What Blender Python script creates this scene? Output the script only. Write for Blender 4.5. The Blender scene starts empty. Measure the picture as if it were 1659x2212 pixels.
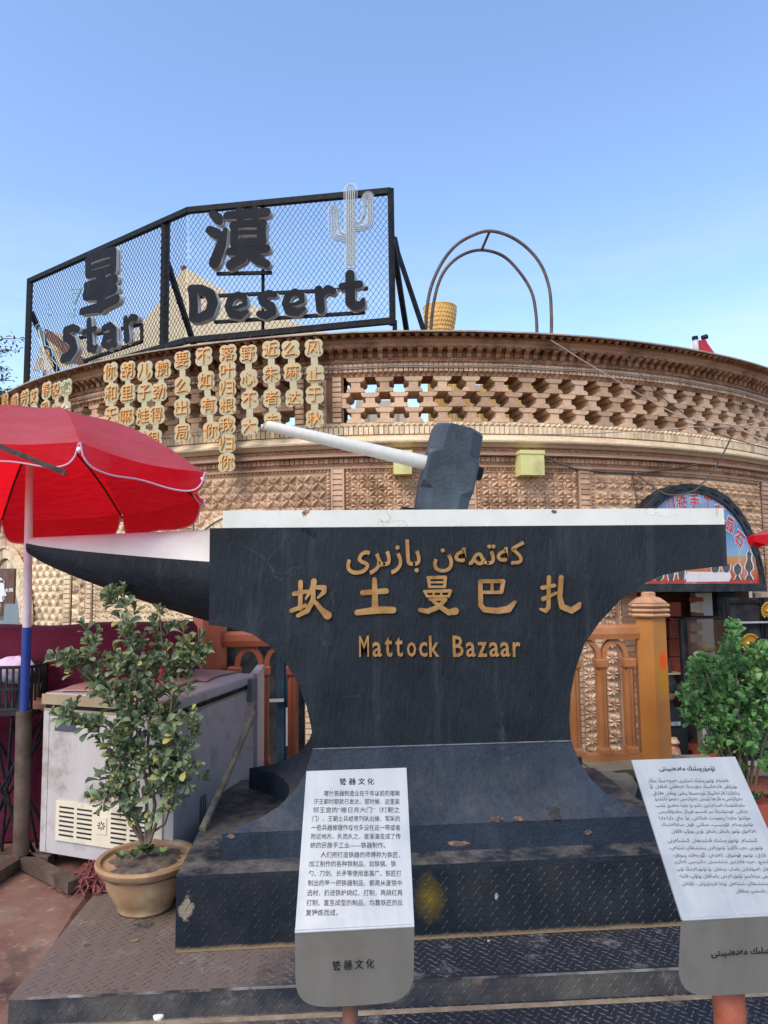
import bpy, math, random
from mathutils import Vector, Matrix
S = bpy.context.scene
COL = S.collection
rnd = random.Random(7)
PI = math.pi
R_ = math.radians

# ------------------------------------------------------------------ camera
CAM = Vector((0, 0, 1.41))
FPX, WPX, HPX = 1534.0, 1659.0, 2212.0
YAW, PITCH, ROLL = R_(4.6), R_(5.3), R_(-0.73)
cd = bpy.data.cameras.new('camera'); cam = bpy.data.objects.new('camera', cd); COL.objects.link(cam); S.camera = cam
cd.sensor_fit = 'HORIZONTAL'; cd.sensor_width = 36; cd.lens = 36 * FPX / WPX
cd.clip_start = .05; cd.clip_end = 3000
CM = Matrix.Rotation(-YAW, 3, 'Z') @ Matrix.Rotation(PI / 2 + PITCH, 3, 'X') @ Matrix.Rotation(ROLL, 3, 'Z')
cam.matrix_world = Matrix.Translation(CAM) @ CM.to_4x4()

# ------------------------------------------------------------------ world, sun, exposure
SUN_EL, SUN_AZ = R_(48), R_(220)      # azimuth clockwise from +Y
w = bpy.data.worlds.new("World"); S.world = w; w.use_nodes = True
nt = w.node_tree; bg = nt.nodes['Background']
sky = nt.nodes.new('ShaderNodeTexSky'); sky.sky_type = 'NISHITA'; sky.sun_disc = False
sky.sun_elevation = SUN_EL; sky.sun_rotation = SUN_AZ; sky.altitude = 700; sky.air_density = 1.0; sky.dust_density = 1.6; sky.ozone_density = 2.6
_tc0 = nt.nodes.new('ShaderNodeTexCoord'); _sp = nt.nodes.new('ShaderNodeSeparateXYZ'); nt.links.new(_tc0.outputs['Generated'], _sp.inputs[0])
_mp = nt.nodes.new('ShaderNodeMapping'); _mp.inputs['Scale'].default_value = (1.6, 1.6, 9); nt.links.new(_tc0.outputs['Generated'], _mp.inputs[0])
_nz = nt.nodes.new('ShaderNodeTexNoise'); _nz.inputs['Scale'].default_value = 1.7; _nz.inputs['Detail'].default_value = 9; _nz.inputs['Roughness'].default_value = .62; nt.links.new(_mp.outputs[0], _nz.inputs['Vector'])
_r1 = nt.nodes.new('ShaderNodeMapRange'); _r1.inputs[1].default_value = .42; _r1.inputs[2].default_value = .72; nt.links.new(_nz.outputs['Fac'], _r1.inputs[0])
_r2 = nt.nodes.new('ShaderNodeMapRange'); _r2.inputs[1].default_value = .46; _r2.inputs[2].default_value = .22; _r2.inputs[3].default_value = 0; _r2.inputs[4].default_value = .75; nt.links.new(_sp.outputs['Z'], _r2.inputs[0])
_mm = nt.nodes.new('ShaderNodeMath'); _mm.operation = 'MULTIPLY'; nt.links.new(_r1.outputs[0], _mm.inputs[0]); nt.links.new(_r2.outputs[0], _mm.inputs[1])
_mx = nt.nodes.new('ShaderNodeMix'); _mx.data_type = 'RGBA'; nt.links.new(_mm.outputs[0], _mx.inputs[0]); nt.links.new(sky.outputs[0], _mx.inputs[6]); _mx.inputs[7].default_value = (2.6, 2.75, 3.0, 1)
nt.links.new(_mx.outputs[2], bg.inputs[0]); bg.inputs[1].default_value = 0.134
sd = bpy.data.lights.new('sun', 'SUN'); sd.energy = 1.02; sd.angle = R_(34); sd.color = (1, .87, .70)
sun = bpy.data.objects.new('sun', sd); COL.objects.link(sun)
sdir = Vector((math.sin(SUN_AZ) * math.cos(SUN_EL), math.cos(SUN_AZ) * math.cos(SUN_EL), math.sin(SUN_EL)))
sun.rotation_euler = sdir.to_track_quat('Z', 'Y').to_euler(); sun.location = (8, -20, 12)
S.view_settings.view_transform = 'Standard'; S.view_settings.look = 'None'; S.view_settings.gamma = 1
S.view_settings.use_curve_mapping = False; S.view_settings.exposure = 1.4
S.render.engine = 'CYCLES'; S.cycles.max_bounces = 8; S.cycles.transparent_max_bounces = 24; S.cycles.use_denoising = True

# ------------------------------------------------------------------ measuring helpers: a sight line cut with a real plane
def ray(px, py): return CM @ Vector(((px - WPX / 2) / FPX, -(py - HPX / 2) / FPX, -1))
def P(px, py, X=None, Y=None, Z=None):
    d = ray(px, py)
    t = (X - CAM.x) / d.x if X is not None else (Y - CAM.y) / d.y if Y is not None else (Z - CAM.z) / d.z
    return CAM + t * d
def Ppl(px, py, o, n):
    d = ray(px, py); t = (o - CAM).dot(n) / d.dot(n); return CAM + t * d
BX, BY, BR = 1.3, 13.0, 6.5            # centre and radius of the round building
def onc(px, py, off=0):
    d = ray(px, py); ox, oy = CAM.x - BX, CAM.y - BY; r = BR + off
    a = d.x**2 + d.y**2; b = 2 * (ox * d.x + oy * d.y); c = ox * ox + oy * oy - r * r
    t = (-b - math.sqrt(max(0, b * b - 4 * a * c))) / 2 / a; p = CAM + t * d
    return math.atan2(p.x - BX, -(p.y - BY)), p.z
def cyl(th, off, z): return Vector((BX + (BR + off) * math.sin(th), BY - (BR + off) * math.cos(th), z))
def visible(p, m=60):
    q = CM.transposed() @ (p - CAM)
    if q.z > -.1: return False
    x, y = WPX / 2 + FPX * q.x / -q.z, HPX / 2 - FPX * q.y / -q.z
    return -m < x < WPX + m and -m < y < HPX + m

# ------------------------------------------------------------------ glyphs (the font Blender ships)
_tc = bpy.data.curves.new('glyphs', 'FONT'); _to = bpy.data.objects.new('glyphs', _tc); COL.objects.link(_to)
def glyph(s, bold=0.0, ext=0.0, res=2):
    _tc.body = s; _tc.size = 1; _tc.offset = bold; _tc.extrude = ext; _tc.resolution_u = res
    dg = bpy.context.evaluated_depsgraph_get(); dg.update()
    me = bpy.data.meshes.new_from_object(_to.evaluated_get(dg))
    v = [tuple(q.co) for q in me.vertices]; f = [tuple(p.vertices) for p in me.polygons]
    bpy.data.meshes.remove(me)
    if not v: return [], [], (0, 0, 1, 1)
    xs = [q[0] for q in v]; ys = [q[1] for q in v]
    return v, f, (min(xs), min(ys), max(xs), max(ys))
AR = {'ك': 0xFED9, 'ت': 0xFE95, 'م': 0xFEE1, 'ن': 0xFEE5, 'ب': 0xFE8F, 'چ': 0xFB7A, 'ې': 0xFBE4, 'ل': 0xFEDD, 'ي': 0xFEF1,
      'ق': 0xFED5, 'ش': 0xFEB5, 'خ': 0xFEA5, 'غ': 0xFECD, 'ج': 0xFE9D, 'س': 0xFEB1, 'ئ': 0xFE89, 'گ': 0xFB92, 'پ': 0xFB56,
      'ڭ': 0xFBD3, 'ف': 0xFED1}
AR2 = {'ە': 0xFEE9, 'ا': 0xFE8D, 'ز': 0xFEAF, 'ر': 0xFEAD, 'ۇ': 0xFBD7, 'ۆ': 0xFBD9, 'ۈ': 0xFBDB, 'د': 0xFEA9, 'ۋ': 0xFBDE, 'و': 0xFEED}
def shape(s):
    out = []
    for i, ch in enumerate(s):
        pj = i > 0 and (s[i - 1] in AR or s[i - 1] == 'ى')
        nj = i + 1 < len(s) and (s[i + 1] in AR or s[i + 1] in AR2 or s[i + 1] == 'ى')
        if ch in AR:
            b = AR[ch]; out.append(chr(b + (3 if pj and nj else 1 if pj else 2 if nj else 0)))
        elif ch in AR2: out.append(chr(AR2[ch] + (1 if pj else 0)))
        elif ch == 'ى': out.append(chr(0xFBE9 if pj and nj else 0xFEF0 if pj else 0xFBE8 if nj else 0xFEEF))
        else: out.append({'«': '»', '»': '«'}.get(ch, ch))
    return ''.join(reversed(out))

# ------------------------------------------------------------------ materials
def lin(h):
    h = h.lstrip('#'); c = [int(h[i:i + 2], 16) / 255 for i in (0, 2, 4)]
    return tuple((x / 12.92 if x <= .04045 else ((x + .055) / 1.055)**2.4) for x in c) + (1,)
def mix(c, d, t): return tuple(a * (1 - t) + b * t for a, b in zip(c, d))
class NT:
    def __init__(s, name):
        s.m = bpy.data.materials.new(name); s.m.use_nodes = True; s.t = s.m.node_tree
        s.b = s.t.nodes['Principled BSDF']; s.out = s.t.nodes['Material Output']
        s.co = s.n('ShaderNodeTexCoord')
    def n(s, ty, **k):
        q = s.t.nodes.new(ty)
        for a, b in k.items(): setattr(q, a, b)
        return q
    def l(s, a, b): s.t.links.new(a, b)
    def noise(s, scale, detail=4, rough=.6, vec=None, stretch=None):
        q = s.n('ShaderNodeTexNoise'); q.inputs['Scale'].default_value = scale; q.inputs['Detail'].default_value = detail; q.inputs['Roughness'].default_value = rough
        src = vec or s.co.outputs['Object']
        if stretch:
            mp = s.n('ShaderNodeMapping'); mp.inputs['Scale'].default_value = stretch; s.l(src, mp.inputs[0]); src = mp.outputs[0]
        s.l(src, q.inputs['Vector']); return q.outputs['Fac']
    def ramp(s, fac, a, b, ca=(0, 0, 0, 1), cb=(1, 1, 1, 1)):
        q = s.n('ShaderNodeValToRGB'); e = q.color_ramp.elements
        e[0].position = a; e[0].color = ca; e[1].position = b; e[1].color = cb; s.l(fac, q.inputs[0]); return q.outputs[0]
    def mix(s, fac, a, b, mode='MIX'):
        q = s.n('ShaderNodeMix', data_type='RGBA', blend_type=mode)
        for sock, v in ((q.inputs[0], fac), (q.inputs[6], a), (q.inputs[7], b)):
            if hasattr(v, 'is_output') or isinstance(v, bpy.types.NodeSocket): s.l(v, sock)
            else: sock.default_value = v
        return q.outputs[2]
    def bump(s, h, dist=.003, strength=.6, prev=None):
        q = s.n('ShaderNodeBump'); q.inputs['Distance'].default_value = dist; q.inputs['Strength'].default_value = strength
        s.l(h, q.inputs['Height'])
        if prev: s.l(prev, q.inputs['Normal'])
        s.l(q.outputs[0], s.b.inputs['Normal']); return q.outputs[0]
    def col(s, c):
        if isinstance(c, bpy.types.NodeSocket): s.l(c, s.b.inputs['Base Color'])
        else: s.b.inputs['Base Color'].default_value = c
    def set(s, rough=.7, metal=0, spec=.4):
        s.b.inputs['Roughness'].default_value = rough; s.b.inputs['Metallic'].default_value = metal; s.b.inputs['Specular IOR Level'].default_value = spec
        return s.m
def simple(name, c, rough=.6, metal=0, var=.25, scale=9, bump=.001, bscale=60, dirt=None, dscale=4, dlo=.5, dhi=.7, stretch=None):
    k = NT(name); c = lin(c) if isinstance(c, str) else c
    n1 = k.noise(scale, 5, stretch=stretch)
    base = k.mix(k.ramp(n1, .3, .7), mix(c, (0, 0, 0, 1), var)[:3] + (1,), mix(c, (1, 1, 1, 1), var * .18)[:3] + (1,))
    if dirt:
        d = lin(dirt) if isinstance(dirt, str) else dirt
        base = k.mix(k.ramp(k.noise(dscale, 8, .65), dlo, dhi), base, d)
    k.col(base)
    if bump: k.bump(k.noise(bscale, 4), bump, .5)
    return k.set(rough, metal, .4 if sum(c[:3]) > .12 else .12)
def brick(name, c, attr=False, var=.42, stain=None, stz=None):
    k = NT(name); c = lin(c)
    if attr: a = k.n('ShaderNodeAttribute'); a.attribute_name = 'rnd'; r = a.outputs['Fac']
    else: r = k.n('ShaderNodeObjectInfo').outputs['Random']
    hsv = k.n('ShaderNodeValToRGB'); e = hsv.color_ramp.elements
    e[0].color = mix(c, (.10, .04, .02, 1), var)[:3] + (1,); e[1].color = mix(c, (.62, .50, .38, 1), var * .55)[:3] + (1,)
    e.new(.5).color = c; k.l(r, hsv.inputs[0])
    geo = k.n('ShaderNodeNewGeometry')
    ns = k.noise(3.2, 7, .7, vec=geo.outputs['Position'], stretch=(1, 1, 1))
    base = k.mix(k.ramp(ns, .48, .80), hsv.outputs[0], lin(stain or '#6b4a38'))
    n2 = k.noise(38, 4, .7, vec=geo.outputs['Position'])
    base = k.mix(k.ramp(n2, .35, .75, (.82, .82, .82, 1), (1.1, 1.1, 1.1, 1)), (0, 0, 0, 1), base, 'MIX') if False else k.mix(.35, base, k.mix(1, base, k.ramp(n2, .3, .7, (.55, .5, .45, 1), (1.3, 1.3, 1.3, 1)), 'MULTIPLY'))
    k.col(base); k.bump(k.noise(90, 4, .7, vec=geo.outputs['Position']), .0025, .5)
    return k.set(.92, 0, .2)
BRK = {}
def bm(kind, attr=False):
    spec = {'tan': ('#d4b190', '#8c6c50'), 'dark': ('#a07658', '#3a281c'), 'pale': ('#e4cfac', '#b89a78'), 'red': ('#c8997a', '#94705a')}[kind]
    if (kind, attr) not in BRK: BRK[(kind, attr)] = brick('brick_' + kind + ('_mass' if attr else ''), spec[0], attr, stain=spec[1])
    return BRK[(kind, attr)]
def black_paint(name, dust=.5, streak=True, base=(.0050, .0075, .0110, 1)):
    k = NT(name); geo = k.n('ShaderNodeNewGeometry')
    n = k.noise(2.6, 9, .72); c = k.mix(k.ramp(n, .34, .72), base, (base[0] * 3.6, base[1] * 3.4, base[2] * 3.0, 1)); c = k.mix(k.ramp(k.noise(7, 4, .5), .70, .715), c, (.003, .004, .006, 1)); c = k.mix(k.ramp(k.noise(9, 6, .6, stretch=(1.6, 1.6, .12)), .56, .78, (0, 0, 0, 1), (.3, .3, .3, 1)), c, (.09, .095, .10, 1))
    # dust that lies on upward faces
    sp = k.n('ShaderNodeSeparateXYZ'); k.l(geo.outputs['Normal'], sp.inputs[0])
    up = k.ramp(sp.outputs['Z'], .15, .95)
    dn = k.ramp(k.noise(6, 9, .75), .42, .68)
    mm = k.n('ShaderNodeMath', operation='MULTIPLY'); k.l(up, mm.inputs[0]); k.l(dn, mm.inputs[1])
    m2 = k.n('ShaderNodeMath', operation='MULTIPLY'); k.l(mm.outputs[0], m2.inputs[0]); m2.inputs[1].default_value = dust
    c = k.mix(m2.outputs[0], c, (.19, .165, .135, 1))
    # scuffs and drip marks
    sc = k.ramp(k.noise(11, 10, .8, stretch=(1, 1, .35)), .60, .74, (0, 0, 0, 1), (.42, .42, .42, 1)); c = k.mix(sc, c, (.13, .135, .14, 1))
    vo = k.n('ShaderNodeTexVoronoi', feature='DISTANCE_TO_EDGE'); vo.inputs['Scale'].default_value = 8
    nn = k.n('ShaderNodeMapping'); k.l(k.co.outputs['Object'], nn.inputs[0])
    wr = k.n('ShaderNodeMix', data_type='VECTOR'); wr.inputs[0].default_value = .14
    nz = k.n('ShaderNodeTexNoise'); nz.inputs['Scale'].default_value = 7; nz.inputs['Detail'].default_value = 6; k.l(k.co.outputs['Object'], nz.inputs['Vector'])
    k.l(nn.outputs[0], wr.inputs[4]); k.l(nz.outputs['Color'], wr.inputs[5]); k.l(wr.outputs[1], vo.inputs['Vector'])
    cr = k.ramp(vo.outputs['Distance'], .004, .014, (.35, .35, .35, 1), (0, 0, 0, 1))
    gate = k.ramp(k.noise(2.1, 3), .60, .72)
    cg = k.mix(1, cr, gate, 'MULTIPLY'); c = k.mix(cg, c, (.16, .16, .155, 1))
    k.col(c)
    hb = k.noise(30, 6, .7, stretch=(2.6, 2.6, .55)) if streak else k.noise(50, 5, .7)
    k.bump(k.ramp(hb, .38, .62), .0045 if streak else .002, .75)
    return k.set(.52, 0, .28)
def glassy(name, c, rough=.1, alpha=.25):
    k = NT(name); k.col(c); k.b.inputs['Alpha'].default_value = alpha; return k.set(rough, 0, .5)
def cloth(name, c, tr=.5, dirt=None, rough=.8, tc=None):
    k = NT(name); c = lin(c)
    base = k.mix(k.ramp(k.noise(3, 7, .7), .35, .75), c, mix(c, lin(dirt or '#ffffff'), .25))
    k.col(base); k.bump(k.noise(140, 3), .0008, .4)
    t = k.n('ShaderNodeBsdfTranslucent'); t.inputs[0].default_value = lin(tc) if tc else c
    m = k.n('ShaderNodeMixShader'); m.inputs[0].default_value = tr
    k.l(k.b.outputs[0], m.inputs[1]); k.l(t.outputs[0], m.inputs[2]); k.l(m.outputs[0], k.out.inputs[0])
    return k.set(rough, 0, .25)

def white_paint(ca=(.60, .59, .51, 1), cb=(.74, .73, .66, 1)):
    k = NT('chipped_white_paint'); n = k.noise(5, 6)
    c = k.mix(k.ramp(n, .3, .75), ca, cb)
    fl = k.ramp(k.noise(16, 10, .8), .655, .675); g = k.ramp(k.noise(2.6, 4), .48, .62); c = k.mix(k.mix(1, fl, g, 'MULTIPLY'), c, lin('#a87a4c'))
    dr = k.ramp(k.noise(10, 6, .7, stretch=(2.4, 1, .35)), .66, .72, (0, 0, 0, 1), (.6, .6, .6, 1)); c = k.mix(dr, c, lin('#b99a6a'))
    c = k.mix(k.ramp(k.noise(3.3, 8, .75), .70, .72), c, lin('#7a4426'))
    vo = k.n('ShaderNodeTexVoronoi', feature='DISTANCE_TO_EDGE'); vo.inputs['Scale'].default_value = 5
    wr = k.n('ShaderNodeMix', data_type='VECTOR'); wr.inputs[0].default_value = .3
    nz = k.n('ShaderNodeTexNoise'); nz.inputs['Scale'].default_value = 9; nz.inputs['Detail'].default_value = 8; k.l(k.co.outputs['Object'], nz.inputs['Vector'])
    k.l(k.co.outputs['Object'], wr.inputs[4]); k.l(nz.outputs['Color'], wr.inputs[5]); k.l(wr.outputs[1], vo.inputs['Vector'])
    cr = k.ramp(vo.outputs['Distance'], .002, .009, (.8, .8, .8, 1), (0, 0, 0, 1)); g = k.ramp(k.noise(3.1, 4), .54, .6)
    c = k.mix(k.mix(1, cr, g, 'MULTIPLY'), c, lin('#8a6238'))
    k.col(c); k.bump(k.noise(25, 5), .002, .5); return k.set(.5)

M = {}
M['black'] = black_paint('crackled_black_paint', .35)
M['blackbase'] = black_paint('dusty_black_paint', .95, False, (.007, .010, .016, 1)); M['blackflare'] = black_paint('scuffed_black_paint', .30, False, (.008, .013, .022, 1))
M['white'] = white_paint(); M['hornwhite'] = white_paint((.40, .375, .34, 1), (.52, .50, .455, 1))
M['gold'] = simple('brass_letter', '#b4823e', .42, .45, .35, 14, .002, 40, '#7a4f22', 12, .52, .72)
M['metal'] = simple('brushed_steel', '#bdbcb6', .42, .45, .12, 3, .0006, 30, '#8e9398', 3, .5, .8, stretch=(8, 1, .4))
M['letter'] = simple('dark_grey_acrylic', '#191b20', .7, 0, .04, 6, 0)
M['edge'] = simple('white_sign_edge', '#b9b9b6', .5, 0, .1, 9, 0)
M['frame'] = simple('black_steel', '#101317', .6, .0, .08, 20, .001)
M['orange'] = simple('orange_brown_paint', '#b4713a', .5, 0, .22, 3, .001, 50, '#8b4d22', 2.5, .52, .8)
M['redorange'] = simple('red_lit_orange_paint', '#b05a36', .5, 0, .22, 3, .001, 50, '#8b4d22', 2.5, .52, .8)  # orange brown paint with the parasol's red light put into the colour
M['cap'] = simple('pinkish_brown_paint', '#c0906a', .5, 0, .15, 5, .001, 50, '#a06a45')
M['freezer'] = simple('worn_white_enamel', '#bcb6b3', .42, 0, .16, 5, .0008, 20, '#7d7264', 5.5, .53, .74, stretch=(1, 1, .12))
M['freezerlid'] = simple('aged_beige_lid', '#9d8c6c', .5, 0, .2, 4, .0006, 20, '#b08050', 3, .5, .8)
M['grille'] = simple('yellowed_plastic', '#d8cdb4', .5, 0, .12, 6, 0, 20, '#8f6f4a', 5, .55, .8)
M['dark'] = simple('near_black', '#15161a', .7, 0, .2, 9, 0)
M['board'] = simple('old_board', '#b98f80', .8, 0, .25, 8, .002, 20, '#8a5a48')
M['umb'] = cloth('red_umbrella_cloth', '#c8203a', .72, '#e8a0b0', .75, '#f41822')
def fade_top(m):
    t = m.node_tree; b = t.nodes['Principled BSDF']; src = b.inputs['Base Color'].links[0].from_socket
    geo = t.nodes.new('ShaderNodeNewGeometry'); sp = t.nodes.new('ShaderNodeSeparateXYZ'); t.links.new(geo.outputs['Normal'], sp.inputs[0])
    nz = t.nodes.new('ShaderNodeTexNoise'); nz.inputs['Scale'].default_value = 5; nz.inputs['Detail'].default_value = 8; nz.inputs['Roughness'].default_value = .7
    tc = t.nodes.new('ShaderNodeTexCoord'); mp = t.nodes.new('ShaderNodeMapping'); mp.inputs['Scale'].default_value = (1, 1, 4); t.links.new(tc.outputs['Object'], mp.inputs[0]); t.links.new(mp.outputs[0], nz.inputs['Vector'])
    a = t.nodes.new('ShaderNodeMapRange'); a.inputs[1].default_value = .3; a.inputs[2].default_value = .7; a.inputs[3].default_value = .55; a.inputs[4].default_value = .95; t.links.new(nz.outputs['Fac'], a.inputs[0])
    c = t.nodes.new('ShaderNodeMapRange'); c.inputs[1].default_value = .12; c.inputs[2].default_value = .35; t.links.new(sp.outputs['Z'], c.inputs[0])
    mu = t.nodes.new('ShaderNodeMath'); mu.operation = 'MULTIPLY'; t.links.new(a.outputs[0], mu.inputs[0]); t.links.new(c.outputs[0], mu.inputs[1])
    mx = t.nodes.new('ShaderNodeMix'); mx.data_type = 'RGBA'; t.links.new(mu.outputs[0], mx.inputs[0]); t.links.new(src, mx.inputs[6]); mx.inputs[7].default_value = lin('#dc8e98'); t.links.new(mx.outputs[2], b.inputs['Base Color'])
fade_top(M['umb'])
def wrinkle(m):
    t = m.node_tree; tc = t.nodes.new('ShaderNodeTexCoord'); nz = t.nodes.new('ShaderNodeTexNoise'); nz.inputs['Scale'].default_value = 7; nz.inputs['Detail'].default_value = 5; nz.inputs['Distortion'].default_value = .8
    mp = t.nodes.new('ShaderNodeMapping'); mp.inputs['Scale'].default_value = (1, 1, 3.5); t.links.new(tc.outputs['Object'], mp.inputs[0]); t.links.new(mp.outputs[0], nz.inputs['Vector'])
    bu = t.nodes.new('ShaderNodeBump'); bu.inputs['Distance'].default_value = .03; bu.inputs['Strength'].default_value = .45; t.links.new(nz.outputs['Fac'], bu.inputs['Height'])
    for n_ in t.nodes:
        if n_.type in ('BSDF_PRINCIPLED', 'BSDF_TRANSLUCENT'): t.links.new(bu.outputs[0], n_.inputs['Normal'])
M['piping'] = simple('pale_piping', '#d0a4b0', .7, 0, .05, 9, 0)
M['tarp'] = cloth('maroon_velvet', '#521529', .03, '#8a3a50', .9)
wrinkle(M['umb']); wrinkle(M['tarp'])
M['pole'] = simple('white_pole', '#d9cfd2', .4, 0, .08, 5, 0, 20, '#b59a96')
M['bluepole'] = simple('blue_pole', '#0f3484', .4, 0, .15, 5, 0)
M['rustpole'] = simple('rusty_pipe', '#5a4638', .6, .2, .3, 9, .001, 50, '#3a2a20')
M['pot'] = simple('weathered_clay', '#a9835a', .85, 0, .3, 7, .003, 30, '#c9b48e', 4, .55, .75)
M['soil'] = simple('soil', '#5e4936', .95, 0, .5, 22, .01, 40)
M['leaf'] = None
M['stem'] = simple('bark', '#6d5c44', .85, 0, .3, 30, .002)
M['wood'] = simple('stained_wood', '#6a4027', .7, 0, .4, 5, .002, 30, stretch=(9, 9, 1))
M['mop'] = simple('red_mop_yarn', '#7c2f2a', .95, 0, .4, 30, .002)
M['yellowwood'] = simple('sunlit_yellow_pine', '#d9a94a', .6, 0, .25, 4, .001, 30, '#a8742a', 5, .55, .8, stretch=(9, 9, .6))  # yellow wood, with warm sunlight put into its colour
M['tent'] = cloth('cream_canvas', '#d3c3a2', .3, '#a08a66')
M['acrylic'] = simple('clouded_acrylic', '#b3a57c', .35, 0, .15, 7, 0)
M['neon'] = simple('orange_neon_tube', '#dc9a48', .4, 0, .15, 7, 0)
M['neonpale'] = simple('pale_neon_tube', '#d8d6b8', .4, 0, .1, 7, 0)
M['box'] = simple('yellow_green_box', '#d2cb84', .6, 0, .1, 7, .001, 40, '#a59a60')
M['cable'] = simple('dark_cable', '#4c4038', .7, 0, .2, 7, 0)
M['palecable'] = simple('pale_cable', '#a39182', .7, 0, .2, 7, 0)
M['vase'] = simple('sunlit_gold_clay', '#e4ae58', .6, 0, .25, 9, .003, 30)  # warm sunlight on the tower is put into this gold
M['stone'] = simple('rough_stone', '#8a7c62', .95, 0, .35, 8, .02, 9, '#5d5340')
M['bluedoor'] = simple('blue_metal', '#1f3547', .45, .2, .15, 4, 0)
M['redcloth'] = cloth('faded_red_cloth', '#a82c3a', .15, '#c86a70')
for mm in ('tent',): pass
def leafmat(name, a, b, c):
    k = NT(name); at = k.n('ShaderNodeAttribute'); at.attribute_name = 'rnd'; oi = k.n('ShaderNodeObjectInfo')
    ad = k.n('ShaderNodeMath', operation='ADD'); k.l(at.outputs['Fac'], ad.inputs[0]); k.l(oi.outputs['Random'], ad.inputs[1])
    fr = k.n('ShaderNodeMath', operation='FRACT'); k.l(ad.outputs[0], fr.inputs[0])
    r = k.n('ShaderNodeValToRGB'); e = r.color_ramp.elements; e[0].color = lin(a); e[1].color = lin(c); e[1].position = .97; e.new(.6).color = lin(b); e.new(.85).color = lin(b)
    k.l(fr.outputs[0], r.inputs[0]); base = k.mix(k.ramp(k.noise(30, 4), .5, .8), r.outputs[0], lin('#8d9a80')); k.col(k.mix(.55, r.outputs[0], base))
    t = k.n('ShaderNodeBsdfTranslucent'); k.l(r.outputs[0], t.inputs[0]); m = k.n('ShaderNodeMixShader'); m.inputs[0].default_value = .22
    k.l(k.b.outputs[0], m.inputs[1]); k.l(t.outputs[0], m.inputs[2]); k.l(m.outputs[0], k.out.inputs[0])
    return k.set(.58, 0, .25)
M['leafA'] = leafmat('dusty_leaf', '#566449', '#84936c', '#b0a85a')
M['leafB'] = leafmat('fresh_leaf', '#4a7040', '#74a05a', '#a4c874')
M['leafC'] = leafmat('dark_leaf', '#2c4526', '#4a6638', '#6b8548')

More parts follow.
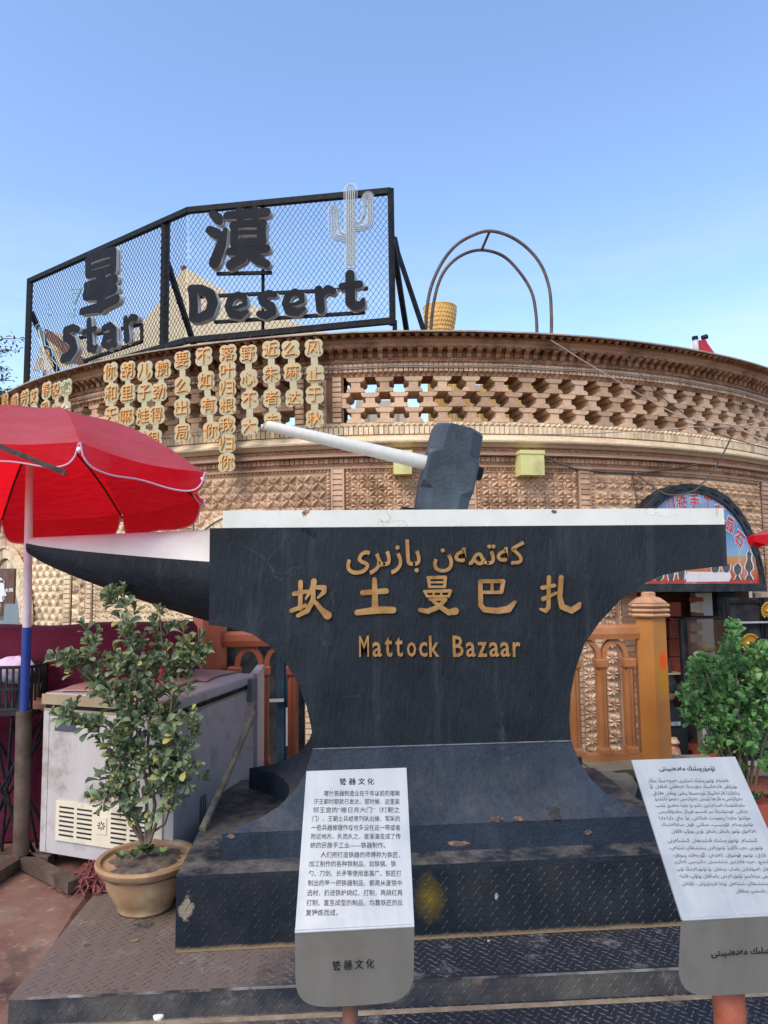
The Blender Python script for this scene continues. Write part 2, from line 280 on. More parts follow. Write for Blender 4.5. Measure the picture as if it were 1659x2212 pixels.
# ------------------------------------------------------------------ mesh builder
class MB:
    def __init__(s): s.v = []; s.f = []; s.r = []; s.mi = []
    def add(s, v, f, r=None, mi=0):
        o = len(s.v); s.v += [tuple(q) for q in v]; s.f += [tuple(i + o for i in q) for q in f]
        s.r += [rnd.random() if r is None else r] * len(v); s.mi += [mi] * len(f); return s
    def box(s, a, b, mi=0):
        x0, y0, z0 = a; x1, y1, z1 = b
        return s.add([(x0, y0, z0), (x1, y0, z0), (x1, y1, z0), (x0, y1, z0), (x0, y0, z1), (x1, y0, z1), (x1, y1, z1), (x0, y1, z1)],
                     [(0, 3, 2, 1), (4, 5, 6, 7), (0, 1, 5, 4), (1, 2, 6, 5), (2, 3, 7, 6), (3, 0, 4, 7)], mi=mi)
    def hexa(s, c, mi=0):   # 8 corners: bottom 4 ccw, top 4
        return s.add(c, [(0, 3, 2, 1), (4, 5, 6, 7), (0, 1, 5, 4), (1, 2, 6, 5), (2, 3, 7, 6), (3, 0, 4, 7)], mi=mi)
    def bar(s, a, b, w, h=None, up=(0, 0, 1), mi=0):
        a = Vector(a); b = Vector(b); h = h or w; d = (b - a).normalized(); u = Vector(up)
        if abs(d.dot(u)) > .98: u = Vector((0, 1, 0))
        x = d.cross(u).normalized(); y = x.cross(d).normalized()
        c = [p + x * sx * w / 2 + y * sy * h / 2 for p in (a, b) for sx, sy in ((-1, -1), (1, -1), (1, 1), (-1, 1))]
        return s.hexa(c, mi)
    def tube(s, pts, r, n=8, cap=True, mi=0):
        pts = [Vector(p) for p in pts]; rs = r if isinstance(r, (list, tuple)) else [r] * len(pts)
        vs = []; fs = []; px = None
        for i, p in enumerate(pts):
            d = (pts[min(i + 1, len(pts) - 1)] - pts[max(i - 1, 0)]).normalized()
            if px is None: px = d.orthogonal().normalized()
            px = (px - d * px.dot(d)).normalized(); y = d.cross(px)
            vs += [p + (px * math.cos(2 * PI * k / n) + y * math.sin(2 * PI * k / n)) * rs[i] for k in range(n)]
        for i in range(len(pts) - 1):
            for k in range(n): fs.append((i * n + k, i * n + (k + 1) % n, (i + 1) * n + (k + 1) % n, (i + 1) * n + k))
        if cap: fs.append(tuple(range(n - 1, -1, -1))); fs.append(tuple((len(pts) - 1) * n + k for k in range(n)))
        return s.add(vs, fs, mi=mi)
    def lathe(s, c, prof, n=24, rot=0, mi=0):
        c = Vector(c); vs = [c + Vector((math.cos(2 * PI * k / n + rot) * r, math.sin(2 * PI * k / n + rot) * r, z)) for r, z in prof for k in range(n)]
        fs = [(i * n + k, i * n + (k + 1) % n, (i + 1) * n + (k + 1) % n, (i + 1) * n + k) for i in range(len(prof) - 1) for k in range(n)]
        fs.append(tuple(range(n - 1, -1, -1))); fs.append(tuple((len(prof) - 1) * n + k for k in range(n)))
        return s.add(vs, fs, mi=mi)
    def prism(s, poly, vec, mi=0, mi_side=None):   # poly: list of Vector, extruded by vec
        n = len(poly); vec = Vector(vec); v = [Vector(p) for p in poly] + [Vector(p) + vec for p in poly]
        s.add(v, [tuple(range(n))[::-1], tuple(range(n, 2 * n))] + [(i, (i + 1) % n, n + (i + 1) % n, n + i) for i in range(n)], mi=mi)
        if mi_side is not None:
            for k in range(n): s.mi[-1 - k] = mi_side
        return s
    def strip(s, A, B, mi=0):
        n = len(A); return s.add(list(A) + list(B), [(i, i + 1, n + i + 1, n + i) for i in range(n - 1)], mi=mi)
    def mesh(s, name, mats, off=Vector((0, 0, 0)), smooth=False):
        me = bpy.data.meshes.new(name); me.from_pydata([(q[0] - off[0], q[1] - off[1], q[2] - off[2]) for q in s.v], [], s.f)
        mats = mats if isinstance(mats, (list, tuple)) else [mats]
        for m in mats: me.materials.append(m)
        if len(mats) > 1: me.polygons.foreach_set('material_index', s.mi)
        a = me.attributes.new('rnd', 'FLOAT', 'POINT'); a.data.foreach_set('value', s.r)
        if smooth:
            me.polygons.foreach_set('use_smooth', [True] * len(me.polygons))
        me.update(); return me
def fixn(me):
    import bmesh
    b = bmesh.new(); b.from_mesh(me); bmesh.ops.remove_doubles(b, verts=b.verts, dist=1e-5); bmesh.ops.recalc_face_normals(b, faces=b.faces); b.to_mesh(me); b.free()
def smooth_angle(me, deg=35):
    me.polygons.foreach_set('use_smooth', [True] * len(me.polygons))
    try: me.set_sharp_from_angle(angle=R_(deg))
    except Exception: pass
def link(name, me, parent=None, loc=(0, 0, 0), rz=0):
    o = bpy.data.objects.new(name, me); COL.objects.link(o); o.parent = parent; o.location = loc
    if rz: o.rotation_euler = (0, 0, rz)
    return o
def thing(name, label, cat, loc=(0, 0, 0), group=None, rz=0):
    o = bpy.data.objects.new(name, None); COL.objects.link(o); o.location = loc; o.rotation_euler = (0, 0, rz); o.empty_display_size = .1
    o['label'] = label; o['category'] = cat
    if group: o['group'] = group
    return o
def wl(o):
    v = Vector((0, 0, 0))
    while o: v += o.location; o = o.parent
    return v
def part(name, mb, mat, parent, smooth=None, stuff=False, label=None, fix=False):
    me = mb.mesh(name, mat, wl(parent) if parent else Vector((0, 0, 0)))
    if fix: fixn(me)
    if smooth: smooth_angle(me, smooth)
    o = link(name, me, parent)
    if stuff: o['kind'] = 'stuff'
    if label: o['label'] = label
    return o
def solo(name, mb, mat, label, cat, base=None, smooth=None, group=None, fix=False):
    me = mb.mesh(name, mat, base or Vector((0, 0, 0)))
    if fix: fixn(me)
    if smooth: smooth_angle(me, smooth)
    o = link(name, me, None, base or (0, 0, 0)); o['label'] = label; o['category'] = cat
    if group: o['group'] = group
    return o
def structure(name, mb, mat, smooth=None):
    me = mb.mesh(name, mat)
    if smooth: smooth_angle(me, smooth)
    o = link(name, me); o['kind'] = 'structure'; return o
def capsule(mb, a, ra, b, rb, org, u, v, n, z0, z1, seg=9, mi=0, mi_side=None):
    ax, ay = a; bx, by = b; d = math.hypot(bx - ax, by - ay)
    if d < 1e-9: ang = 0; ph = PI / 2
    else:
        ang = math.atan2(by - ay, bx - ax); q = max(-.99, min(.99, (ra - rb) / d)); ph = math.acos(q)
    pts = []
    for k in range(seg + 1):
        t = ang + ph + (2 * PI - 2 * ph) * k / seg; pts.append((ax + ra * math.cos(t), ay + ra * math.sin(t)))
    for k in range(seg + 1):
        t = ang - ph + 2 * ph * k / seg; pts.append((bx + rb * math.cos(t), by + rb * math.sin(t)))
    mb.prism([org + u * x + v * y + n * z0 for x, y in pts], n * (z1 - z0), mi, mi_side)
def strokes(mb, sts, org, u, v, n, z0, z1, mi=0, mi_side=None, step=.0005, k0=0):
    k = k0
    for st in sts:
        for a, b in zip(st[:-1], st[1:]):
            capsule(mb, a[:2], a[2], b[:2], b[2], org, u, v, n, z0, z1 + step * k, 9, mi, mi_side); k = (k + 1) % 17
def place_glyph(mb, g, org, u, v, n, w=None, h=None, center=True, mi=0, lift=0, box=None):
    vs, fs, (x0, y0, x1, y1) = g
    if not vs: return
    sx = w / (x1 - x0) if w else h / (y1 - y0); sy = h / (y1 - y0) if h else sx
    cx, cy = ((x0 + x1) / 2, (y0 + y1) / 2) if center else (x0, y0)
    if box: sx = sy = box; cx, cy = .5, .37
    mb.add([org + u * (q[0] - cx) * sx + v * (q[1] - cy) * sy + n * (q[2] + lift) for q in vs], fs, mi=mi)

# ------------------------------------------------------------------ GROUND
TAB = [(-40, -.09), (1.0, -.09), (2.45, -.09), (2.7, -.075), (3.3, -.008), (3.7, -.006), (5.12, -.006)]
g = MB(); xs = [-60, -20, -8, -4, -3, -2, -1.4, -1.1, -1.0, 0, 1.5, 3, 8, 20, 60]
v = [(x, y, z if x < -1.0 or y > 4.5 else -.1) for y, z in TAB for x in xs]; n = len(xs)
g.add(v, [(j * n + i, j * n + i + 1, (j + 1) * n + i + 1, (j + 1) * n + i) for j in range(len(TAB) - 1) for i in range(n - 1)])
k = NT('red_dusty_carpet'); sp = k.noise(2.2, 8, .7)
c = k.mix(k.ramp(sp, .36, .62), lin('#6c4138'), lin('#7d6656')); c = k.mix(k.ramp(k.noise(1.3, 6, .7), .53, .68), c, lin('#3d2a27')); c = k.mix(k.ramp(k.noise(16, 6, .8), .56, .75), c, lin('#a58d77'))
k.col(c); k.bump(k.noise(35, 6, .75), .006, .6); M['ground'] = k.set(.9)
structure('ground', g, M['ground'])
g = MB(); g.add([(-80, 5.3, -1.25), (80, 5.3, -1.25), (80, 1500, -1.25), (-80, 1500, -1.25), (-1500, 5.3, -1.25), (1500, 5.3, -1.25), (1500, 1500, -1.25), (-1500, 1500, -1.25)], [(0, 1, 2, 3), (4, 0, 3, 7), (1, 5, 6, 2)])
structure('lower_plaza', g, simple('grey_paving', '#8c8378', .9, 0, .2, 1.5, .003, 20))
g = MB(); g.box((-60, 5.12, -1.3), (60, 5.3, -.006)); structure('retaining_wall', g, M['stone'])
# tread plate platforms with raised lugs
def plate_mat(name, dusty, col=(.016, .022, .033, 1)):
    k = NT(name); n1 = k.noise(1.7, 8, .7)
    c = k.mix(k.ramp(n1, .45 - dusty * .25, .75 - dusty * .2), col, (.16, .135, .11, 1))
    c = k.mix(k.ramp(k.noise(7, 9, .75), .58, .72), c, (.24, .22, .20, 1))
    c = k.mix(k.ramp(k.noise(3.1, 5, .7), .66, .72), c, (.30, .15, .07, 1))
    k.col(c); k.bump(k.noise(40, 6, .7), .002, .6); return k.set(.48, .1, .5)
M['plateD'] = plate_mat('black_tread_plate', .15); M['plateL'] = plate_mat('dusty_tread_plate', .95)
def worn_plate():
    k = NT('worn_tread_plate'); geo = k.co.outputs['Object']
    dark = (.017, .020, .028, 1)
    sp = k.n('ShaderNodeSeparateXYZ'); k.l(geo, sp.inputs[0])
    n1 = k.noise(2.2, 8, .7)
    ad = k.n('ShaderNodeMath', operation='MULTIPLY_ADD'); k.l(sp.outputs['X'], ad.inputs[0]); ad.inputs[1].default_value = -.42; k.l(n1, ad.inputs[2])
    c = k.mix(k.ramp(ad.outputs[0], .42, .62), dark, (.15, .112, .09, 1))
    c = k.mix(k.ramp(k.noise(8, 9, .75), .56, .70), c, (.23, .21, .19, 1)); c = k.mix(k.ramp(k.noise(3.4, 5, .7), .63, .70), c, (.035, .03, .028, 1))
    k.col(c); k.bump(k.noise(40, 6, .7), .002, .6); return k.set(.7, 0, .25)
M['plateW'] = worn_plate()
def lugs(mb, org, u, v, n, lu, lv, pitch=.033, L=.026, Wd=.0065, H=.0015):
    i = 0; y = pitch * .5
    while y < lv:
        x = pitch * (.5 + .5 * (i % 2)); j = 0
        while x < lu - .01:
            a = (PI / 4 if (i + j) % 2 else -PI / 4) + .12
            d = u * math.cos(a) + v * math.sin(a); e = n.cross(d)
            c = org + u * (x + rnd.uniform(-.001, .001)) + v * y
            mb.add([c - d * L / 2, c - e * Wd / 2, c + d * L / 2, c + e * Wd / 2, c + n * H - d * L * .25, c + n * H + d * L * .25], [(0, 1, 4), (1, 5, 4), (1, 2, 5), (2, 3, 5), (3, 4, 5), (3, 0, 4)])
            x += pitch; j += 1
        y += pitch * .62; i += 1
X_, Y_, Z_ = Vector((1, 0, 0)), Vector((0, 1, 0)), Vector((0, 0, 1))
M['lugw'] = simple('worn_highlit_lug_metal', '#5f5a58', .5, .1, .5, 6, 0, 20, '#4a3f3a', 3, .4, .6)  # worn metal made lighter, lug highlights put into the colour
t = thing('tread_plate_platform', 'wide low checker plate platform under the anvil monument, brown dust on its left', 'platform', (0, 2.6, -.09))
g = MB(); FL = (-1.09, 2.655); BL = (-1.06, 3.33)
g.hexa([(-1.09, 2.655, -.09), (3.2, 2.56, -.09), (3.2, 4.9, -.09), (-1.02, 4.6, -.09), (-1.09, 2.655, 0), (3.2, 2.56, 0), (3.2, 4.9, 0), (-1.02, 4.6, 0)])
part('platform_slab', g, M['plateW'], t)
g = MB(); lugs(g, Vector((-1.08, 2.665, 0)), Vector((4.28, -.095, 0)).normalized(), Y_, Z_, 4.2, .30)
lugs(g, Vector((-1.05, 2.965, 0)), X_, Y_, Z_, .46, .5)
part('tread_lugs', g, M['lugw'], t, stuff=True)
g = MB(); g.hexa([(-1.088, 2.652, -.088), (3.2, 2.557, -.088), (3.2, 2.559, -.088), (-1.088, 2.654, -.088), (-1.088, 2.652, -.004), (3.2, 2.557, -.004), (3.2, 2.559, -.004), (-1.088, 2.654, -.004)]); part('riser_plate', g, M['plateD'], t)
g = MB(); lugs(g, Vector((-1.08, 2.6515, -.085)), Vector((4.28, -.095, 0)).normalized(), Z_, -Y_, 4.2, .08); part('riser_lugs', g, M['plateD'], t, stuff=True)
g = MB(); g.bar(Vector((-1.09, 2.653, -.001)), Vector((3.2, 2.558, -.001)), .007, .006); part('worn_edge', g, simple('bare_worn_edge', '#8d857c', .6, .1, .6, 9, 0, 20, '#3a3634', 5, .45, .6), t)
g = MB(); g.box((-1.05, 2.60, -.0862), (3.19, 2.64, -.0855)); g.v = [(x, y - (x + 1.09) * .0222 + (.012 if y < 2.61 else 0), z + .001) for x, y, z in g.v]; part('dust_line', g, simple('tan_dust', '#8f7a60', .95, 0, .4, 14, .002), t)
t = thing('lower_step', 'lowest checker plate step at the foot of the platform, behind the two info boards', 'step', (0, 1.5, -.2))
g = MB(); g.box((-1.06, .9, -.2), (3.6, 2.66, -.086)); part('step_slab', g, M['plateW'], t)
g = MB(); lugs(g, Vector((-1.05, 1.7, -.086)), X_, Y_, Z_, 4.3, .95); part('tread_lugs', g, M['lugw'], t, stuff=True)

# ------------------------------------------------------------------ ANVIL MONUMENT
AY0, AY1 = 3.2, 3.78
av = thing('anvil_monument', 'giant black anvil sculpture with white top and gold lettering on a stepped base', 'sculpture', (.45, 3.45, 0))
g = MB(); g.box((-.585, 2.90, 0), (1.56, 4.2, .28)); o = part('base_box', g, M['blackbase'], av)
k = NT('stained_front_plate'); n1 = k.noise(2.4, 8, .7); c = k.mix(k.ramp(n1, .42, .8), (.008, .012, .019, 1), (.04, .042, .045, 1))
# worn paint at the left corner, yellow spray mark, rust along the foot
def blob(c, x, z, rx, rz, color, lo=.35, hi=.9, ns=14, amt=.6):
    mp = k.n('ShaderNodeMapping'); mp.inputs['Location'].default_value = (-x / rx, 0, -z / rz); mp.inputs['Scale'].default_value = (1 / rx, 0, 1 / rz)
    k.l(k.co.outputs['Object'], mp.inputs[0]); ln = k.n('ShaderNodeVectorMath', operation='LENGTH'); k.l(mp.outputs[0], ln.inputs[0])
    nz = k.noise(ns, 7, .75); ma = k.n('ShaderNodeMath', operation='MULTIPLY_ADD'); k.l(nz, ma.inputs[0]); ma.inputs[1].default_value = amt; k.l(ln.outputs['Value'], ma.inputs[2])
    mr = k.n('ShaderNodeMapRange'); k.l(ma.outputs[0], mr.inputs[0]); mr.inputs[1].default_value = hi; mr.inputs[2].default_value = lo
    return k.mix(mr.outputs[0], c, color)
c = blob(c, -.545 - .45, .16, .045, .10, (.25, .20, .145, 1), 1.5, 1.62, ns=17, amt=2.0)
c = blob(c, .395 - .45, .155, .05, .07, (.17, .12, .008, 1), .6, 2.3, amt=1.8)
c = blob(c, .45 - .45, .0, 5, .022, (.26, .18, .10, 1), .9, 1.5, 9, 1.0)
c = blob(c, .66 - .45, .15, .012, .022, (.3, .29, .26, 1), 1.2, 1.35, ns=60, amt=1.4)
k.col(c); k.bump(k.noise(45, 5, .7), .002, .5); M['frontplate'] = k.set(.42, .1)
g = MB(); g.box((-.583, 2.894, .002), (1.558, 2.899, .262)); part('front_plate', g, M['frontplate'], av)
g = MB(); lugs(g, Vector((-.58, 2.893, .004)), X_, Z_, -Y_, 2.13, .262, H=.0018); part('plate_lugs', g, M['frontplate'], av, stuff=True)
# foot slab + flare, lofted sections with concave ends
def section(xl, xr, yf, yb, z, dep, n=8):
    pts = [Vector((xl + (xr - xl) * i / 6, yf, z)) for i in range(7)]
    for i in range(1, n): s_ = i / n; pts.append(Vector((xr - dep * math.sin(PI * s_)**.8, yf + (yb - yf) * s_, z)))
    pts += [Vector((xr - (xr - xl) * i / 6, yb, z)) for i in range(7)]
    for i in range(1, n): s_ = i / n; pts.append(Vector((xl + dep * math.sin(PI * s_)**.8, yb - (yb - yf) * s_, z)))
    return pts
def loft(mb, secs, cap=True):
    n = len(secs[0]); vs = [p for s_ in secs for p in s_]
    fs = [(i * n + k, i * n + (k + 1) % n, (i + 1) * n + (k + 1) % n, (i + 1) * n + k) for i in range(len(secs) - 1) for k in range(n)]
    if cap: fs += [tuple(range(n))[::-1], tuple((len(secs) - 1) * n + k for k in range(n))]
    mb.add(vs, fs)
g = MB(); loft(g, [section(-.432, 1.43, 3.03, 4.03, .28, .26), section(-.43, 1.43, 3.03, 4.03, .387, .26)])
part('foot_slab', g, M['blackflare'], av, 30)
g = MB(); secs = []
prof = [(481, 1799), (503, 1791), (560, 1768), (606, 1739), (638, 1706), (661, 1667), (676, 1618)]
profr = [(1440, 1757), (1398, 1750), (1350, 1739), (1308, 1715), (1276, 1680), (1252, 1640), (1233.5, 1605)]
ys = [3.03, 3.045, 3.08, 3.115, 3.15, 3.18, 3.2]
for i in range(7):
    a = P(*prof[i], Y=ys[i]); b = P(*profr[i], Y=ys[i]); s_ = i / 6; z = a.z if i else .387
    secs.append(section(a.x, b.x if i else 1.43, ys[i], 4.03 - (ys[i] - 3.03) * 1.45, z, .26 * (1 - s_)**1.3 + .0))
loft(g, secs); NZ = secs[-1][0].z
part('flared_foot', g, M['blackflare'], av, 40)
# body
px_l = [(451, 1350), (500, 1356), (545, 1370), (585, 1397), (617, 1432), (643, 1475), (662, 1525), (673, 1575), (677, 1619)]
px_r = [(1233.5, 1605), (1230, 1550), (1233, 1500), (1243, 1447), (1263, 1390), (1296, 1343), (1340, 1296), (1385, 1264), (1430, 1243), (1480, 1232), (1571, 1222)]
left = [P(*q, Y=AY0) for q in px_l]; right = [P(*q, Y=AY0) for q in px_r]
top = [P(1567, 1129, Y=AY0), P(453, 1145, Y=AY0)]
zt = (top[0].z + top[1].z) / 2
for q in top: q.z = zt
left[-1].z = right[0].z = NZ
poly = left + right + top
def smooth_poly(pts, closed=False, it=1): return pts
bl = MB(); bl.prism(poly, (0, AY1 - AY0, 0))
part('body', bl, M['black'], av, 30, fix=True)
pl = P(481, 1107, Y=AY0 + .01); pr = P(1563, 1094, Y=AY0 + .01); pz = (pl.z + pr.z) / 2
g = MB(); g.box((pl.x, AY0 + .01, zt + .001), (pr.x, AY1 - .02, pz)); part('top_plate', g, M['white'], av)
# horn: white above, black below
def horn_ring(i, N=14, n=28):
    s_ = i / N; x = left[0].x + (P(60, 1190, Y=3.46).x - left[0].x) * s_
    zt_ = 1.655 - .035 * s_; e = (1 - s_)**.8; zb = 1.545 - .345 * e; cz, rz_ = (zt_ + zb) / 2, (zt_ - zb) / 2; ry = .035 + .235 * (1 - s_)**.9
    out = []
    for k in range(n):
        a = 2 * PI * k / n; ca, sa = math.cos(a), math.sin(a)
        sq = .78 if sa < 0 else 1
        out.append(Vector((x, 3.47 + ry * (abs(ca)**sq) * (1 if ca > 0 else -1), cz + rz_ * (.25 if False else 1) * sa * 1.0)))
    return out
rings = [horn_ring(i) for i in range(15)]
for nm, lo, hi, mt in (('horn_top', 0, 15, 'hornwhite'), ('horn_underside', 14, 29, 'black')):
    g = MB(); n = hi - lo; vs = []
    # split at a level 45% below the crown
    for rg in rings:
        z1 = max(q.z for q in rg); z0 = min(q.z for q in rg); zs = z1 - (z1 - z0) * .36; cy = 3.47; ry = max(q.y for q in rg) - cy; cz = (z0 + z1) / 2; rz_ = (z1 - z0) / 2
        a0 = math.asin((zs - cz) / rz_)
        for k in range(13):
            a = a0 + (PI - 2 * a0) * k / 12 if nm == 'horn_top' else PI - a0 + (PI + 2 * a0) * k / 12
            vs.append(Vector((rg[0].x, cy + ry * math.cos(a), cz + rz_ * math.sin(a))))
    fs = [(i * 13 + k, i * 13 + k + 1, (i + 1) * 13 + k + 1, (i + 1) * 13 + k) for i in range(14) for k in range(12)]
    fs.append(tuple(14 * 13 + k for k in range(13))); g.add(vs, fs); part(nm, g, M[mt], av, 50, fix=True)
g = MB(); g.tube([Vector((secs[-1][0].x, 3.199, NZ)), Vector((secs[-1][6].x, 3.199, NZ))], .0035, 6); part('weld_seam', g, simple('dusty_weld', '#5d6268', .8, 0, .4, 20, 0), av)
rmat = simple('bare_rust', '#5e4234', .85, 0, .5, 60, .002, 60, '#a07a58', 30)
def flake(cx, cy, rx, ry, Y, seed):
    r_ = random.Random(seed); g = MB(); pts = []
    for i in range(13):
        a = 2 * PI * i / 13; q = P(cx + rx * math.cos(a) * r_.uniform(.6, 1.1), cy + ry * math.sin(a) * r_.uniform(.6, 1.1), Y=Y - .0012); pts.append(q)
    g.add(pts, [tuple(range(13))]); part('rust_patch', g, rmat, av)
flake(498, 1806, 11, 6, 3.03, 1); flake(990, 1822, 26, 8, 3.03, 2); flake(1073, 1770, 18, 7, 3.028, 4); flake(1118, 1768, 14, 7, 3.028, 5); flake(1270, 1797, 9, 6, 3.03, 6); flake(1197, 1105, 8, 5, AY0 + .01, 7)
# lettering (brass, screwed on)
def C7(x, y): return ((1000 + x / 1.185) / 1.8517, (2050 + y / 1.185) / 1.8517)
def on_front(x, y):
    p = P(*C7(x, y), Y=AY0); return (p.x, p.z)
sc7 = 3.2 / FPX / (1.185 * 1.8517)
def conv(sts): return [[on_front(a, b) + (r * sc7,) for a, b, r in st] for st in sts]
HAN = {
 'kan': [[(240, 330, 11), (238, 455, 10)], [(210, 385, 11), (270, 374, 9)], [(197, 465, 10), (262, 441, 9)], [(303, 326, 14), (299, 352, 12), (265, 408, 5)], [(300, 354, 9), (352, 356, 12), (352, 375, 11), (322, 404, 5)],
         [(301, 370, 9), (299, 415, 12), (272, 465, 12), (228, 488, 9)], [(300, 412, 8), (340, 462, 12), (368, 487, 19)]],
 'tu': [[(534, 380, 12), (645, 372, 13)], [(590, 318, 11), (592, 400, 14), (592, 460, 16)], [(508, 474, 13), (600, 462, 17), (678, 462, 15)]],
 'man': [[(843, 309, 8), (924, 307, 8)], [(845, 309, 8), (850, 352, 7)], [(925, 308, 8), (921, 352, 7)], [(848, 331, 5), (922, 330, 5)], [(848, 352, 6), (922, 352, 6)], [(826, 374, 7), (948, 371, 8)], [(827, 374, 7), (838, 396, 6)],
         [(949, 373, 7), (940, 396, 6)], [(838, 397, 6), (941, 397, 6)], [(869, 374, 5), (869, 396, 5)], [(905, 374, 5), (905, 396, 5)], [(850, 412, 6), (926, 411, 7)], [(925, 413, 8), (890, 448, 11), (840, 468, 12), (804, 462, 9)],
         [(862, 416, 7), (900, 447, 11), (940, 474, 13), (972, 467, 17)]],
 'ba': [[(1089, 326, 9), (1198, 325, 10)], [(1199, 327, 10), (1190, 377, 9)], [(1095, 378, 8), (1190, 378, 8)], [(1146, 327, 7), (1146, 377, 7)], [(1090, 328, 10), (1092, 440, 12), (1110, 460, 13), (1170, 466, 14), (1222, 458, 16), (1254, 424, 7)]],
 'zha': [[(1415, 307, 10), (1413, 450, 10), (1400, 466, 10), (1375, 458, 6)], [(1384, 357, 10), (1440, 346, 9)], [(1388, 410, 10), (1448, 382, 7)], [(1473, 307, 11), (1466, 400, 12), (1476, 446, 14), (1520, 464, 15), (1552, 446, 13), (1561, 430, 7)]]}
nF = Vector((0, -1, 0)); oF = Vector((0, AY0, 0))
def front_letter(key, sts):
    mb = MB(); strokes(mb, conv(sts), oF, X_, Z_, nF, 0, .007); part('gold_character', mb, M['gold'], av)
for kk, st in HAN.items(): front_letter(kk, st)
for ch, x, w_ in zip('MattockBazaar', (540, 602, 656, 706, 765, 820, 872, 985, 1045, 1100, 1155, 1208, 1262), (46, 44, 34, 34, 42, 38, 46, 48, 44, 42, 44, 44, 34)):
    gg = glyph(ch, .012, .005)
    asc = 583 if ch in 'MBk' else 590 if ch == 't' else 613; ylow = 684
    a = on_front(x - w_ / 2, ylow); b = on_front(x + w_ / 2, asc)
    mb = MB(); place_glyph(mb, gg, Vector(((a[0] + b[0]) / 2, AY0, (a[1] + b[1]) / 2)), X_, Z_, nF, b[0] - a[0], b[1] - a[1], lift=.004); part('gold_letter', mb, M['gold'], av)
for s_, x0, x1, y0, y1 in (('كەتمەن', 868, 1298, 135, 285), ('بازىرى', 457, 806, 128, 296)):
    gg = glyph(shape(s_), .014, .005); a = on_front(x0, y1); b = on_front(x1, y0)
    mb = MB(); place_glyph(mb, gg, Vector(((a[0] + b[0]) / 2, AY0, (a[1] + b[1]) / 2)), X_, Z_, nF, b[0] - a[0], b[1] - a[1], lift=.004); part('gold_word', mb, M['gold'], av)
# hammer on top
ham = thing('sledgehammer_sculpture', 'black sledgehammer head with long white handle standing on the anvil top', 'sculpture', (.6, 3.5, pz))
HY = 3.5; a0 = P(950, 1098, Y=HY - .12); a1 = P(990, 918, Y=HY - .12)
ax = (a1 - a0); ax.y = 0; Lh = ax.length + .03; ax.normalize(); bx_ = Vector((ax.z, 0, -ax.x)); yv = Y_
base = Vector((a0.x + .01, HY, pz - .01))
def hsec(t_, hw, hd, ch): # octagonal section
    c = base + ax * t_; o_ = []
    for sx, sy in ((-1, -1), (1, -1), (1, 1), (-1, 1)):
        pts = [(sx * hw, sy * (hd - ch)), (sx * (hw - ch), sy * hd)]
        if sx * sy > 0: pts = pts
        else: pts = pts[::-1]
        o_ += pts
    return [c + bx_ * x + yv * y for x, y in o_]
g = MB(); W2 = .128; loft(g, [hsec(q, W2 * m_, .125, ch) for q, m_, ch in ((0, .93, .058), (.015, .96, .06), (Lh * .26, 1, .06), (Lh * .33, 1, .012), (Lh * .63, 1, .012), (Lh * .70, 1, .06), (Lh * .965, .97, .062), (Lh, .90, .066))])
part('hammer_head', g, M['blackhead'] if 'blackhead' in M else black_paint('black_hammer_paint', .9, False, (.02, .028, .038, 1)), ham, 20, fix=True)
h0 = P(925, 1001, Y=HY - .06); h1 = P(575, 919, Y=HY - .16); dh = (h0 - h1).normalized()
g = MB(); g.tube([h1, h1 + dh * .01, h1 + (h0 - h1) * .5, h0 + dh * .06], [.022, .025, .031, .037], 20)
part('handle', g, simple('speckled_white_paint', '#d4d1c4', .5, 0, .12, 30, .002, 60, '#a07a50', 22, .66, .72), ham, 40)
h2 = P(1032, 1022, Y=HY - .03); g = MB(); g.tube([h2 - dh * .1, h2 + dh * .018], .034, 18); part('handle_stub', g, M['frame'], ham, 40)
g = MB(); wv = [P(870, 1085, Y=HY - .1), P(960, 1098, Y=HY - .1)]
g.hexa([(wv[0].x, HY - .1, pz), (wv[1].x, HY - .1, pz), (wv[1].x, HY + .1, pz), (wv[0].x, HY + .1, pz), (wv[0].x, HY - .1, pz + .035), (wv[1].x, HY - .1, pz + .004), (wv[1].x, HY + .1, pz + .004), (wv[0].x, HY + .1, pz + .035)]); part('wedge', g, M['frame'], ham)

# ------------------------------------------------------------------ ROUND BRICK BUILDING
T0, T1 = R_(-66), R_(42)
bd = thing('round_brick_building', 'round tan brick building with carved relief panels, lattice parapet and bracket cornice', 'building', (BX, BY, -1.25))
bl0 = wl(bd)
def arc_band(mb, t0, t1, prof, n=None):    # prof: (off, z) polyline from bottom to top, facing out
    n = n or max(2, int(abs(t1 - t0) / R_(1.0)))
    for (o0, z0), (o1, z1) in zip(prof[:-1], prof[1:]):
        mb.strip([cyl(t0 + (t1 - t0) * i / n, o0, z0) for i in range(n + 1)], [cyl(t0 + (t1 - t0) * i / n, o1, z1) for i in range(n + 1)])
def arc_block(mb, t0, t1, z0, z1, off, back): arc_band(mb, t0, t1, [(back, z0), (off, z0), (off, z1), (back, z1), (back, z0)]);
PILE = {}
def put(name, key, mbf, mat, th, off, z, rz_extra=0):
    PILE.setdefault((name, key, mat), []).append((th, off, z)); MESHF[(name, key)] = mbf
MESHF = {}
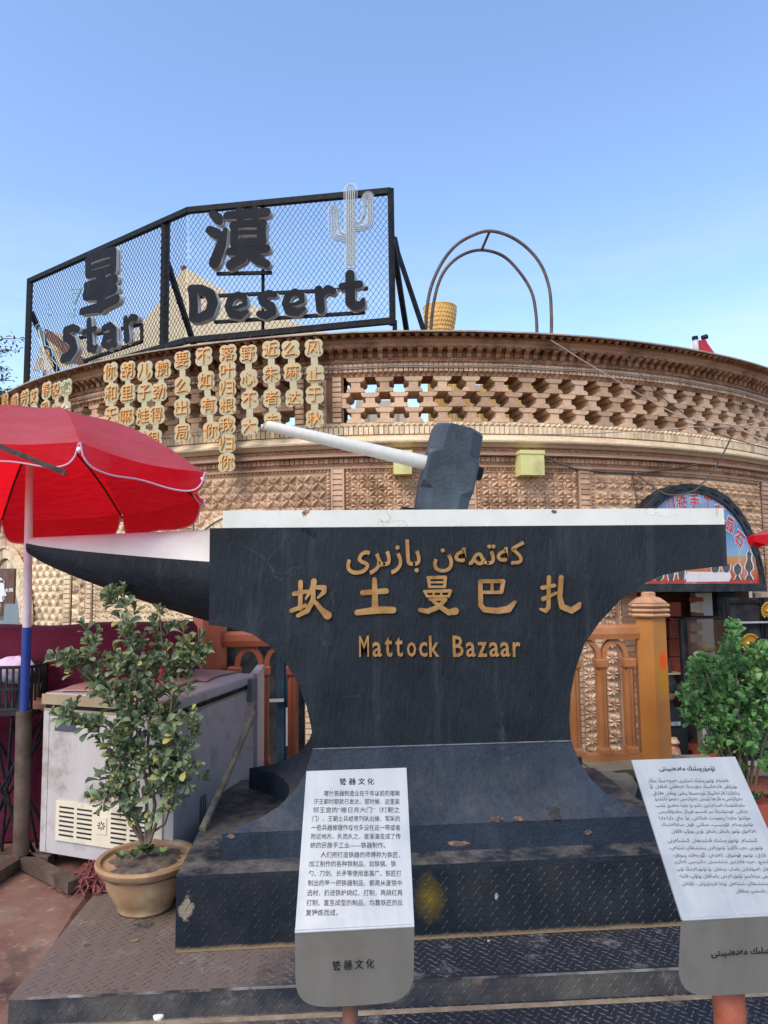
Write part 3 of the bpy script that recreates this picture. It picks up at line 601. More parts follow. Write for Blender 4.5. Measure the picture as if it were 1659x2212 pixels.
def flush(limit=300):
    names = {}
    for (nm, key, mat), items in PILE.items():
        for it in items:
            p = cyl(it[0], it[1], it[2]); names.setdefault(nm, []).append((0 if visible(p, 20) else 1, (p - CAM).length, key, mat, it))
    for nm, lst in names.items():
        lst.sort(key=lambda q: (q[0], q[1])); cache = {}; rest = {}
        for i, (vis, d, key, mat, (th, off, z)) in enumerate(lst):
            fm = MESHF[(nm, key)]
            if i < limit and not vis:
                if (key, mat) not in cache: cache[(key, mat)] = fm().mesh(nm, bm(mat))
                link(nm, cache[(key, mat)], bd, cyl(th, off, z) - bl0, th)
            else:
                mb = rest.setdefault(mat, MB()); tmp = fm(); c_, s_ = math.cos(th), math.sin(th); o = cyl(th, off, z)
                mb.add([(o.x + q[0] * c_ - q[1] * s_, o.y + q[0] * s_ + q[1] * c_, o.z + q[2]) for q in tmp.v], tmp.f)
        for mat, mb in rest.items(): part(nm + '_mass', mb, bm(mat, True), bd, stuff=True)
def bx(w_, d_, h_, ch=.003):
    def f():
        m = MB(); x, z = w_ / 2, h_ / 2
        m.add([(-x, 0, -z), (x, 0, -z), (x, 0, z), (-x, 0, z), (-x + ch, -d_, -z + ch), (x - ch, -d_, -z + ch), (x - ch, -d_, z - ch), (-x + ch, -d_, z - ch)],
              [(4, 5, 6, 7), (0, 1, 5, 4), (1, 2, 6, 5), (2, 3, 7, 6), (3, 0, 4, 7)], r=None)
        return m
    return f
def pyr(w_, d_, h_, bot=False):
    def f():
        m = MB(); x, z = w_ / 2, h_ / 2; tz = z * .6 if bot else -z * .6
        m.add([(-x, 0, -z), (x, 0, -z), (x, 0, z), (-x, 0, z), (0, -d_, 0)], [(0, 1, 4), (1, 2, 4), (2, 3, 4), (3, 0, 4)]); return m
    return f
def tooth(w_, d_, h_, up=True):
    def f():   # triangular face brick: wide base, tip
        m = MB(); x = w_ / 2; s_ = 1 if up else -1
        m.add([(-x, 0, -s_ * h_ / 2), (x, 0, -s_ * h_ / 2), (0, 0, s_ * h_ / 2), (0, -d_, -s_ * h_ * .15), ], [(0, 1, 3), (1, 2, 3), (2, 0, 3)] if up else [(1, 0, 3), (2, 1, 3), (0, 2, 3)]); return m
    return f
def row(name, key, fm, mat, off, z, pitch, t0=T0, t1=T1, phase=0, jit=.0):
    n = int((t1 - t0) / pitch)
    for i in range(n + 1): put(name, key, fm, mat, t0 + pitch * (i + phase), off + rnd.uniform(-jit, jit), z)
# core wall, courses and mouldings
g = MB()
arc_band(g, T0, T1, [(.0, 2.42), (.0, 2.612), (.0, 2.828), (-.28, 2.828), (-.28, 2.7)])
arc_band(g, T0, T1, [(-.28, 3.35), (-.005, 3.35), (.0, 3.51), (.0, 3.60), (.0, 3.63)])
arc_band(g, T0, T1, [(.16, 3.658), (-.3, 3.658), (-.3, 3.35)])
part('core_wall', g, bm('dark', True), bd)
g = MB(); arc_band(g, T0, T1, [(-.28, 2.71), (-5.5, 2.71)]); part('terrace_floor', g, M['stone'], bd)
g = MB(); arc_band(g, T0, T1, [(0, 3.626), (.19, 3.626)]); arc_band(g, T0, T1, [(.10, 3.578), (.105, 3.59), (.14, 3.615), (.145, 3.626)]); arc_band(g, T0, T1, [(0, 3.573), (.10, 3.573), (.10, 3.578)]); part('cornice_moulding', g, bm('dark', True), bd, 30)
g = MB(); arc_band(g, T0, T1, [(.19, 3.661), (.222, 3.661), (.222, 3.674), (.0, 3.69), (-.3, 3.69)]); part('cornice_cap', g, simple('dusty_cap', '#b09a84', .8, 0, .3, 5, .002, 30, '#6b5848', 3), bd)
row('cornice_tooth', 't', tooth(.085, .05, .042, False), 'dark', .165, 3.6435, .0855 / BR / 1.02)
row('fillet_tooth', 't', pyr(.028, .012, .02), 'dark', .10, 3.563, .029 / BR); g = MB(); arc_band(g, T0, T1, [(0, 3.556), (.10, 3.556), (.10, 3.573)]); part('fillet', g, bm('dark', True), bd)
def bracket():
    m = MB(); x = .0215
    pr_ = [(0, -.035), (-.025, -.035), (-.035, -.02), (-.04, 0), (-.075, .012), (-.09, .02), (-.09, .036), (0, .036)]
    m.prism([Vector((-x, a, b * 1.1)) for a, b in pr_], (2 * x, 0, 0)); m.box((-x - .003, -.094, .024), (x + .003, 0, .0393)); return m
row('cornice_bracket', 'b', bracket, 'dark', .0, 3.516, R_(.82))
for z, o_ in ((3.466, .02), (3.449, .024), (3.434, .016)):
    g = MB(); arc_band(g, T0, T1, [(0, z - .0085), (o_, z - .0085), (o_, z + .0085), (0, z + .0085)]); part('bead_fillet', g, bm('dark', True), bd)
row('bead', 'b', pyr(.03, .016, .017), 'dark', .022, 3.465, .0305 / BR); row('bead', 'b2', pyr(.03, .016, .017), 'dark', .022, 3.444, .0305 / BR, phase=.5)
row('soldier_brick', 'u', bx(.044, .02, .078), 'tan', .0, 3.386, .0475 / BR, jit=.001)
row('edge_tooth', 'u', tooth(.055, .03, .045, False), 'dark', .0, 3.328, .0565 / BR)
g = MB(); arc_band(g, T0, T1, [(0, 3.352), (.012, 3.352), (.012, 3.345), (0, 3.345)]); arc_band(g, T0, T1, [(-.28, 3.306), (0, 3.306), (0, 3.35)]); part('lintel_course', g, bm('dark', True), bd)
row('edge_tooth', 'd', tooth(.055, .03, .038, True), 'pale', .0, 2.848, .0565 / BR)
g = MB(); arc_band(g, T0, T1, [(0, 2.828), (-.0, 2.868), (-.28, 2.868)]); part('sill_course', g, bm('pale', True), bd)
row('soldier_brick', 'l', bx(.0445, .02, .076), 'pale', .0, 2.786, .0475 / BR, jit=.001)
g = MB(); arc_band(g, T0, T1, [(0, 2.612), (.05, 2.618), (.075, 2.640), (.12, 2.650), (.128, 2.664), (.12, 2.678), (.07, 2.688), (.065, 2.715), (0, 2.745)]); part('ledge_moulding', g, bm('pale', True), bd, 30)
for z in (2.603, 2.588):
    g = MB(); arc_band(g, T0, T1, [(0, z - .007), (.02, z - .007), (.02, z + .007), (0, z + .007)]); part('bead_fillet', g, bm('red', True), bd)
row('bead', 'l', pyr(.024, .014, .014), 'red', .02, 2.603, .025 / BR); row('bead', 'l2', pyr(.024, .014, .014), 'red', .02, 2.588, .025 / BR, phase=.5)
g = MB(); arc_band(g, T0, T1, [(0, 2.535), (.055, 2.54), (.06, 2.572), (0, 2.58)]); part('string_course', g, bm('red', True), bd)
row('soldier_brick', 's', bx(.044, .012, .046), 'red', .0, 2.507, .0475 / BR)
# lattice
def iblock():
    m = MB(); D = .30
    def slab(z0, z1, rt):   # rounded corners on the inner side
        W = .0865; r = .034; pts = []
        if rt:  # rounded at bottom
            pts = [(-W, z1), (-W, z0 + r)] + [(-W + r * (1 - math.cos(a)), z0 + r * (1 - math.sin(a))) for a in (.5, 1.05)] + [(-W + r, z0), (W - r, z0)] + [(W - r * (1 - math.cos(a)), z0 + r * (1 - math.sin(a))) for a in (1.05, .5)] + [(W, z0 + r), (W, z1)]
        else:
            pts = [(-W, z0), (W, z0), (W, z1 - r)] + [(W - r * (1 - math.cos(a)), z1 - r * (1 - math.sin(a))) for a in (.5, 1.05)] + [(W - r, z1), (-W + r, z1)] + [(-W + r * (1 - math.cos(a)), z1 - r * (1 - math.sin(a))) for a in (1.05, .5)] + [(-W, z1 - r)]
        m.prism([Vector((x, -.005, z)) for x, z in pts], (0, D, 0))
    slab(.029, .0708, True); slab(-.0708, -.029, False); m.box((-.0435, .003, -.0270), (.0435, D - .01, .0270)); return m
LP = R_(2.42)
for r_ in range(3):
    z = 3.306 - .0755 - r_ * .1475
    th = R_(-9.08) + (LP / 2 if r_ == 1 else 0)
    k0 = int((T0 - th) / LP)
    for i in range(k0, 60):
        q = th + i * LP
        if T0 < q < T1 and not (R_(-14.6) < q < R_(-10.3)): put('lattice_block', 'i', iblock, 'tan', q, -.0, z)
# pilaster and niche between the lattice runs
g = MB(); arc_block(g, R_(-14.3), R_(-10.1), 2.868, 3.306, -.012, -.27); part('parapet_pier', g, bm('dark', True), bd)
for tc_ in (R_(-10.65), R_(-13.85)):
    for i in range(9): put('pier_brick', 'p', bx(.088, .022, .044), 'tan', tc_, -.005, 2.895 + i * .049)
# relief tiles
def star(w_, h_, d_=.028, flat=.0):
    def f():
        m = MB(); V = [(0, -.3 * d_, 0)]
        for k_ in range(8):
            a = PI / 4 * k_; r = (.33 if flat else .27) if k_ % 2 == 0 else .36; V.append((r * math.cos(a) * w_, -d_, r * math.sin(a) * h_))
        for k_ in range(8):
            a = PI / 4 * k_ + PI / 8; r = .30 if not flat else .33; V.append((r * math.cos(a) * w_, -.12 * d_, r * math.sin(a) * h_))
        s_ = .5 * (1 - flat)
        for k_ in range(8):
            a = PI / 4 * k_; cx, cz = round(math.cos(a) * 1.0), round(math.sin(a)); 
            if k_ % 2: cx, cz = (1 if math.cos(a) > 0 else -1), (1 if math.sin(a) > 0 else -1); q = s_ * (.80 if flat else 1)
            else: q = s_
            V.append((cx * q * w_, 0, cz * q * h_))
        F = []
        for k_ in range(8):
            p, vn, vp, o = 1 + k_, 9 + k_, 9 + (k_ - 1) % 8, 17 + k_; on = 17 + (k_ + 1) % 8
            F += [(0, vp, p), (0, p, vn), (p, vp, o), (p, o, vn), (vn, o, on)]
        m.add(V, F)
        if flat: m.add([(-w_ * .495, .004, -h_ * .495), (w_ * .495, .004, -h_ * .495), (w_ * .495, .004, h_ * .495), (-w_ * .495, .004, h_ * .495)], [(0, 1, 2, 3)])
        return m
    return f
def diamond(w_, h_, d_=.045, clip=(-1, 1, -1, 1)):
    def f():
        m = MB(); a, b = w_ / 2, h_ / 2; V = [(0, -.15 * d_, 0)]; F = []
        ax = [(1, 0), (0, 1), (-1, 0), (0, -1)]
        for i in range(4):
            (x0, z0), (x1, z1) = ax[i], ax[(i + 1) % 4]; q = lambda s_, t_: (x0 * s_ + x1 * t_, z0 * s_ + z1 * t_)
            o = len(V)
            for (x, z), y in ((q(.64, 0), -.8), (q(.99, 0), -.05), (q(.70, .27), -.08), (q(.495, .495), -1.0), (q(.27, .70), -.08), (q(0, .64), -.8), (q(0, .99), -.05)): V.append((x * a, y * d_, z * b))
            F += [(0, o, o + 2), (o, o + 1, o + 2), (0, o + 2, o + 3), (0, o + 3, o + 4), (0, o + 4, o + 5), (o + 5, o + 4, o + 6)]
        V = [(max(clip[0] * a, min(clip[1] * a, x)), y, max(clip[2] * b, min(clip[3] * b, z))) for x, y, z in V]
        m.add(V, [t[::-1] for t in F] if False else F); return m
    return f
def star_panel(t0, t1, z0, z1, mat='tan', cw=.181, chh=.161):
    nx = max(1, round((t1 - t0) * BR / cw)); dw = (t1 - t0) / nx; nz = max(1, round((z1 - z0) / chh)); dz = (z1 - z0) / nz
    for j in range(2 * nz + 1):
        for i in range(nx + 1):
            th = t0 + dw * (i if j % 2 else i + .5)
            if j % 2 == 0 and i == nx: continue
            cl = (0 if (j % 2 and i == 0) else -1, 0 if (j % 2 and i == nx) else 1, 0 if j == 0 else -1, 0 if j == 2 * nz else 1)
            put('star_tile', 'd%.4f_%.4f_%s' % (dw, dz, cl), diamond(dw * BR, dz, .045, cl), mat, th, -.010, z0 + dz * j / 2)
def petal(w_, h_, d_=.034):
    def f():
        m = MB()
        for sx, sz in ((1, 1), (-1, 1), (-1, -1), (1, -1)):
            a = Vector((0, 0, 0)); b = Vector((sx * .49 * w_, 0, sz * .49 * h_)); mid = (a + b) / 2; nrm = Vector((-sz * w_, 0, sx * h_)) * .115
            L1, L2 = a.lerp(b, .25), a.lerp(b, .75); up = Vector((0, -d_, 0))
            m.add([a, L1 + nrm * .8, mid + nrm, L2 + nrm * .8, b, L2 - nrm * .8, mid - nrm, L1 - nrm * .8, L1 + up * .7, mid + up, L2 + up * .7],
                  [(0, 1, 8), (1, 2, 9, 8), (2, 3, 10, 9), (3, 4, 10), (4, 5, 10), (5, 6, 9, 10), (6, 7, 8, 9), (7, 0, 8)])
        for x, z in ((0, .36), (.36, 0), (0, -.36), (-.36, 0)):
            q = .1; m.add([(x * w_ + a * q * w_, -.0, z * h_ + b * q * h_) for a, b in ((-1, 0), (0, -1), (1, 0), (0, 1))] + [(x * w_, -d_ * .45, z * h_)], [(0, 1, 4), (1, 2, 4), (2, 3, 4), (3, 0, 4)])
        m.add([(-w_ * .5, .003, -h_ * .5), (w_ * .5, .003, -h_ * .5), (w_ * .5, .003, h_ * .5), (-w_ * .5, .003, h_ * .5)], [(0, 1, 2, 3)])
        return m
    return f
def pyramids(w_, h_, d_=.042):
    def f():
        m = MB()
        for cx, cz, s_, fl in ((-.25, -.22, .42, 1), (.25, -.22, .42, 1), (0, .26, .42, 1), (-.5, .26, .3, -1), (.5, .26, .3, -1), (0, -.2, .3, -1)):
            pts = [(cx - s_ * .5, cz - fl * s_ * .45), (cx + s_ * .5, cz - fl * s_ * .45), (cx, cz + fl * s_ * .6)]
            pts = [(max(-.495, min(.495, a)), max(-.495, min(.495, b))) for a, b in pts]
            V = [(a * w_, 0, b * h_) for a, b in pts] + [(cx * .96 * w_, -d_ * (1 if fl > 0 else .5), cz * h_)]
            F = [(0, 1, 3), (1, 2, 3), (2, 0, 3)] if fl > 0 else [(1, 0, 3), (2, 1, 3), (0, 2, 3)]
            m.add(V, F)
        m.add([(-w_ * .5, .003, -h_ * .5), (w_ * .5, .003, -h_ * .5), (w_ * .5, .003, h_ * .5), (-w_ * .5, .003, h_ * .5)], [(0, 1, 2, 3)])
        return m
    return f
for j in range(3): put('rosette_tile', 'niche', star(.155, .14, .045, .06), 'tan', R_(-12.25), -.004, 2.94 + .142 * j)
g = MB(); fr = MB()
def panel(t0, t1, z0, z1, kind, pw, ph, mat, border=True, minz=None, shift=False):
    arc_band(g, t0, t1, [(-.012, z0), (-.012, z1)])
    nx = max(1, round((t1 - t0 - (R_(.7) if border else 0)) * BR / pw)); tb = R_(.35) if border else 0; dw = (t1 - t0 - 2 * tb) / nx
    nz = max(1, round((z1 - z0 - (.04 if border else 0)) / ph)); zb = .02 if border else 0; dz = (z1 - z0 - 2 * zb) / nz
    w_ = dw * BR * .985; fm = {'star_tile': star(w_, dz * .985), 'rosette_tile': star(w_, dz * .985, .045, .06), 'petal_tile': petal(w_, dz * .99), 'pyramid_tile': pyramids(w_, dz * .98)}[kind]
    if kind == 'star_tile' and border: star_panel(t0 + tb, t1 - tb, z0 + zb, z1 - zb, mat)
    for i in range(nx):
        for j in range(nz if not (kind == 'star_tile' and border) else 0): put(kind, '%.4f_%.4f' % (w_, dz), fm, mat, t0 + tb + dw * (i + .5), -.008, z0 + zb + dz * (j + .5))
    if border:
        for a in (t0 + R_(.17), t1 - R_(.17)):
            n_ = int((z1 - z0) / .035)
            for j in range(n_): put('border_tooth', 'v', pyr(.03, .018, .033), mat, a, -.008, z0 + (z1 - z0) * (j + .5) / n_)
        n_ = int((t1 - t0) * BR / .036)
        for i in range(n_): put('border_tooth', 'v', pyr(.03, .018, .033), mat, t0 + (t1 - t0) * (i + .5) / n_, -.006, z1 + .015)
def pier(t0, t1, z0, z1, mat='tan', bh=.05, ncol=1):
    arc_band(g, t0, t1, [(.0, z0), (.0, z1)]); n_ = int((z1 - z0) / bh); w_ = (t1 - t0) / ncol
    for c_ in range(ncol):
        for j in range(n_): put('pier_brick', 'b%.3f' % (w_ * BR), bx(w_ * BR - .006, .016, bh - .007), mat, t0 + w_ * (c_ + .5), .0, z0 + (z1 - z0) * (j + .5) / n_)
def rib(t, z0, z1, w_=.018, off=.02): arc_block(fr, t - w_ / 2 / BR, t + w_ / 2 / BR, z0, z1, off, -.01)
ZT = 2.435
panel(R_(-10.0), R_(-.35), 1.15, ZT - .03, 'star_tile', .119, .117, 'tan'); panel(R_(.82), R_(9.7), 1.3, ZT - .03, 'star_tile', .119, .117, 'tan')
panel(R_(11.0), R_(33.0), 1.29, ZT - .03, 'rosette_tile', .14, .157, 'tan')
panel(R_(-23.5), R_(-11.25), 1.75, ZT - .03, 'petal_tile', .146, .157, 'tan'); panel(R_(-36), R_(-24.4), 1.75, ZT - .03, 'petal_tile', .146, .157, 'pale')
panel(R_(-48), R_(-37), 1.95, ZT - .03, 'petal_tile', .146, .157, 'pale'); panel(R_(-62), R_(-49), 1.95, ZT - .03, 'petal_tile', .146, .157, 'pale')
for t_ in (-11.05, -.15, .0): pass
for a, b in ((-11.1, -10.15), (-.2, .68), (9.85, 10.85), (33.2, 34.6), (-24.3, -23.6), (-36.9, -36.1), (-48.9, -48.1)):
    pier(R_(a), R_(b), 1.15 if a > -12 else 1.7, ZT, 'tan'); rib(R_(a), 1.1, ZT); rib(R_(b), 1.1, ZT)
panel(R_(34.8), R_(42), 1.2, ZT - .03, 'rosette_tile', .14, .157, 'tan')
arc_band(g, R_(-24.5), T1, [(-.03, 1.98), (-.03, 2.45)]); arc_band(g, T0, R_(-24.5), [(-.03, 1.98), (-.03, 2.45)]); arc_band(g, R_(9), T1, [(-.03, 1.28), (-.03, 1.98)]); arc_band(g, R_(-11.4), R_(10), [(-.03, 1.1), (-.03, 1.98)])
g2 = MB(); arc_band(g2, T0, T1, [(0, 2.425), (.018, 2.43), (.018, 2.45), (0, 2.455)]); part('panel_fillet', g2, bm('red', True), bd)
arc_band(g, T0, T1, [(0, 2.455), (0, 2.49)]); arc_band(g, T0, T1, [(-.012, 2.38), (-.012, 2.43)])
# lower zone, left: pyramids panel, petal column, piers
panel(R_(-35.2), R_(-27.3), .95, 1.68, 'pyramid_tile', .125, .11, 'pale'); panel(R_(-38.4), R_(-36.2), -.2, 1.72, 'petal_tile', .2, .15, 'pale', False)
pier(R_(-39.6), R_(-38.5), -.6, 1.74, 'pale'); pier(R_(-36.1), R_(-35.3), -.6, 1.74, 'pale'); panel(R_(-27.1), R_(-24.3), -.2, 1.72, 'pyramid_tile', .1, .1, 'pale', False)
pier(R_(-35.2), R_(-27.3), -.6, .93, 'pale', .05, 8)
pier(R_(-24.2), R_(-21.4), -.6, 1.30, 'pale', .05, 2)
pier(R_(-13.4), R_(-8.6), -1.2, 1.14, 'pale', .052, 4); pier(R_(-8.5), R_(9.0), -1.2, 1.14, 'tan', .06, 12)
arc_band(g, R_(-10.2), R_(10), [(.0, 1.13), (0, 1.16)])
# lower zone, right of the anvil: star strips
panel(R_(9.55), R_(10.75), -.9, 1.28, 'star_tile', .13, .122, 'tan', False); pier(R_(9.0), R_(9.5), -.9, 1.28, 'tan'); pier(R_(10.85), R_(11.45), -.9, 1.28, 'tan'); rib(R_(11.5), -.9, 1.28)
panel(R_(11.65), R_(12.95), -.9, 1.28, 'rosette_tile', .14, .15, 'tan', False); rib(R_(13.05), -.9, 1.28); pier(R_(13.15), R_(13.4), -.9, 1.28, 'tan'); pier(R_(13.5), R_(15.1), -1.2, 1.28, 'dark', .055, 1)
pier(R_(30.5), R_(42), -1.2, 1.2, 'tan', .06, 9)
# doorway arches on the left: (theta centre, spring z, outer radius)
def arch(tc_, zs, r0, r1, off, mat, n_=26, a0=0, a1=PI, w_=None):
    for i in range(n_):
        a = a0 + (a1 - a0) * (i + .5) / n_; rm = (r0 + r1) / 2; da = (a1 - a0) / n_
        pts = []
        for rr, aa in ((r0, -da * .46), (r1, -da * .46), (r1, da * .46), (r0, da * .46)):
            pts.append(cyl(tc_ - rr * math.cos(a + aa) / BR, off, zs + rr * math.sin(a + aa)))
        dv = Vector((math.sin(tc_), -math.cos(tc_), 0)) * .05
        mb = MB(); mb.prism([p - dv for p in pts], dv); part('arch_brick', mb, bm(mat), bd)
TA = R_(-18.2)
arch(TA, 1.30, .64, .74, .05, 'pale', 30); arch(TA, 1.30, .745, .775, .07, 'pale', 46); arch(TA, 1.30, .52, .63, .0, 'tan', 24)
for nn in range(2):
    TB = R_(-53.2)
    pass
arch(TB, .93, .78, .90, .06, 'pale', 34); arch(TB, .93, .62, .755, .03, 'pale', 30); arch(TB, .93, .46, .58, .0, 'pale', 26); arch(TB, .93, .905, .935, .08, 'pale', 50)
for sd_ in (-1, 1):
    for ri, (ra, rb_) in enumerate(((.78, .90), (.62, .755), (.46, .58))):
        for j in range(14): put('pier_brick', 'j%d' % ri, bx(rb_ - ra, .03 + .03 * (2 - ri), .062), 'pale', TB + sd_ * (ra + rb_) / 2 / BR, .0, .93 - .035 - j * .068)
# spandrels beside the arches
def spandrel(tc_, hw, zs, r, z1, off=-.005):
    n_ = 24
    for i in range(n_):
        x0, x1 = -hw + 2 * hw * i / n_, -hw + 2 * hw * (i + 1) / n_; h = lambda x: zs + (math.sqrt(max(0, r * r - x * x)) if abs(x) < r else 0)
        g.add([cyl(tc_ + x0 / BR, off, h(x0)), cyl(tc_ + x1 / BR, off, h(x1)), cyl(tc_ + x1 / BR, off, z1), cyl(tc_ + x0 / BR, off, z1)], [(0, 1, 2, 3)])
spandrel(TA, .80, 1.30, .52, 1.76); spandrel(TB, .95, .93, .46, 1.98)
arc_band(g, R_(-48), R_(-39.6), [(-.03, -1.2), (-.03, 1.98)]); arc_band(g, R_(-66), R_(-61), [(0, -1.2), (0, 1.98)])
panel(R_(-46.5), R_(-39.7), .2, 1.93, 'petal_tile', .146, .157, 'pale', False)
# brick infill under the ledge left
arc_band(g, R_(-48), R_(-24.3), [(-.02, -1.2), (-.02, 1.98)])
arc_band(g, R_(-13.5), R_(9.6), [(-.02, -1.2), (-.02, 1.2)]); arc_band(g, R_(9), R_(15.1), [(-.02, -1.2), (-.02, 1.3)])
arc_band(g, R_(15), R_(31), [(0, 1.24), (0, 1.32)]); arc_band(g, R_(30.4), R_(42), [(-.01, -1.2), (-.01, 1.32)])
part('panel_backing', g, bm('tan', True), bd); part('panel_rib', fr, bm('red', True), bd)
flush()
# blue metal doors in the arched doorways
g = MB(); arc_band(g, TA - .6 / BR, TA + .6 / BR, [(-.25, -1.2), (-.25, 1.7)]); part('doorway_recess', g, M['dark'], bd)
g = MB(); arc_band(g, TB - .6 / BR, TB + .6 / BR, [(-.25, -1.2), (-.25, 1.6)]); part('doorway_recess', g, M['dark'], bd)
dr = MB(); x0 = P(598, 1400, Y=6.72).x; x1 = P(640, 1400, Y=6.72).x
dr.box((x0, 6.70, -1.2), (x1, 6.75, 1.15)); dr.box((x0 - .55, 6.72, 1.0), (x0 + .02, 6.75, 1.12)); dr.box((x0 + .05, 6.685, -1.2), (x0 + .07, 6.70, 1.1)); dr.box((x0 + .11, 6.685, -1.2), (x0 + .12, 6.70, 1.1))
d_ = part('door', dr, M['bluedoor'], bd); h_ = MB(); h_.box((x0 - .06, 6.64, .30), (x0 + .07, 6.665, .325)); h_.box((x0 + .085, 6.67, -.1), (x0 + .105, 6.69, .24)); part('handle', h_, M['metal'], d_)
# conduits and clips along the parapet
for z, off, r_, a, b in ((3.40, .035, .006, -60, 40), (3.385, .03, .005, -60, 40)):
    g = MB(); g.tube([cyl(R_(a + (b - a) * i / 80), off, z + .004 * math.sin(i * .9)) for i in range(81)], r_, 6); solo('conduit', g, M['palecable'], ('thin beige conduit pipe clipped along the parapet above the lattice' if off > .032 else 'thinner conduit pipe just below another along the parapet above the lattice'), 'pipe')
g = MB(); g.tube([cyl(R_(-40 + 75 * i / 60), .075, 2.542) for i in range(61)], .008, 6); solo('conduit', g, M['palecable'], 'beige trunking pipe running under the pale ledge of the round building', 'pipe')

# ------------------------------------------------------------------ cables
def wire(pts, r, mat, label, sag=0, n=10):
    P_ = []
    for (a, b) in zip(pts[:-1], pts[1:]):
        for i in range(n): s_ = i / n; q = a.lerp(b, s_); q.z -= sag * 4 * s_ * (1 - s_); P_.append(q)
    P_.append(pts[-1]); g = MB(); g.tube(P_, r, 5); return solo('cable', g, M[mat], label, 'cable')
def W_(px, py, off): th, z = onc(px, py, off); return cyl(th, off, z)
wire([W_(1190, 735, .24), W_(1400, 862, .3), W_(1480, 903, .5), W_(1659, 925, .9)], .006, 'palecable', 'pale cable slanting from the cornice down across the lattice to the right edge', .01)
wire([W_(1330, 742, .24), W_(1420, 850, .3), W_(1530, 930, .35), W_(1659, 968, .5)], .005, 'cable', 'second slanting cable starting further right on the cornice, thin and brown', .01)
wire([W_(1137, 938, .1), W_(1350, 932, .3), W_(1500, 922, .5), W_(1590, 920, .6), W_(1659, 905, .8)], .006, 'palecable', 'almost level cable across the lower parapet bricks', .01)
wire([W_(1588, 925, .6), W_(1545, 1010, .45), W_(1500, 1060, .4), W_(1440, 1068, .3), W_(1368, 1018, .15)], .008, 'cable', 'dark cable drooping in front of the arched shop sign', .02)
wire([W_(1590, 922, .6), W_(1659, 958, .8)], .008, 'palecable', 'short cable running down right from the cable joint')
wire([W_(1175, 985, .08), W_(1240, 1012, .06), W_(1370, 1022, .06), W_(1505, 1003, .08)], .010, 'cable', 'thick black cable running right from the larger junction box', .01)
wire([W_(1365, 1018, .04), W_(1378, 1100, .04)], .006, 'cable', 'vertical cable down the rosette panel left of the arched sign')
# junction boxes
for px0, px1, py0, py1, lab in ((849, 889, 975, 1026, 'smaller yellow junction box behind the white hammer handle'), (1117, 1172, 975, 1028, 'larger yellow junction box on the wall right of the hammer head')):
    th, z1 = onc((px0 + px1) / 2, py0, .1); z0 = onc((px0 + px1) / 2, py1, .1)[1]; hw = (px1 - px0) / 2 * 6.4 / FPX
    t = thing('junction_box', lab, 'junction box', cyl(th, .0, z0), 'junction boxes', th)
    g = MB(); g.box((-hw, -.16, 0), (hw, 0, (z1 - z0) - .035)); link('box_body', g.mesh('box_body', M['box']), t)
    g = MB(); g.box((-hw - .006, -.168, (z1 - z0) - .034), (hw + .006, 0, z1 - z0)); link('box_lid', g.mesh('box_lid', M['box']), t)

# ------------------------------------------------------------------ SIGN CAGE on the roof
SL, SM, SB, SR = [P(a, b, Z=3.78) for a, b in ((57, 835), (354, 753), (403, 736), (848, 693))]
SH = 1.31
sg = thing('rooftop_sign_cage', 'black wire mesh sign cage on the roof carrying Star and Desert lettering', 'sign', (SB.x, SB.y, 3.78))
up = Vector((0, 0, SH))
HT = [P(64, 607, Y=SL.y).z - 3.78, P(360, 483, Y=SM.y).z - 3.78, P(412, 455, Y=SB.y).z - 3.78, P(840, 413, Y=SR.y).z - 3.78]
cs = [SL, SM, SB, SR]; tops = [c_ + Vector((0, 0, h)) for c_, h in zip(cs, HT)]
for a, b in ((SL, SB), (SB, SR), (tops[0], tops[2]), (tops[2], tops[3])):
    g = MB(); g.bar(a, b, .05, .055); part('frame_rail', g, M['frame'], sg)
for a, b in zip(cs, tops):
    if a is SB: continue
    g = MB(); g.bar(a - Vector((0, 0, .04)), b + Vector((0, 0, .02)), .075 if a is SM else .055); part('frame_post', g, M['frame'], sg)
    g = MB(); g.bar(a.lerp(b, .72) + Vector((0, .05, 0)), a + Vector((.28, .9, -.1)), .05); part('rear_brace', g, M['frame'], sg)
g = MB(); g.bar(SR + Vector((.02, 0, 0)), SR + Vector((.02, 0, -.12)), .04); part('foot_post', g, M['frame'], sg)
g = MB(); mA, mB = SB.lerp(SR, .385), tops[2].lerp(tops[3], .385); g.bar(mA + Vector((0, .04, 0)), mB + Vector((0, .04, 0)), .03); part('frame_post', g, M['frame'], sg)
def meshfill(mb, A, B, hA, hB, pw=.053, ph=.072, r=.0028):
    d = (B - A); L = d.length; d.normalize(); sl = ph / pw
    for sgn in (1, -1):
        x = -4 * L
        q = -(max(hA, hB)) / sl if sgn > 0 else 0
        n_ = int((L + max(hA, hB) / sl) / pw) + 2
        for i in range(n_):
            x0 = q + i * pw; seg = []
            for k_ in range(0, 41):
                z = max(hA, hB) * k_ / 40; x = x0 + sgn * z / sl
                if 0 <= x <= L and z <= hA + (hB - hA) * x / L: seg.append((x, z))
            if len(seg) > 1: mb.bar(A + d * seg[0][0] + Vector((0, 0, seg[0][1])), A + d * seg[-1][0] + Vector((0, 0, seg[-1][1])), r * 1.6, r)
g = MB(); meshfill(g, SL, SB, HT[0], HT[2]); meshfill(g, SB, SR, HT[2], HT[3]); part('wire_mesh', g, M['frame'], sg, stuff=True)
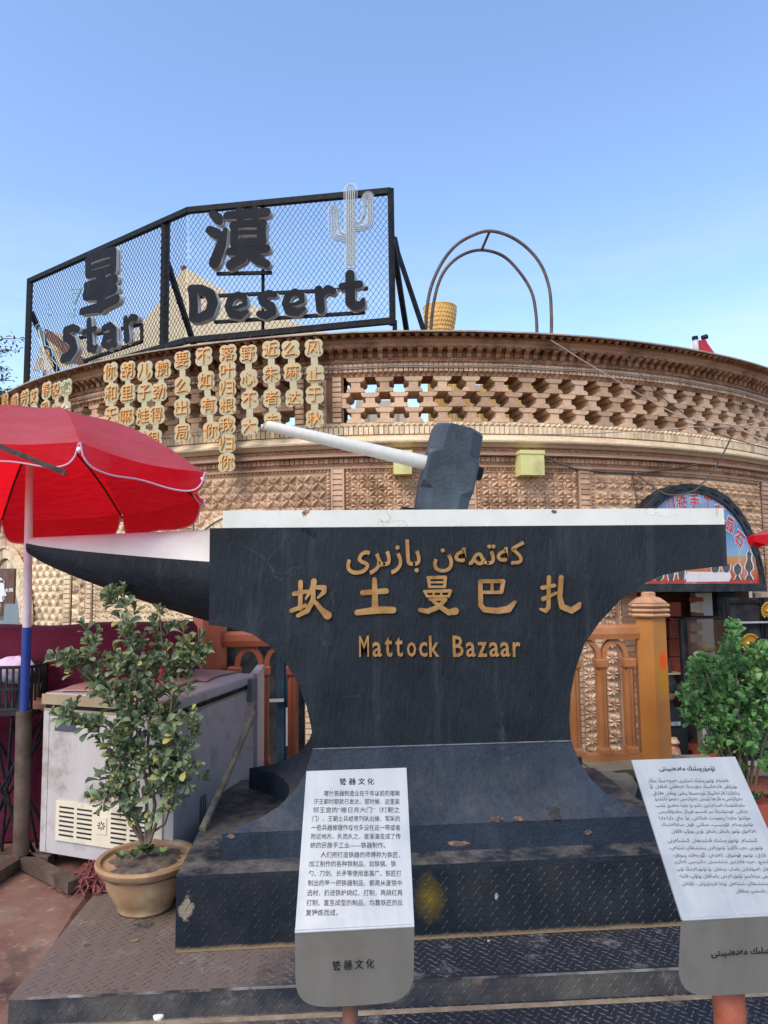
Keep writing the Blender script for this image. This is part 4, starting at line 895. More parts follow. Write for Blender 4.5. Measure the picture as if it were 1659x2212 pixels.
# letters drawn as fat strokes on the two faces
def face(A, B):
    u = (B - A).normalized(); n = u.cross(Z_).normalized()
    if n.y > 0: n = -n
    return A + n * .06, u, n
def sign_strokes(mb, sts, A, B, s0, z0=.0, z1=.034, key=None, mi=0, mis=1):
    o, u, n = face(A, B); out = []
    for st in sts:
        l_ = []
        for px, py, r in st:
            p = Ppl(px, py, o, n); q = p - o; dist = (p - CAM).length; l_.append((q.dot(u), q.z, r * dist / FPX * s0))
        out.append(l_)
    strokes(mb, out, o, u, Z_, n, z0, z1, mi, mis, .0003)
    return out, o, u, n
def letter_sign(name, lab, sts, A, B, sc=.93, cat='sign letter', tubeless=False):
    mb = MB(); out, o, u, n = sign_strokes(mb, sts, A, B, sc)
    # pale back plate a little wider than the face
    mbb = MB(); strokes(mbb, [[(x, y, r * 1.06 + .004) for x, y, r in st] for st in out], o, u, Z_, n, -.022, -.010, 0, 0, .0003)
    p0 = o + u * out[0][0][0]
    t = thing(name, lab, cat, Vector((p0.x, p0.y, o.z + min(q[1] - q[2] for st in out for q in st))), 'letters on the rooftop sign')
    part('letter_face', mb, [M['letter'], M['edge']], t); part('back_plate', mbb, M['edge'], t); return t
c1 = lambda x, y: (x / 3.072, 378 + y / 3.072)                 # left close-up to full picture
c2 = lambda x, y: (324.03 + x / 3.072, 378 + y / 3.072)
def S1(*st): return [[c1(x, y) + (r / 3.072,) for x, y, r in s_] for s_ in st]
def S2(*st): return [[c2(x, y) + (r / 3.072,) for x, y, r in s_] for s_ in st]
letter_sign('sign_letter', 'dark S beginning Star on the mesh sign, left half', S1([(535, 1030, 22), (500, 1020, 26), (455, 1040, 30), (455, 1080, 32), (500, 1110, 34), (510, 1160, 38), (480, 1205, 38), (435, 1225, 30)]), SL, SB)
letter_sign('sign_letter', 'first dark t of Star, between S and a', S1([(608, 975, 26), (612, 1080, 30), (615, 1150, 32), (645, 1165, 24), (660, 1140, 14)], [(575, 1050, 20), (650, 1025, 20)]), SL, SB)
letter_sign('sign_letter', 'dark a of Star on the mesh sign', S1([(705, 1025, 24), (745, 1005, 26), (775, 1035, 28), (775, 1120, 30), (785, 1130, 22)], [(760, 1070, 24), (715, 1085, 26), (705, 1125, 24), (740, 1145, 24), (775, 1115, 22)]), SL, SB)
letter_sign('sign_letter', 'dark r ending Star on the mesh sign', S1([(850, 960, 24), (860, 1095, 30)], [(865, 985, 22), (890, 950, 24), (920, 955, 22)]), SL, SB)
letter_sign('sign_character', 'dark Chinese character for star above the word Star', S1([(600, 570, 28), (690, 535, 30), (765, 515, 32)], [(605, 580, 34), (605, 660, 34)], [(770, 520, 34), (770, 640, 30)], [(610, 625, 16), (770, 575, 20)], [(610, 672, 24), (700, 650, 26), (765, 630, 28)], [(600, 745, 34), (690, 730, 34), (780, 700, 34)], [(690, 680, 50), (690, 880, 44)], [(590, 805, 36), (690, 800, 36), (780, 765, 32)], [(590, 740, 22), (590, 800, 22)],
    [(560, 912, 24), (680, 885, 34), (795, 830, 32)]), SL, SB, cat='sign character')
letter_sign('sign_letter', 'large dark D beginning Desert on the mesh sign', S2([(290, 770, 30), (300, 850, 32), (300, 955, 34)], [(285, 765, 30), (350, 765, 30), (410, 800, 36), (428, 860, 38), (405, 925, 38), (340, 958, 32), (300, 965, 26)]), SB, SR)
def e_(x, y, s_=1.0): return [(x - 45 * s_, y + 22 * s_, 13), (x, y + 14 * s_, 14), (x + 50 * s_, y - 8 * s_, 18), (x + 42 * s_, y - 48 * s_, 22), (x, y - 68 * s_, 24), (x - 45 * s_, y - 42 * s_, 28), (x - 62 * s_, y + 8 * s_, 28), (x - 40 * s_, y + 58 * s_, 30), (x + 15 * s_, y + 70 * s_, 28), (x + 62 * s_, y + 42 * s_, 14)]
letter_sign('sign_letter', 'first dark e of Desert, next to D', S2(e_(592, 872)), SB, SR)
letter_sign('sign_letter', 'dark s in the middle of Desert', S2([(838, 805, 18), (800, 795, 26), (748, 815, 30), (760, 852, 30), (810, 880, 32), (820, 915, 34), (780, 940, 30), (735, 930, 24)]), SB, SR)
letter_sign('sign_letter', 'second dark e of Desert, before r', S2(e_(970, 852)), SB, SR)
letter_sign('sign_letter', 'dark r of Desert next to the last letter', S2([(1125, 770, 30), (1135, 850, 32), (1140, 900, 32)], [(1150, 800, 24), (1185, 765, 28), (1220, 780, 26)]), SB, SR)
letter_sign('sign_letter', 'tall dark t ending Desert below the cactus', S2([(1332, 668, 32), (1335, 750, 34), (1335, 850, 36), (1365, 880, 32), (1410, 870, 28), (1420, 835, 14)], [(1285, 750, 28), (1335, 742, 30), (1395, 735, 28)]), SB, SR)
letter_sign('sign_character', 'dark Chinese character for desert between the frame posts', S2([(425, 270, 26), (460, 300, 36), (475, 325, 20)], [(405, 375, 28), (450, 400, 36), (480, 420, 24)], [(510, 375, 18), (480, 480, 38), (440, 590, 42)],
    [(520, 280, 26), (640, 270, 34), (780, 260, 32)], [(600, 250, 26), (610, 310, 26)], [(705, 240, 26), (715, 310, 26)], [(570, 345, 28), (570, 470, 30)], [(560, 345, 26), (660, 335, 26), (760, 335, 28)], [(750, 345, 32), (750, 460, 32)], [(580, 397, 16), (750, 390, 16)], [(570, 460, 26), (660, 455, 26), (760, 450, 28)], [(540, 518, 28), (650, 512, 32), (780, 500, 30)],
    [(655, 470, 34), (620, 560, 40), (545, 605, 36)], [(665, 520, 30), (720, 570, 36), (785, 600, 26)]), SB, SR, cat='sign character')
for a, b, A, B in (((325, 800), (1440, 745), SB, SR), ((420, 970), (1420, 905), SB, SR), ((435, 648), (800, 640), SB, SR)):
    o, u, n = face(A, B); g = MB(); g.bar(Ppl(*c2(*a), o, n) - n * .03, Ppl(*c2(*b), o, n) - n * .03, .03); part('letter_rail', g, M['frame'], sg)
for a, b in (((455, 1090), (925, 985)), ((540, 1230), (925, 1100)), ((925, 985), (925, 1100))):
    o, u, n = face(SL, SB); g = MB(); g.bar(Ppl(*c1(*a), o, n) - n * .03, Ppl(*c1(*b), o, n) - n * .03, .03); part('letter_rail', g, M['frame'], sg)
# neon shapes
def neon(name, lab, paths, A, B, cv, mat, back=None, r=.006, bm_='acrylicclear', cat='neon sign'):
    o, u, n = face(A, B); p0 = Ppl(*cv(*paths[0][0][:2]), o, n)
    t = thing(name, lab, cat, p0)
    if back:
        mb = MB(); out = [[((Ppl(*cv(x, y), o, n) - o).dot(u), (Ppl(*cv(x, y), o, n) - o).z, r_ / 3.072 * 7 / FPX) for x, y, r_ in st] for st in back]
        strokes(mb, out, o, u, Z_, n, .0, .006, 0, 0, .0003); part('backing', mb, M['clear'], t)
    for pth, mt in zip(paths, mat if isinstance(mat, list) else [mat] * len(paths)):
        g = MB(); g.tube([Ppl(*cv(q[0], q[1]), o + n * .02, n) for q in pth], r, 6); part('neon_tube', g, M[mt], t)
M['clear'] = glassy('hazy_clear_acrylic', (.6, .64, .66, 1), .25, .12)
M['ntgreen'] = simple('green_neon_tube', '#6fae94', .4, 0, .1, 5, 0); M['ntblue'] = simple('blue_neon_tube', '#8fb6cf', .4, 0, .1, 5, 0); M['ntwhite'] = simple('white_neon_tube', '#9aa09c', .4, 0, .1, 5, 0)
def arcp(cx, cy, rx, ry, a0, a1, n=10): return [(cx + rx * math.cos(R_(a0 + (a1 - a0) * i / n)), cy + ry * math.sin(R_(a0 + (a1 - a0) * i / n))) for i in range(n + 1)]
neon('cocktail_neon', 'green neon cocktail glass left of the star character', [[(468, 760), (540, 755), (500, 850), (492, 925)], [(468, 760), (490, 850)], [(470, 785), (532, 782)], arcp(470, 930, 26, 12, 0, 360, 12)], SL, SB, c1, 'ntgreen')
neon('music_note_neon', 'small blue neon music note near the left post of the sign', [[(318, 850), (318, 900), (340, 925), (322, 935), (320, 905)], [(305, 885), (330, 880)]], SL, SB, c1, 'ntblue')
neon('guitar_neon', 'blue and yellow neon guitar in the lower left corner of the sign', [
    [(240, 1000), (262, 985), (285, 1010), (300, 1130), (340, 1150), (350, 1190), (345, 1220), (378, 1260), (375, 1320), (330, 1352), (285, 1345), (255, 1310), (262, 1250), (275, 1215), (262, 1190), (262, 1150), (275, 1140), (250, 1060), (235, 1020), (240, 1000)],
    [(300, 1170), (315, 1165), (328, 1190), (310, 1230), (345, 1240), (355, 1270), (330, 1300), (305, 1310)], [(255, 1030), (280, 1120), (295, 1180)]], SL, SB, c1, ['ntblue', 'neon', 'neonpale'], back=[[(262, 1020, 22), (290, 1140, 26)], [(308, 1190, 48), (318, 1240, 44), (320, 1290, 60)]])
cac = [[(1305, 620), (1305, 120)] + arcp(1331, 95, 26, 30, 180, 360, 6) + [(1357, 120), (1357, 620), (1305, 620)], [(1318, 600), (1318, 100)], [(1331, 600), (1331, 85)], [(1344, 600), (1344, 100)]]
for q in (0, 15, 30): cac.append([(1305, 445 - q)] + arcp(1262 - 10 + q * .2, 370, 62 - q, 60 - q * .9, 100, 180, 6) + [(1190 + q, 240)] + arcp(1218, 235, 28 - q * .6, 34 - q * .8, 180, 360, 6) + [(1246 - q * .3, 330), (1262, 380), (1305, 400)])
for q in (0, 15, 30): cac.append([(1360, 375 - q)] + arcp(1410, 305, 68 - q, 62 - q * .9, 80, 0, 6) + [(1478 - q, 160)] + arcp(1446, 160, 32 - q * .6, 36 - q * .8, 0, -180, 6) + [(1414 + q * .3, 260), (1400, 310), (1360, 325)])
neon('cactus_neon', 'white neon cactus at the top right of the sign cage', cac, SB, SR, c2, 'ntwhite', back=[[(1331, 100, 48), (1333, 600, 42)], [(1218, 240, 42), (1222, 350, 42), (1250, 400, 42), (1310, 425, 42)], [(1446, 150, 42), (1445, 280, 42), (1420, 330, 42), (1350, 350, 42)]], r=.0065)

# ------------------------------------------------------------------ hanging strips of Chinese neon characters
STR = [
 ('风止于秋', [(678, 752), (681, 808), (680, 853), (680, 905)]), ('么麻达', [(628, 755), (632, 804), (636, 860)]), ('近朱者赤', [(586, 755), (587, 808), (588, 860), (589, 910)]),
 ('野心不大', [(537, 765), (538, 818), (540, 864), (540, 921)]), ('落叶归根我归你', [(493, 764), (492, 801), (492, 838), (492, 876), (491, 918), (491, 958), (490, 999)]),
 ('不如有你', [(441, 770), (446, 822), (452, 876), (457, 931)]), ('要么出局', [(395, 778), (395, 834), (394, 881), (395, 935)]),
 ('攒劲得很', [(353, 798), (345, 847), (340, 896), (334, 949)]), ('儿子娃娃', [(314, 801), (314, 848), (311, 899), (309, 948)]), ('胡里嘛汤', [(277, 801), (277, 850), (275, 899), (273, 945)]),
 ('你和天下', [(240, 804), (242, 850), (242, 899), (243, 940)]), ('燃合', [(145, 837), (143, 886)]), ('没有', [(124, 843), (123, 889)]), ('春风', [(102, 843), (99, 884)]), ('艾来', [(75, 858), (73, 894)]), ('劳道', [(55, 860), (54, 895)]), ('嗨', [(33.5, 869)]), ('要', [(12, 869.5)])]
_o = ['rightmost', 'second', 'third', 'fourth', 'fifth', 'sixth', 'seventh', 'eighth', 'ninth', 'tenth', 'eleventh']
SLAB = ['rightmost of the long strips below the sign'] + [o_ + ' from the right below the sign' for o_ in _o[1:]] + ['rightmost of the short left group, above the parasol', 'second from the right in the short left group', 'third from the right in the short left group', 'fourth from the right in the short left group', 'fifth from the right in the short left group', 'second from the left edge of the photo', 'at the very left edge of the photo']
SLAB[4] = 'longest of all, hanging lowest below the sign'
for si, (txt, pos) in enumerate(STR):
    pale = txt == '燃合'; off = .20 + .02 * (si % 2); th, _ = onc(pos[0][0], pos[0][1], off); ztop = onc(pos[0][0], pos[0][1] - 20, off)[1]
    t = thing('hanging_neon_strip', ('pale unlit' if pale else 'orange') + ' character strip reading ' + txt + ', ' + SLAB[si], 'hanging sign', cyl(th, off, ztop), 'hanging strips of Chinese characters')
    bk = MB(); pts = []
    lay = 0
    for ch, (px, py) in zip(txt, pos):
        th_, z = onc(px, py, off); c_ = cyl(th_, off, z); u = Vector((math.cos(th_), math.sin(th_), 0)); n = Vector((math.sin(th_), -math.cos(th_), 0))
        sz = 29.5 * (c_ - CAM).length / FPX * (1.10 if si < 11 else .95)
        zc = lambda dx, dy, r, l_: bk.prism([c_ + u * (dx * sz + r * sz * math.cos(2 * PI * q / 14)) + Z_ * (dy * sz + r * sz * math.sin(2 * PI * q / 14)) for q in range(14)], n * (.008 + .0004 * l_))
        zc(-.24, .22, .36, 1); zc(.24, .24, .36, 2); zc(-.24, -.26, .36, 3); zc(.26, -.24, .37, 4); zc(0, 0, .50, 5)
        gg = glyph(ch, -.006, .006, 1); cm = MB(); place_glyph(cm, gg, c_ + n * .018, u, Z_, n, w=sz * .90, h=sz * .90)
        part('character', cm, M['neonpale' if pale else 'neon'], t); pts.append(c_)
    for a, b in zip(pts[:-1], pts[1:]): bk.bar(a + Vector((0, 0, 0)), b, .012, .062) if False else bk.prism([a + u * s_ * .033 for s_ in (-1, 1)] + [b + u * s_ * .033 for s_ in (1, -1)], n * .007)
    part('acrylic_backing', bk, M['acrylic'], t)
    g = MB(); g.tube([pts[0] + Z_ * .05, cyl(th, .18, 3.72)], .003, 4); part('hanging_wire', g, M['cable'], t)

# ------------------------------------------------------------------ roof things: tents, wood fence, arches, vase, umbrella bundle
def canopy(mb, apex, corners, sag=.25, n=8):
    for i in range(len(corners)):
        a, b = corners[i], corners[(i + 1) % len(corners)]; G = []
        for j in range(n + 1):
            s_ = j / n
            for k_ in range(n + 1):
                q = a.lerp(b, k_ / n); p = apex.lerp(q, s_); p.z -= sag * s_ * (1 - s_) * 1.6 + .05 * math.sin(PI * k_ / n) * s_; G.append(p)
        mb.add(G, [(j * (n + 1) + k_, j * (n + 1) + k_ + 1, (j + 1) * (n + 1) + k_ + 1, (j + 1) * (n + 1) + k_) for j in range(n) for k_ in range(n)])
ap = P(397, 576, Y=10.2); C1 = P(240, 775, Y=9.2); C2 = P(720, 722, Y=9.0); C3 = P(650, 722, Y=11.6); C4 = P(250, 752, Y=11.8)
t = thing('canvas_tent', 'large cream canvas tent on the roof behind the mesh sign', 'tent', Vector((ap.x, ap.y, 2.72)))
g = MB(); canopy(g, ap, [C1, C2, C3, C4]); part('tent_roof', g, M['tent'], t, 30)
g = MB(); 
for a, b in ((C1, C2), (C2, C3)): g.add([a, b, b + Vector((0, 0, -.9)), a + Vector((0, 0, -.9))], [(0, 1, 2, 3)])
part('tent_valance', g, M['tent'], t); g = MB(); g.tube([Vector((ap.x, ap.y, 2.72)), ap], .04, 8); part('tent_pole', g, M['wood'], t)
for c_ in (C1, C2, C3, C4): g = MB(); g.tube([Vector((c_.x, c_.y, 2.72)), c_], .03, 8); part('corner_pole', g, M['wood'], t)
ap = P(100, 712, Y=11.6); D1, D2, D3, D4 = P(70, 800, Y=10.6), P(200, 775, Y=10.8), P(330, 760, Y=12), P(90, 790, Y=12.5)
t = thing('small_canvas_tent', 'lower canvas awning with a wooden beam seen through the left half of the sign', 'awning', Vector((ap.x, ap.y, 2.72)))
g = MB(); canopy(g, ap, [D1, D2, D3, D4], .1); part('awning_roof', g, M['tent'], t, 30)
g = MB(); g.tube([Vector((ap.x, ap.y, 2.72)), ap], .03, 8); part('awning_pole', g, M['wood'], t)
g = MB(); g.bar(P(104, 722, Y=11), P(185, 790, Y=10.6), .09, .11); part('beam', g, M['wood'], t)
t = thing('wooden_fence', 'yellow pine board fence on the terrace seen through the lattice', 'fence', Vector((2.4, 7.9, 2.72)))
xa, xb = P(925, 860, Y=7.9).x, P(1330, 860, Y=7.9).x; n_ = 22
for i in range(n_):
    g = MB(); x = xa + (xb - xa) * i / n_; g.box((x, 7.9 + .004 * (i % 3), 2.73), (x + (xb - xa) / n_ - .008, 7.93, 3.62 + rnd.uniform(-.01, .01))); part('board', g, M['yellowwood'], t)
t = thing('terrace_hut', 'pale plastered hut wall on the terrace glimpsed through the left lattice openings', 'hut', Vector((.6, 8.6, 2.72)))
g = MB(); g.box((P(770, 850, Y=8.6).x, 8.6, 2.72), (P(880, 850, Y=8.6).x, 9.4, 3.6)); part('hut_wall', g, simple('cream_plaster', '#cdbfa8', .8, 0, .15, 4, .001), t)
for i in range(3): g = MB(); x = P(790 + 32 * i, 850, Y=8.59).x; g.box((x, 8.585, 2.8), (x + .03, 8.599, 3.5)); part('panel_strip', g, M['tent'], t)
# double metal arch
t = thing('metal_arch', 'rusty double metal arch frame standing on the roof edge', 'arch', W_(1060, 722, -.1))
def archpts(pp, Y):
    q = [P(a, b, Y=Y) for a, b in pp]; out = []
    for i in range(len(q) - 1):
        p0, p1, p2, p3 = q[max(0, i - 1)], q[i], q[i + 1], q[min(len(q) - 1, i + 2)]
        for k_ in range(5):
            t_ = k_ / 5; out.append(.5 * ((2 * p1) + (p2 - p0) * t_ + (2 * p0 - 5 * p1 + 4 * p2 - p3) * t_**2 + (3 * p1 - p0 - 3 * p2 + p3) * t_**3))
    return out + [q[-1]]
A1 = [(920, 720), (922, 670), (932, 618), (955, 567), (985, 530), (1022, 508), (1058, 499), (1100, 510), (1140, 537), (1170, 575), (1187, 625), (1191, 680), (1191, 724)]
A2 = [(930, 720), (936, 660), (948, 610), (968, 575), (1000, 550), (1040, 540), (1085, 552), (1120, 585), (1148, 630), (1158, 680), (1160, 724)]
for A_, Y in ((A1, 6.75), (A2, 7.0)): g = MB(); g.tube(archpts(A_, Y), .017, 8); part('arch_tube', g, M['rustpole'], t, 40)
g = MB(); g.tube([P(1058, 499, Y=6.75), P(1040, 541, Y=7)], .014, 6); part('cross_bar', g, M['rustpole'], t)
g = MB(); g.bar(P(848, 512, Y=6.9), P(918, 722, Y=6.7), .04); solo('leaning_strut', g, M['frame'], 'black steel strut leaning from the sign cage to the roof edge', 'strut', P(918, 722, Y=6.7))
g = MB(); g.hexa([P(848, 510, Y=6.7), P(866, 560, Y=6.7), P(868, 560, Y=6.9), P(850, 510, Y=6.9), P(856, 512, Y=6.7), P(870, 575, Y=6.7), P(871, 575, Y=6.9), P(858, 512, Y=6.9)]); solo('floodlight', g, M['frame'], 'dark slanted lamp fitting on the right post of the sign cage', 'lamp', P(856, 540, Y=6.8))
# golden vase-shaped tower top
vY = 15.0; vc = P(951, 722, Y=vY); k_ = vY / FPX
t = thing('golden_tower_top', 'golden carved vase shaped tower top with sunlight put into its colour behind the cornice', 'tower', Vector((vc.x, vY, vc.z - 4)))
g = MB(); g.lathe((vc.x, vY, vc.z - 4), [(.26, 0), (.26, 3.9), (27 * k_, 4.0), (32 * k_, 4 + 20 * k_), (36.5 * k_, 4 + 45 * k_), (38 * k_, 4 + 58 * k_), (39 * k_, 4 + 60 * k_), (37 * k_, 4 + 62 * k_), (0.01, 4 + 61 * k_)], 32); part('vase_wall', g, M['vase'], t, 40)
for r_ in range(6):
    zz = vc.z + (6 + r_ * 9.0) * k_; rr = (28 + 9.3 * math.sin(min(1, (6 + r_ * 9) / 58) * 1.4)) * k_
    for i in range(34):
        a = 2 * PI * i / 34 + (.09 if r_ % 2 else 0)
        if math.sin(a) > .25: continue
        g = MB(); d = Vector((math.cos(a), math.sin(a), 0)); e = Vector((-d.y, d.x, 0)); c_ = Vector((vc.x, vY, zz)) + d * rr
        g.add([c_ - e * .022 - Z_ * .03, c_ + e * .022 - Z_ * .03, c_ + e * .022 + Z_ * .03, c_ - e * .022 + Z_ * .03, c_ + d * .014 - Z_ * .012, c_ + d * .014 + Z_ * .026], [(0, 1, 4), (1, 2, 5, 4), (2, 3, 5), (3, 0, 4, 5)]); part('carved_brick', g, M['vase'], t)
# red closed parasol and white pipe on the roof
t = thing('folded_red_parasol', 'folded red cloth parasol leaning on a white pipe above the right cornice', 'umbrella', W_(1525, 775, -.3))
Yp = 8.0; g = MB(); pts = [P(1510, 730, Y=Yp), P(1530, 735, Y=Yp), P(1553, 765, Y=Yp), P(1552, 778, Y=Yp), P(1506, 775, Y=Yp)]
g.lathe(P(1528, 782, Y=Yp), [(.13, -.3), (.13, .0), (.10, .06), (.075, .14), (.05, .22), (.045, .26)], 14); me_ = g; 
for i in range(len(g.v)):
    x, y, z = g.v[i]; a = i % 14; q = 1 + .18 * (-1)**a; b = P(1528, 782, Y=Yp); g.v[i] = (b.x + (x - b.x) * q - (z - b.z) * .22, b.y + (y - b.y) * q, z)
part('folded_cloth', g, M['redcloth'], t, 60); g = MB(); q = P(1517, 730, Y=Yp); g.tube([q, q + Vector((.06, 0, .02))], .03, 8); part('top_cap', g, M['dark'], t)
g = MB(); g.tube([P(1507, 782, Y=7.9), P(1502, 735, Y=7.9)], .032, 12); part('pipe', g, M['pole'], t, 40); g = MB(); g.tube([P(1502, 735, Y=7.9), P(1501, 727, Y=7.9)], .036, 12); part('pipe_cap', g, M['dark'], t, 40)

# ------------------------------------------------------------------ SHOP front with arched sign
t = thing('arched_shop_sign', 'black framed half round shop sign printed with desert, teapots and red characters', 'sign', P(1500, 1280, Y=6.6))
nS = Vector((math.sin(R_(22)), -math.cos(R_(22)), 0)); uS = Vector((math.cos(R_(22)), math.sin(R_(22)), 0)); oS = cyl(R_(21.5), .13, 1.23)
def SP(px, py, l=0): return Ppl(px, py, oS + nS * l, nS)
def c5(x, y): return ((2300 + x / 2.149) / 1.8517, (1900 + y / 2.149) / 1.8517)
outer = [(400, 1005), (420, 860), (450, 660), (510, 420), (600, 268), (700, 170), (800, 110), (900, 80), (970, 77), (1080, 90), (1200, 130), (1300, 190), (1400, 300), (1480, 430), (1550, 600), (1600, 800), (1625, 1000)]
inner = [(440, 935), (460, 830), (500, 660), (580, 460), (680, 290), (760, 220), (860, 172), (960, 158), (1060, 163), (1160, 195), (1270, 262), (1350, 340), (1420, 440), (1490, 580), (1540, 720), (1575, 860), (1582, 932)]
O_ = [SP(*c5(*q)) for q in outer]; I_ = [SP(*c5(*q)) for q in inner]
g = MB(); g.prism(O_, -nS * .12); part('sign_box', g, M['dark'], t, fix=True)
g = MB()
for i in range(len(O_) - 1): g.hexa([O_[i], I_[i], I_[i + 1], O_[i + 1]] + [q + nS * .03 for q in (O_[i], I_[i], I_[i + 1], O_[i + 1])])
g.hexa([O_[-1], I_[-1], I_[0], O_[0]] + [q + nS * .03 for q in (O_[-1], I_[-1], I_[0], O_[0])]); part('sign_frame', g, simple('dark_rubber_frame', '#23272c', .6, 0, .2, 8, .001), t, fix=True)
k = NT('sign_print'); sp = k.n('ShaderNodeSeparateXYZ'); k.l(k.co.outputs['Object'], sp.inputs[0])
nz = k.noise(3, 5); wv = k.n('ShaderNodeMath', operation='MULTIPLY_ADD'); k.l(nz, wv.inputs[0]); wv.inputs[1].default_value = .06; k.l(sp.outputs['Z'], wv.inputs[2])
z_d = SP(*c5(1400, 660)).z - wl(t).z
r = k.n('ShaderNodeValToRGB'); e = r.color_ramp.elements; mp = k.n('ShaderNodeMapRange'); k.l(wv.outputs[0], mp.inputs[0]); mp.inputs[1].default_value = -.02; mp.inputs[2].default_value = 1.1
e[0].position = 0; e[0].color = lin('#a82a18'); e[1].position = 1; e[1].color = lin('#a8c6dd')  # print colours darkened to carry the shade on the sign
for p_, c_ in ((.14, '#b83a26'), (.30, '#c47a38'), (.355, '#bb8c58'), (.365, '#86a4bc'), (.6, '#4a7aa8'), (.8, '#7094b4')): e.new(p_).color = lin(c_)
k.l(mp.outputs[0], r.inputs[0]); cl = k.ramp(k.noise(4.5, 6, .7), .5, .75); k.col(k.mix(k.mix(.5, (0, 0, 0, 1), cl), r.outputs[0], lin('#e6ddd2'))); k.set(.35)
g = MB(); g.prism([q + nS * .004 for q in I_], nS * .004); part('printed_panel', g, k.m, t, fix=True)
M['prred'] = simple('print_red', '#c8303a', .5, 0, .1, 5, 0); M['prwhite'] = simple('print_white', '#e9e4de', .5, 0, .05, 5, 0); M['prdark'] = simple('print_bronze', '#4a3a30', .5, 0, .5, 40, 0)
for ch, (x, y), a in (('刀', (815, 255), 24), ('铁', (918, 232), 10), ('手', (1028, 225), -2), ('工', (1140, 250), -16), ('艺', (1240, 320), -32), ('品', (1328, 425), -48), ('石', (1412, 548), -62)):
    c_ = SP(*c5(x, y), .012); a = R_(a * .55); u = uS * math.cos(a) + Z_ * math.sin(a); v = Z_ * math.cos(a) - uS * math.sin(a)
    gw = MB(); place_glyph(gw, glyph(ch, .04, 0), c_, u, v, nS, w=.165, h=.165); part('character_outline', gw, M['prwhite'], t)
    gw = MB(); place_glyph(gw, glyph(ch, .018, 0), c_ + nS * .002, u, v, nS, w=.148, h=.148); part('character', gw, M['prred'], t)
def vessel(cx, cy, prof, handle, s_=1):
    for l, grow, mt in ((.010, 9, 'prwhite'), (.012, 0, 'prdark')):
        g = MB(); L_ = [(cx - w_ * s_ - grow, cy + y * s_) for w_, y in prof]; R2 = [(cx + w_ * s_ + grow, cy + y * s_) for w_, y in prof]
        A_ = [SP(*c5(*q), l) for q in L_]; B_ = [SP(*c5(*q), l) for q in R2]; g.strip(A_, B_)
        if handle: hp = [(cx + (handle[0] + 14 * math.cos(a)) * s_, cy + (handle[1] + handle[2] * math.sin(a)) * s_) for a in [(-1.4 + 2.8 * i / 8) for i in range(9)]]; g.tube([SP(*c5(*q), l) for q in hp], .006 if grow else .0035, 4)
        part('printed_vessel', g, M[mt], t)
vessel(1497, 780, [(4, -140), (8, -120), (22, -100), (16, -80), (14, -50), (28, -20), (34, 10), (30, 35), (10, 50), (8, 75), (26, 100), (32, 120)], (34, -40, 42)); vessel(1398, 830, [(3, -70), (20, -55), (32, -35), (30, 0), (20, 15), (8, 25), (14, 50), (28, 70)], None)
vessel(1300, 800, [(30, -35), (34, -10), (28, 20), (12, 38)], (32, -10, 22)); vessel(1205, 800, [(38, -30), (34, 5), (26, 30), (14, 38)], (-46, -10, 16)); vessel(825, 860, [(34, -70), (28, -20), (20, 30), (16, 50)], (32, -25, 22)); vessel(915, 850, [(32, -60), (28, -10), (24, 30), (20, 48)], (32, -20, 24)); vessel(715, 855, [(34, -40), (46, -5), (40, 30), (18, 52)], None)
gw = MB(); q = [(950, 830), (1330, 835), (1345, 875), (1325, 915), (960, 918), (945, 875)]; gw.add([SP(*c5(*a), .011) for a in q], [tuple(range(6))]); part('blank_patch', gw, simple('worn_print_white', '#e6dcd6', .5, 0, .05, 6, 0, 20, '#d9a090', 3, .55, .8), t)
for i in range(1, len(O_) - 1, 1):
    a, b = O_[i].lerp(I_[i], .5), O_[i + 1].lerp(I_[i + 1], .5)
    g = MB(); g.bar(a.lerp(b, .2) + nS * .032, a.lerp(b, .75) + nS * .032, .012, .006); part('frame_slot', g, M['frame'], t)
# shop interior
sh = thing('souvenir_shop', 'open souvenir shop front under the arched sign with shelves and red panels', 'shop', Vector((4.0, 8.2, -1.25)))
g = MB(); a, b, c_, d_ = cyl(R_(15.1), -.05, -1.25), cyl(R_(30.5), -.05, -1.25), cyl(R_(30.5), -1.9, -1.25), cyl(R_(15.1), -1.9, -1.25); H = Z_ * 2.55
g.add([a, b, c_, d_, a + H, b + H, c_ + H, d_ + H], [(0, 3, 7, 4), (3, 2, 6, 7), (2, 1, 5, 6), (4, 7, 6, 5), (0, 1, 2, 3)]); part('interior_walls', g, simple('brightened_brown_wall', '#9a7050', .8, 0, .3, 4, .001), sh)  # wall colour brightened in place of indoor light
def SB_(name, px0, px1, py0, py1, Y, d, mat, parent=sh, lab=None):
    a = P(px0, py1, Y=Y); b = P(px1, py0, Y=Y); g = MB(); g.box((a.x, Y, a.z), (b.x, Y + d, b.z)); return part(name, g, mat, parent, label=lab)
M['red'] = simple('red_panel', '#d8402f', .6, 0, .2, 5, 0); M['brown'] = simple('brown_panel', '#b8583a', .6, 0, .2, 5, 0); M['cream'] = simple('cream_panel', '#efe0be', .6, 0, .15, 5, 0); M['wwhite'] = simple('white_column', '#efe9de', .7, 0, .12, 5, .001)  # bright colours carry the shop's warm indoor light, no lamp inside
for i, (y0, y1) in enumerate(((1293, 1332), (1333, 1371), (1372, 1410), (1411, 1450))): SB_('brown_panel', 1447, 1470 + i * .4, y0 + 8, y1 + 8, 7.4, .04, M['brown'])
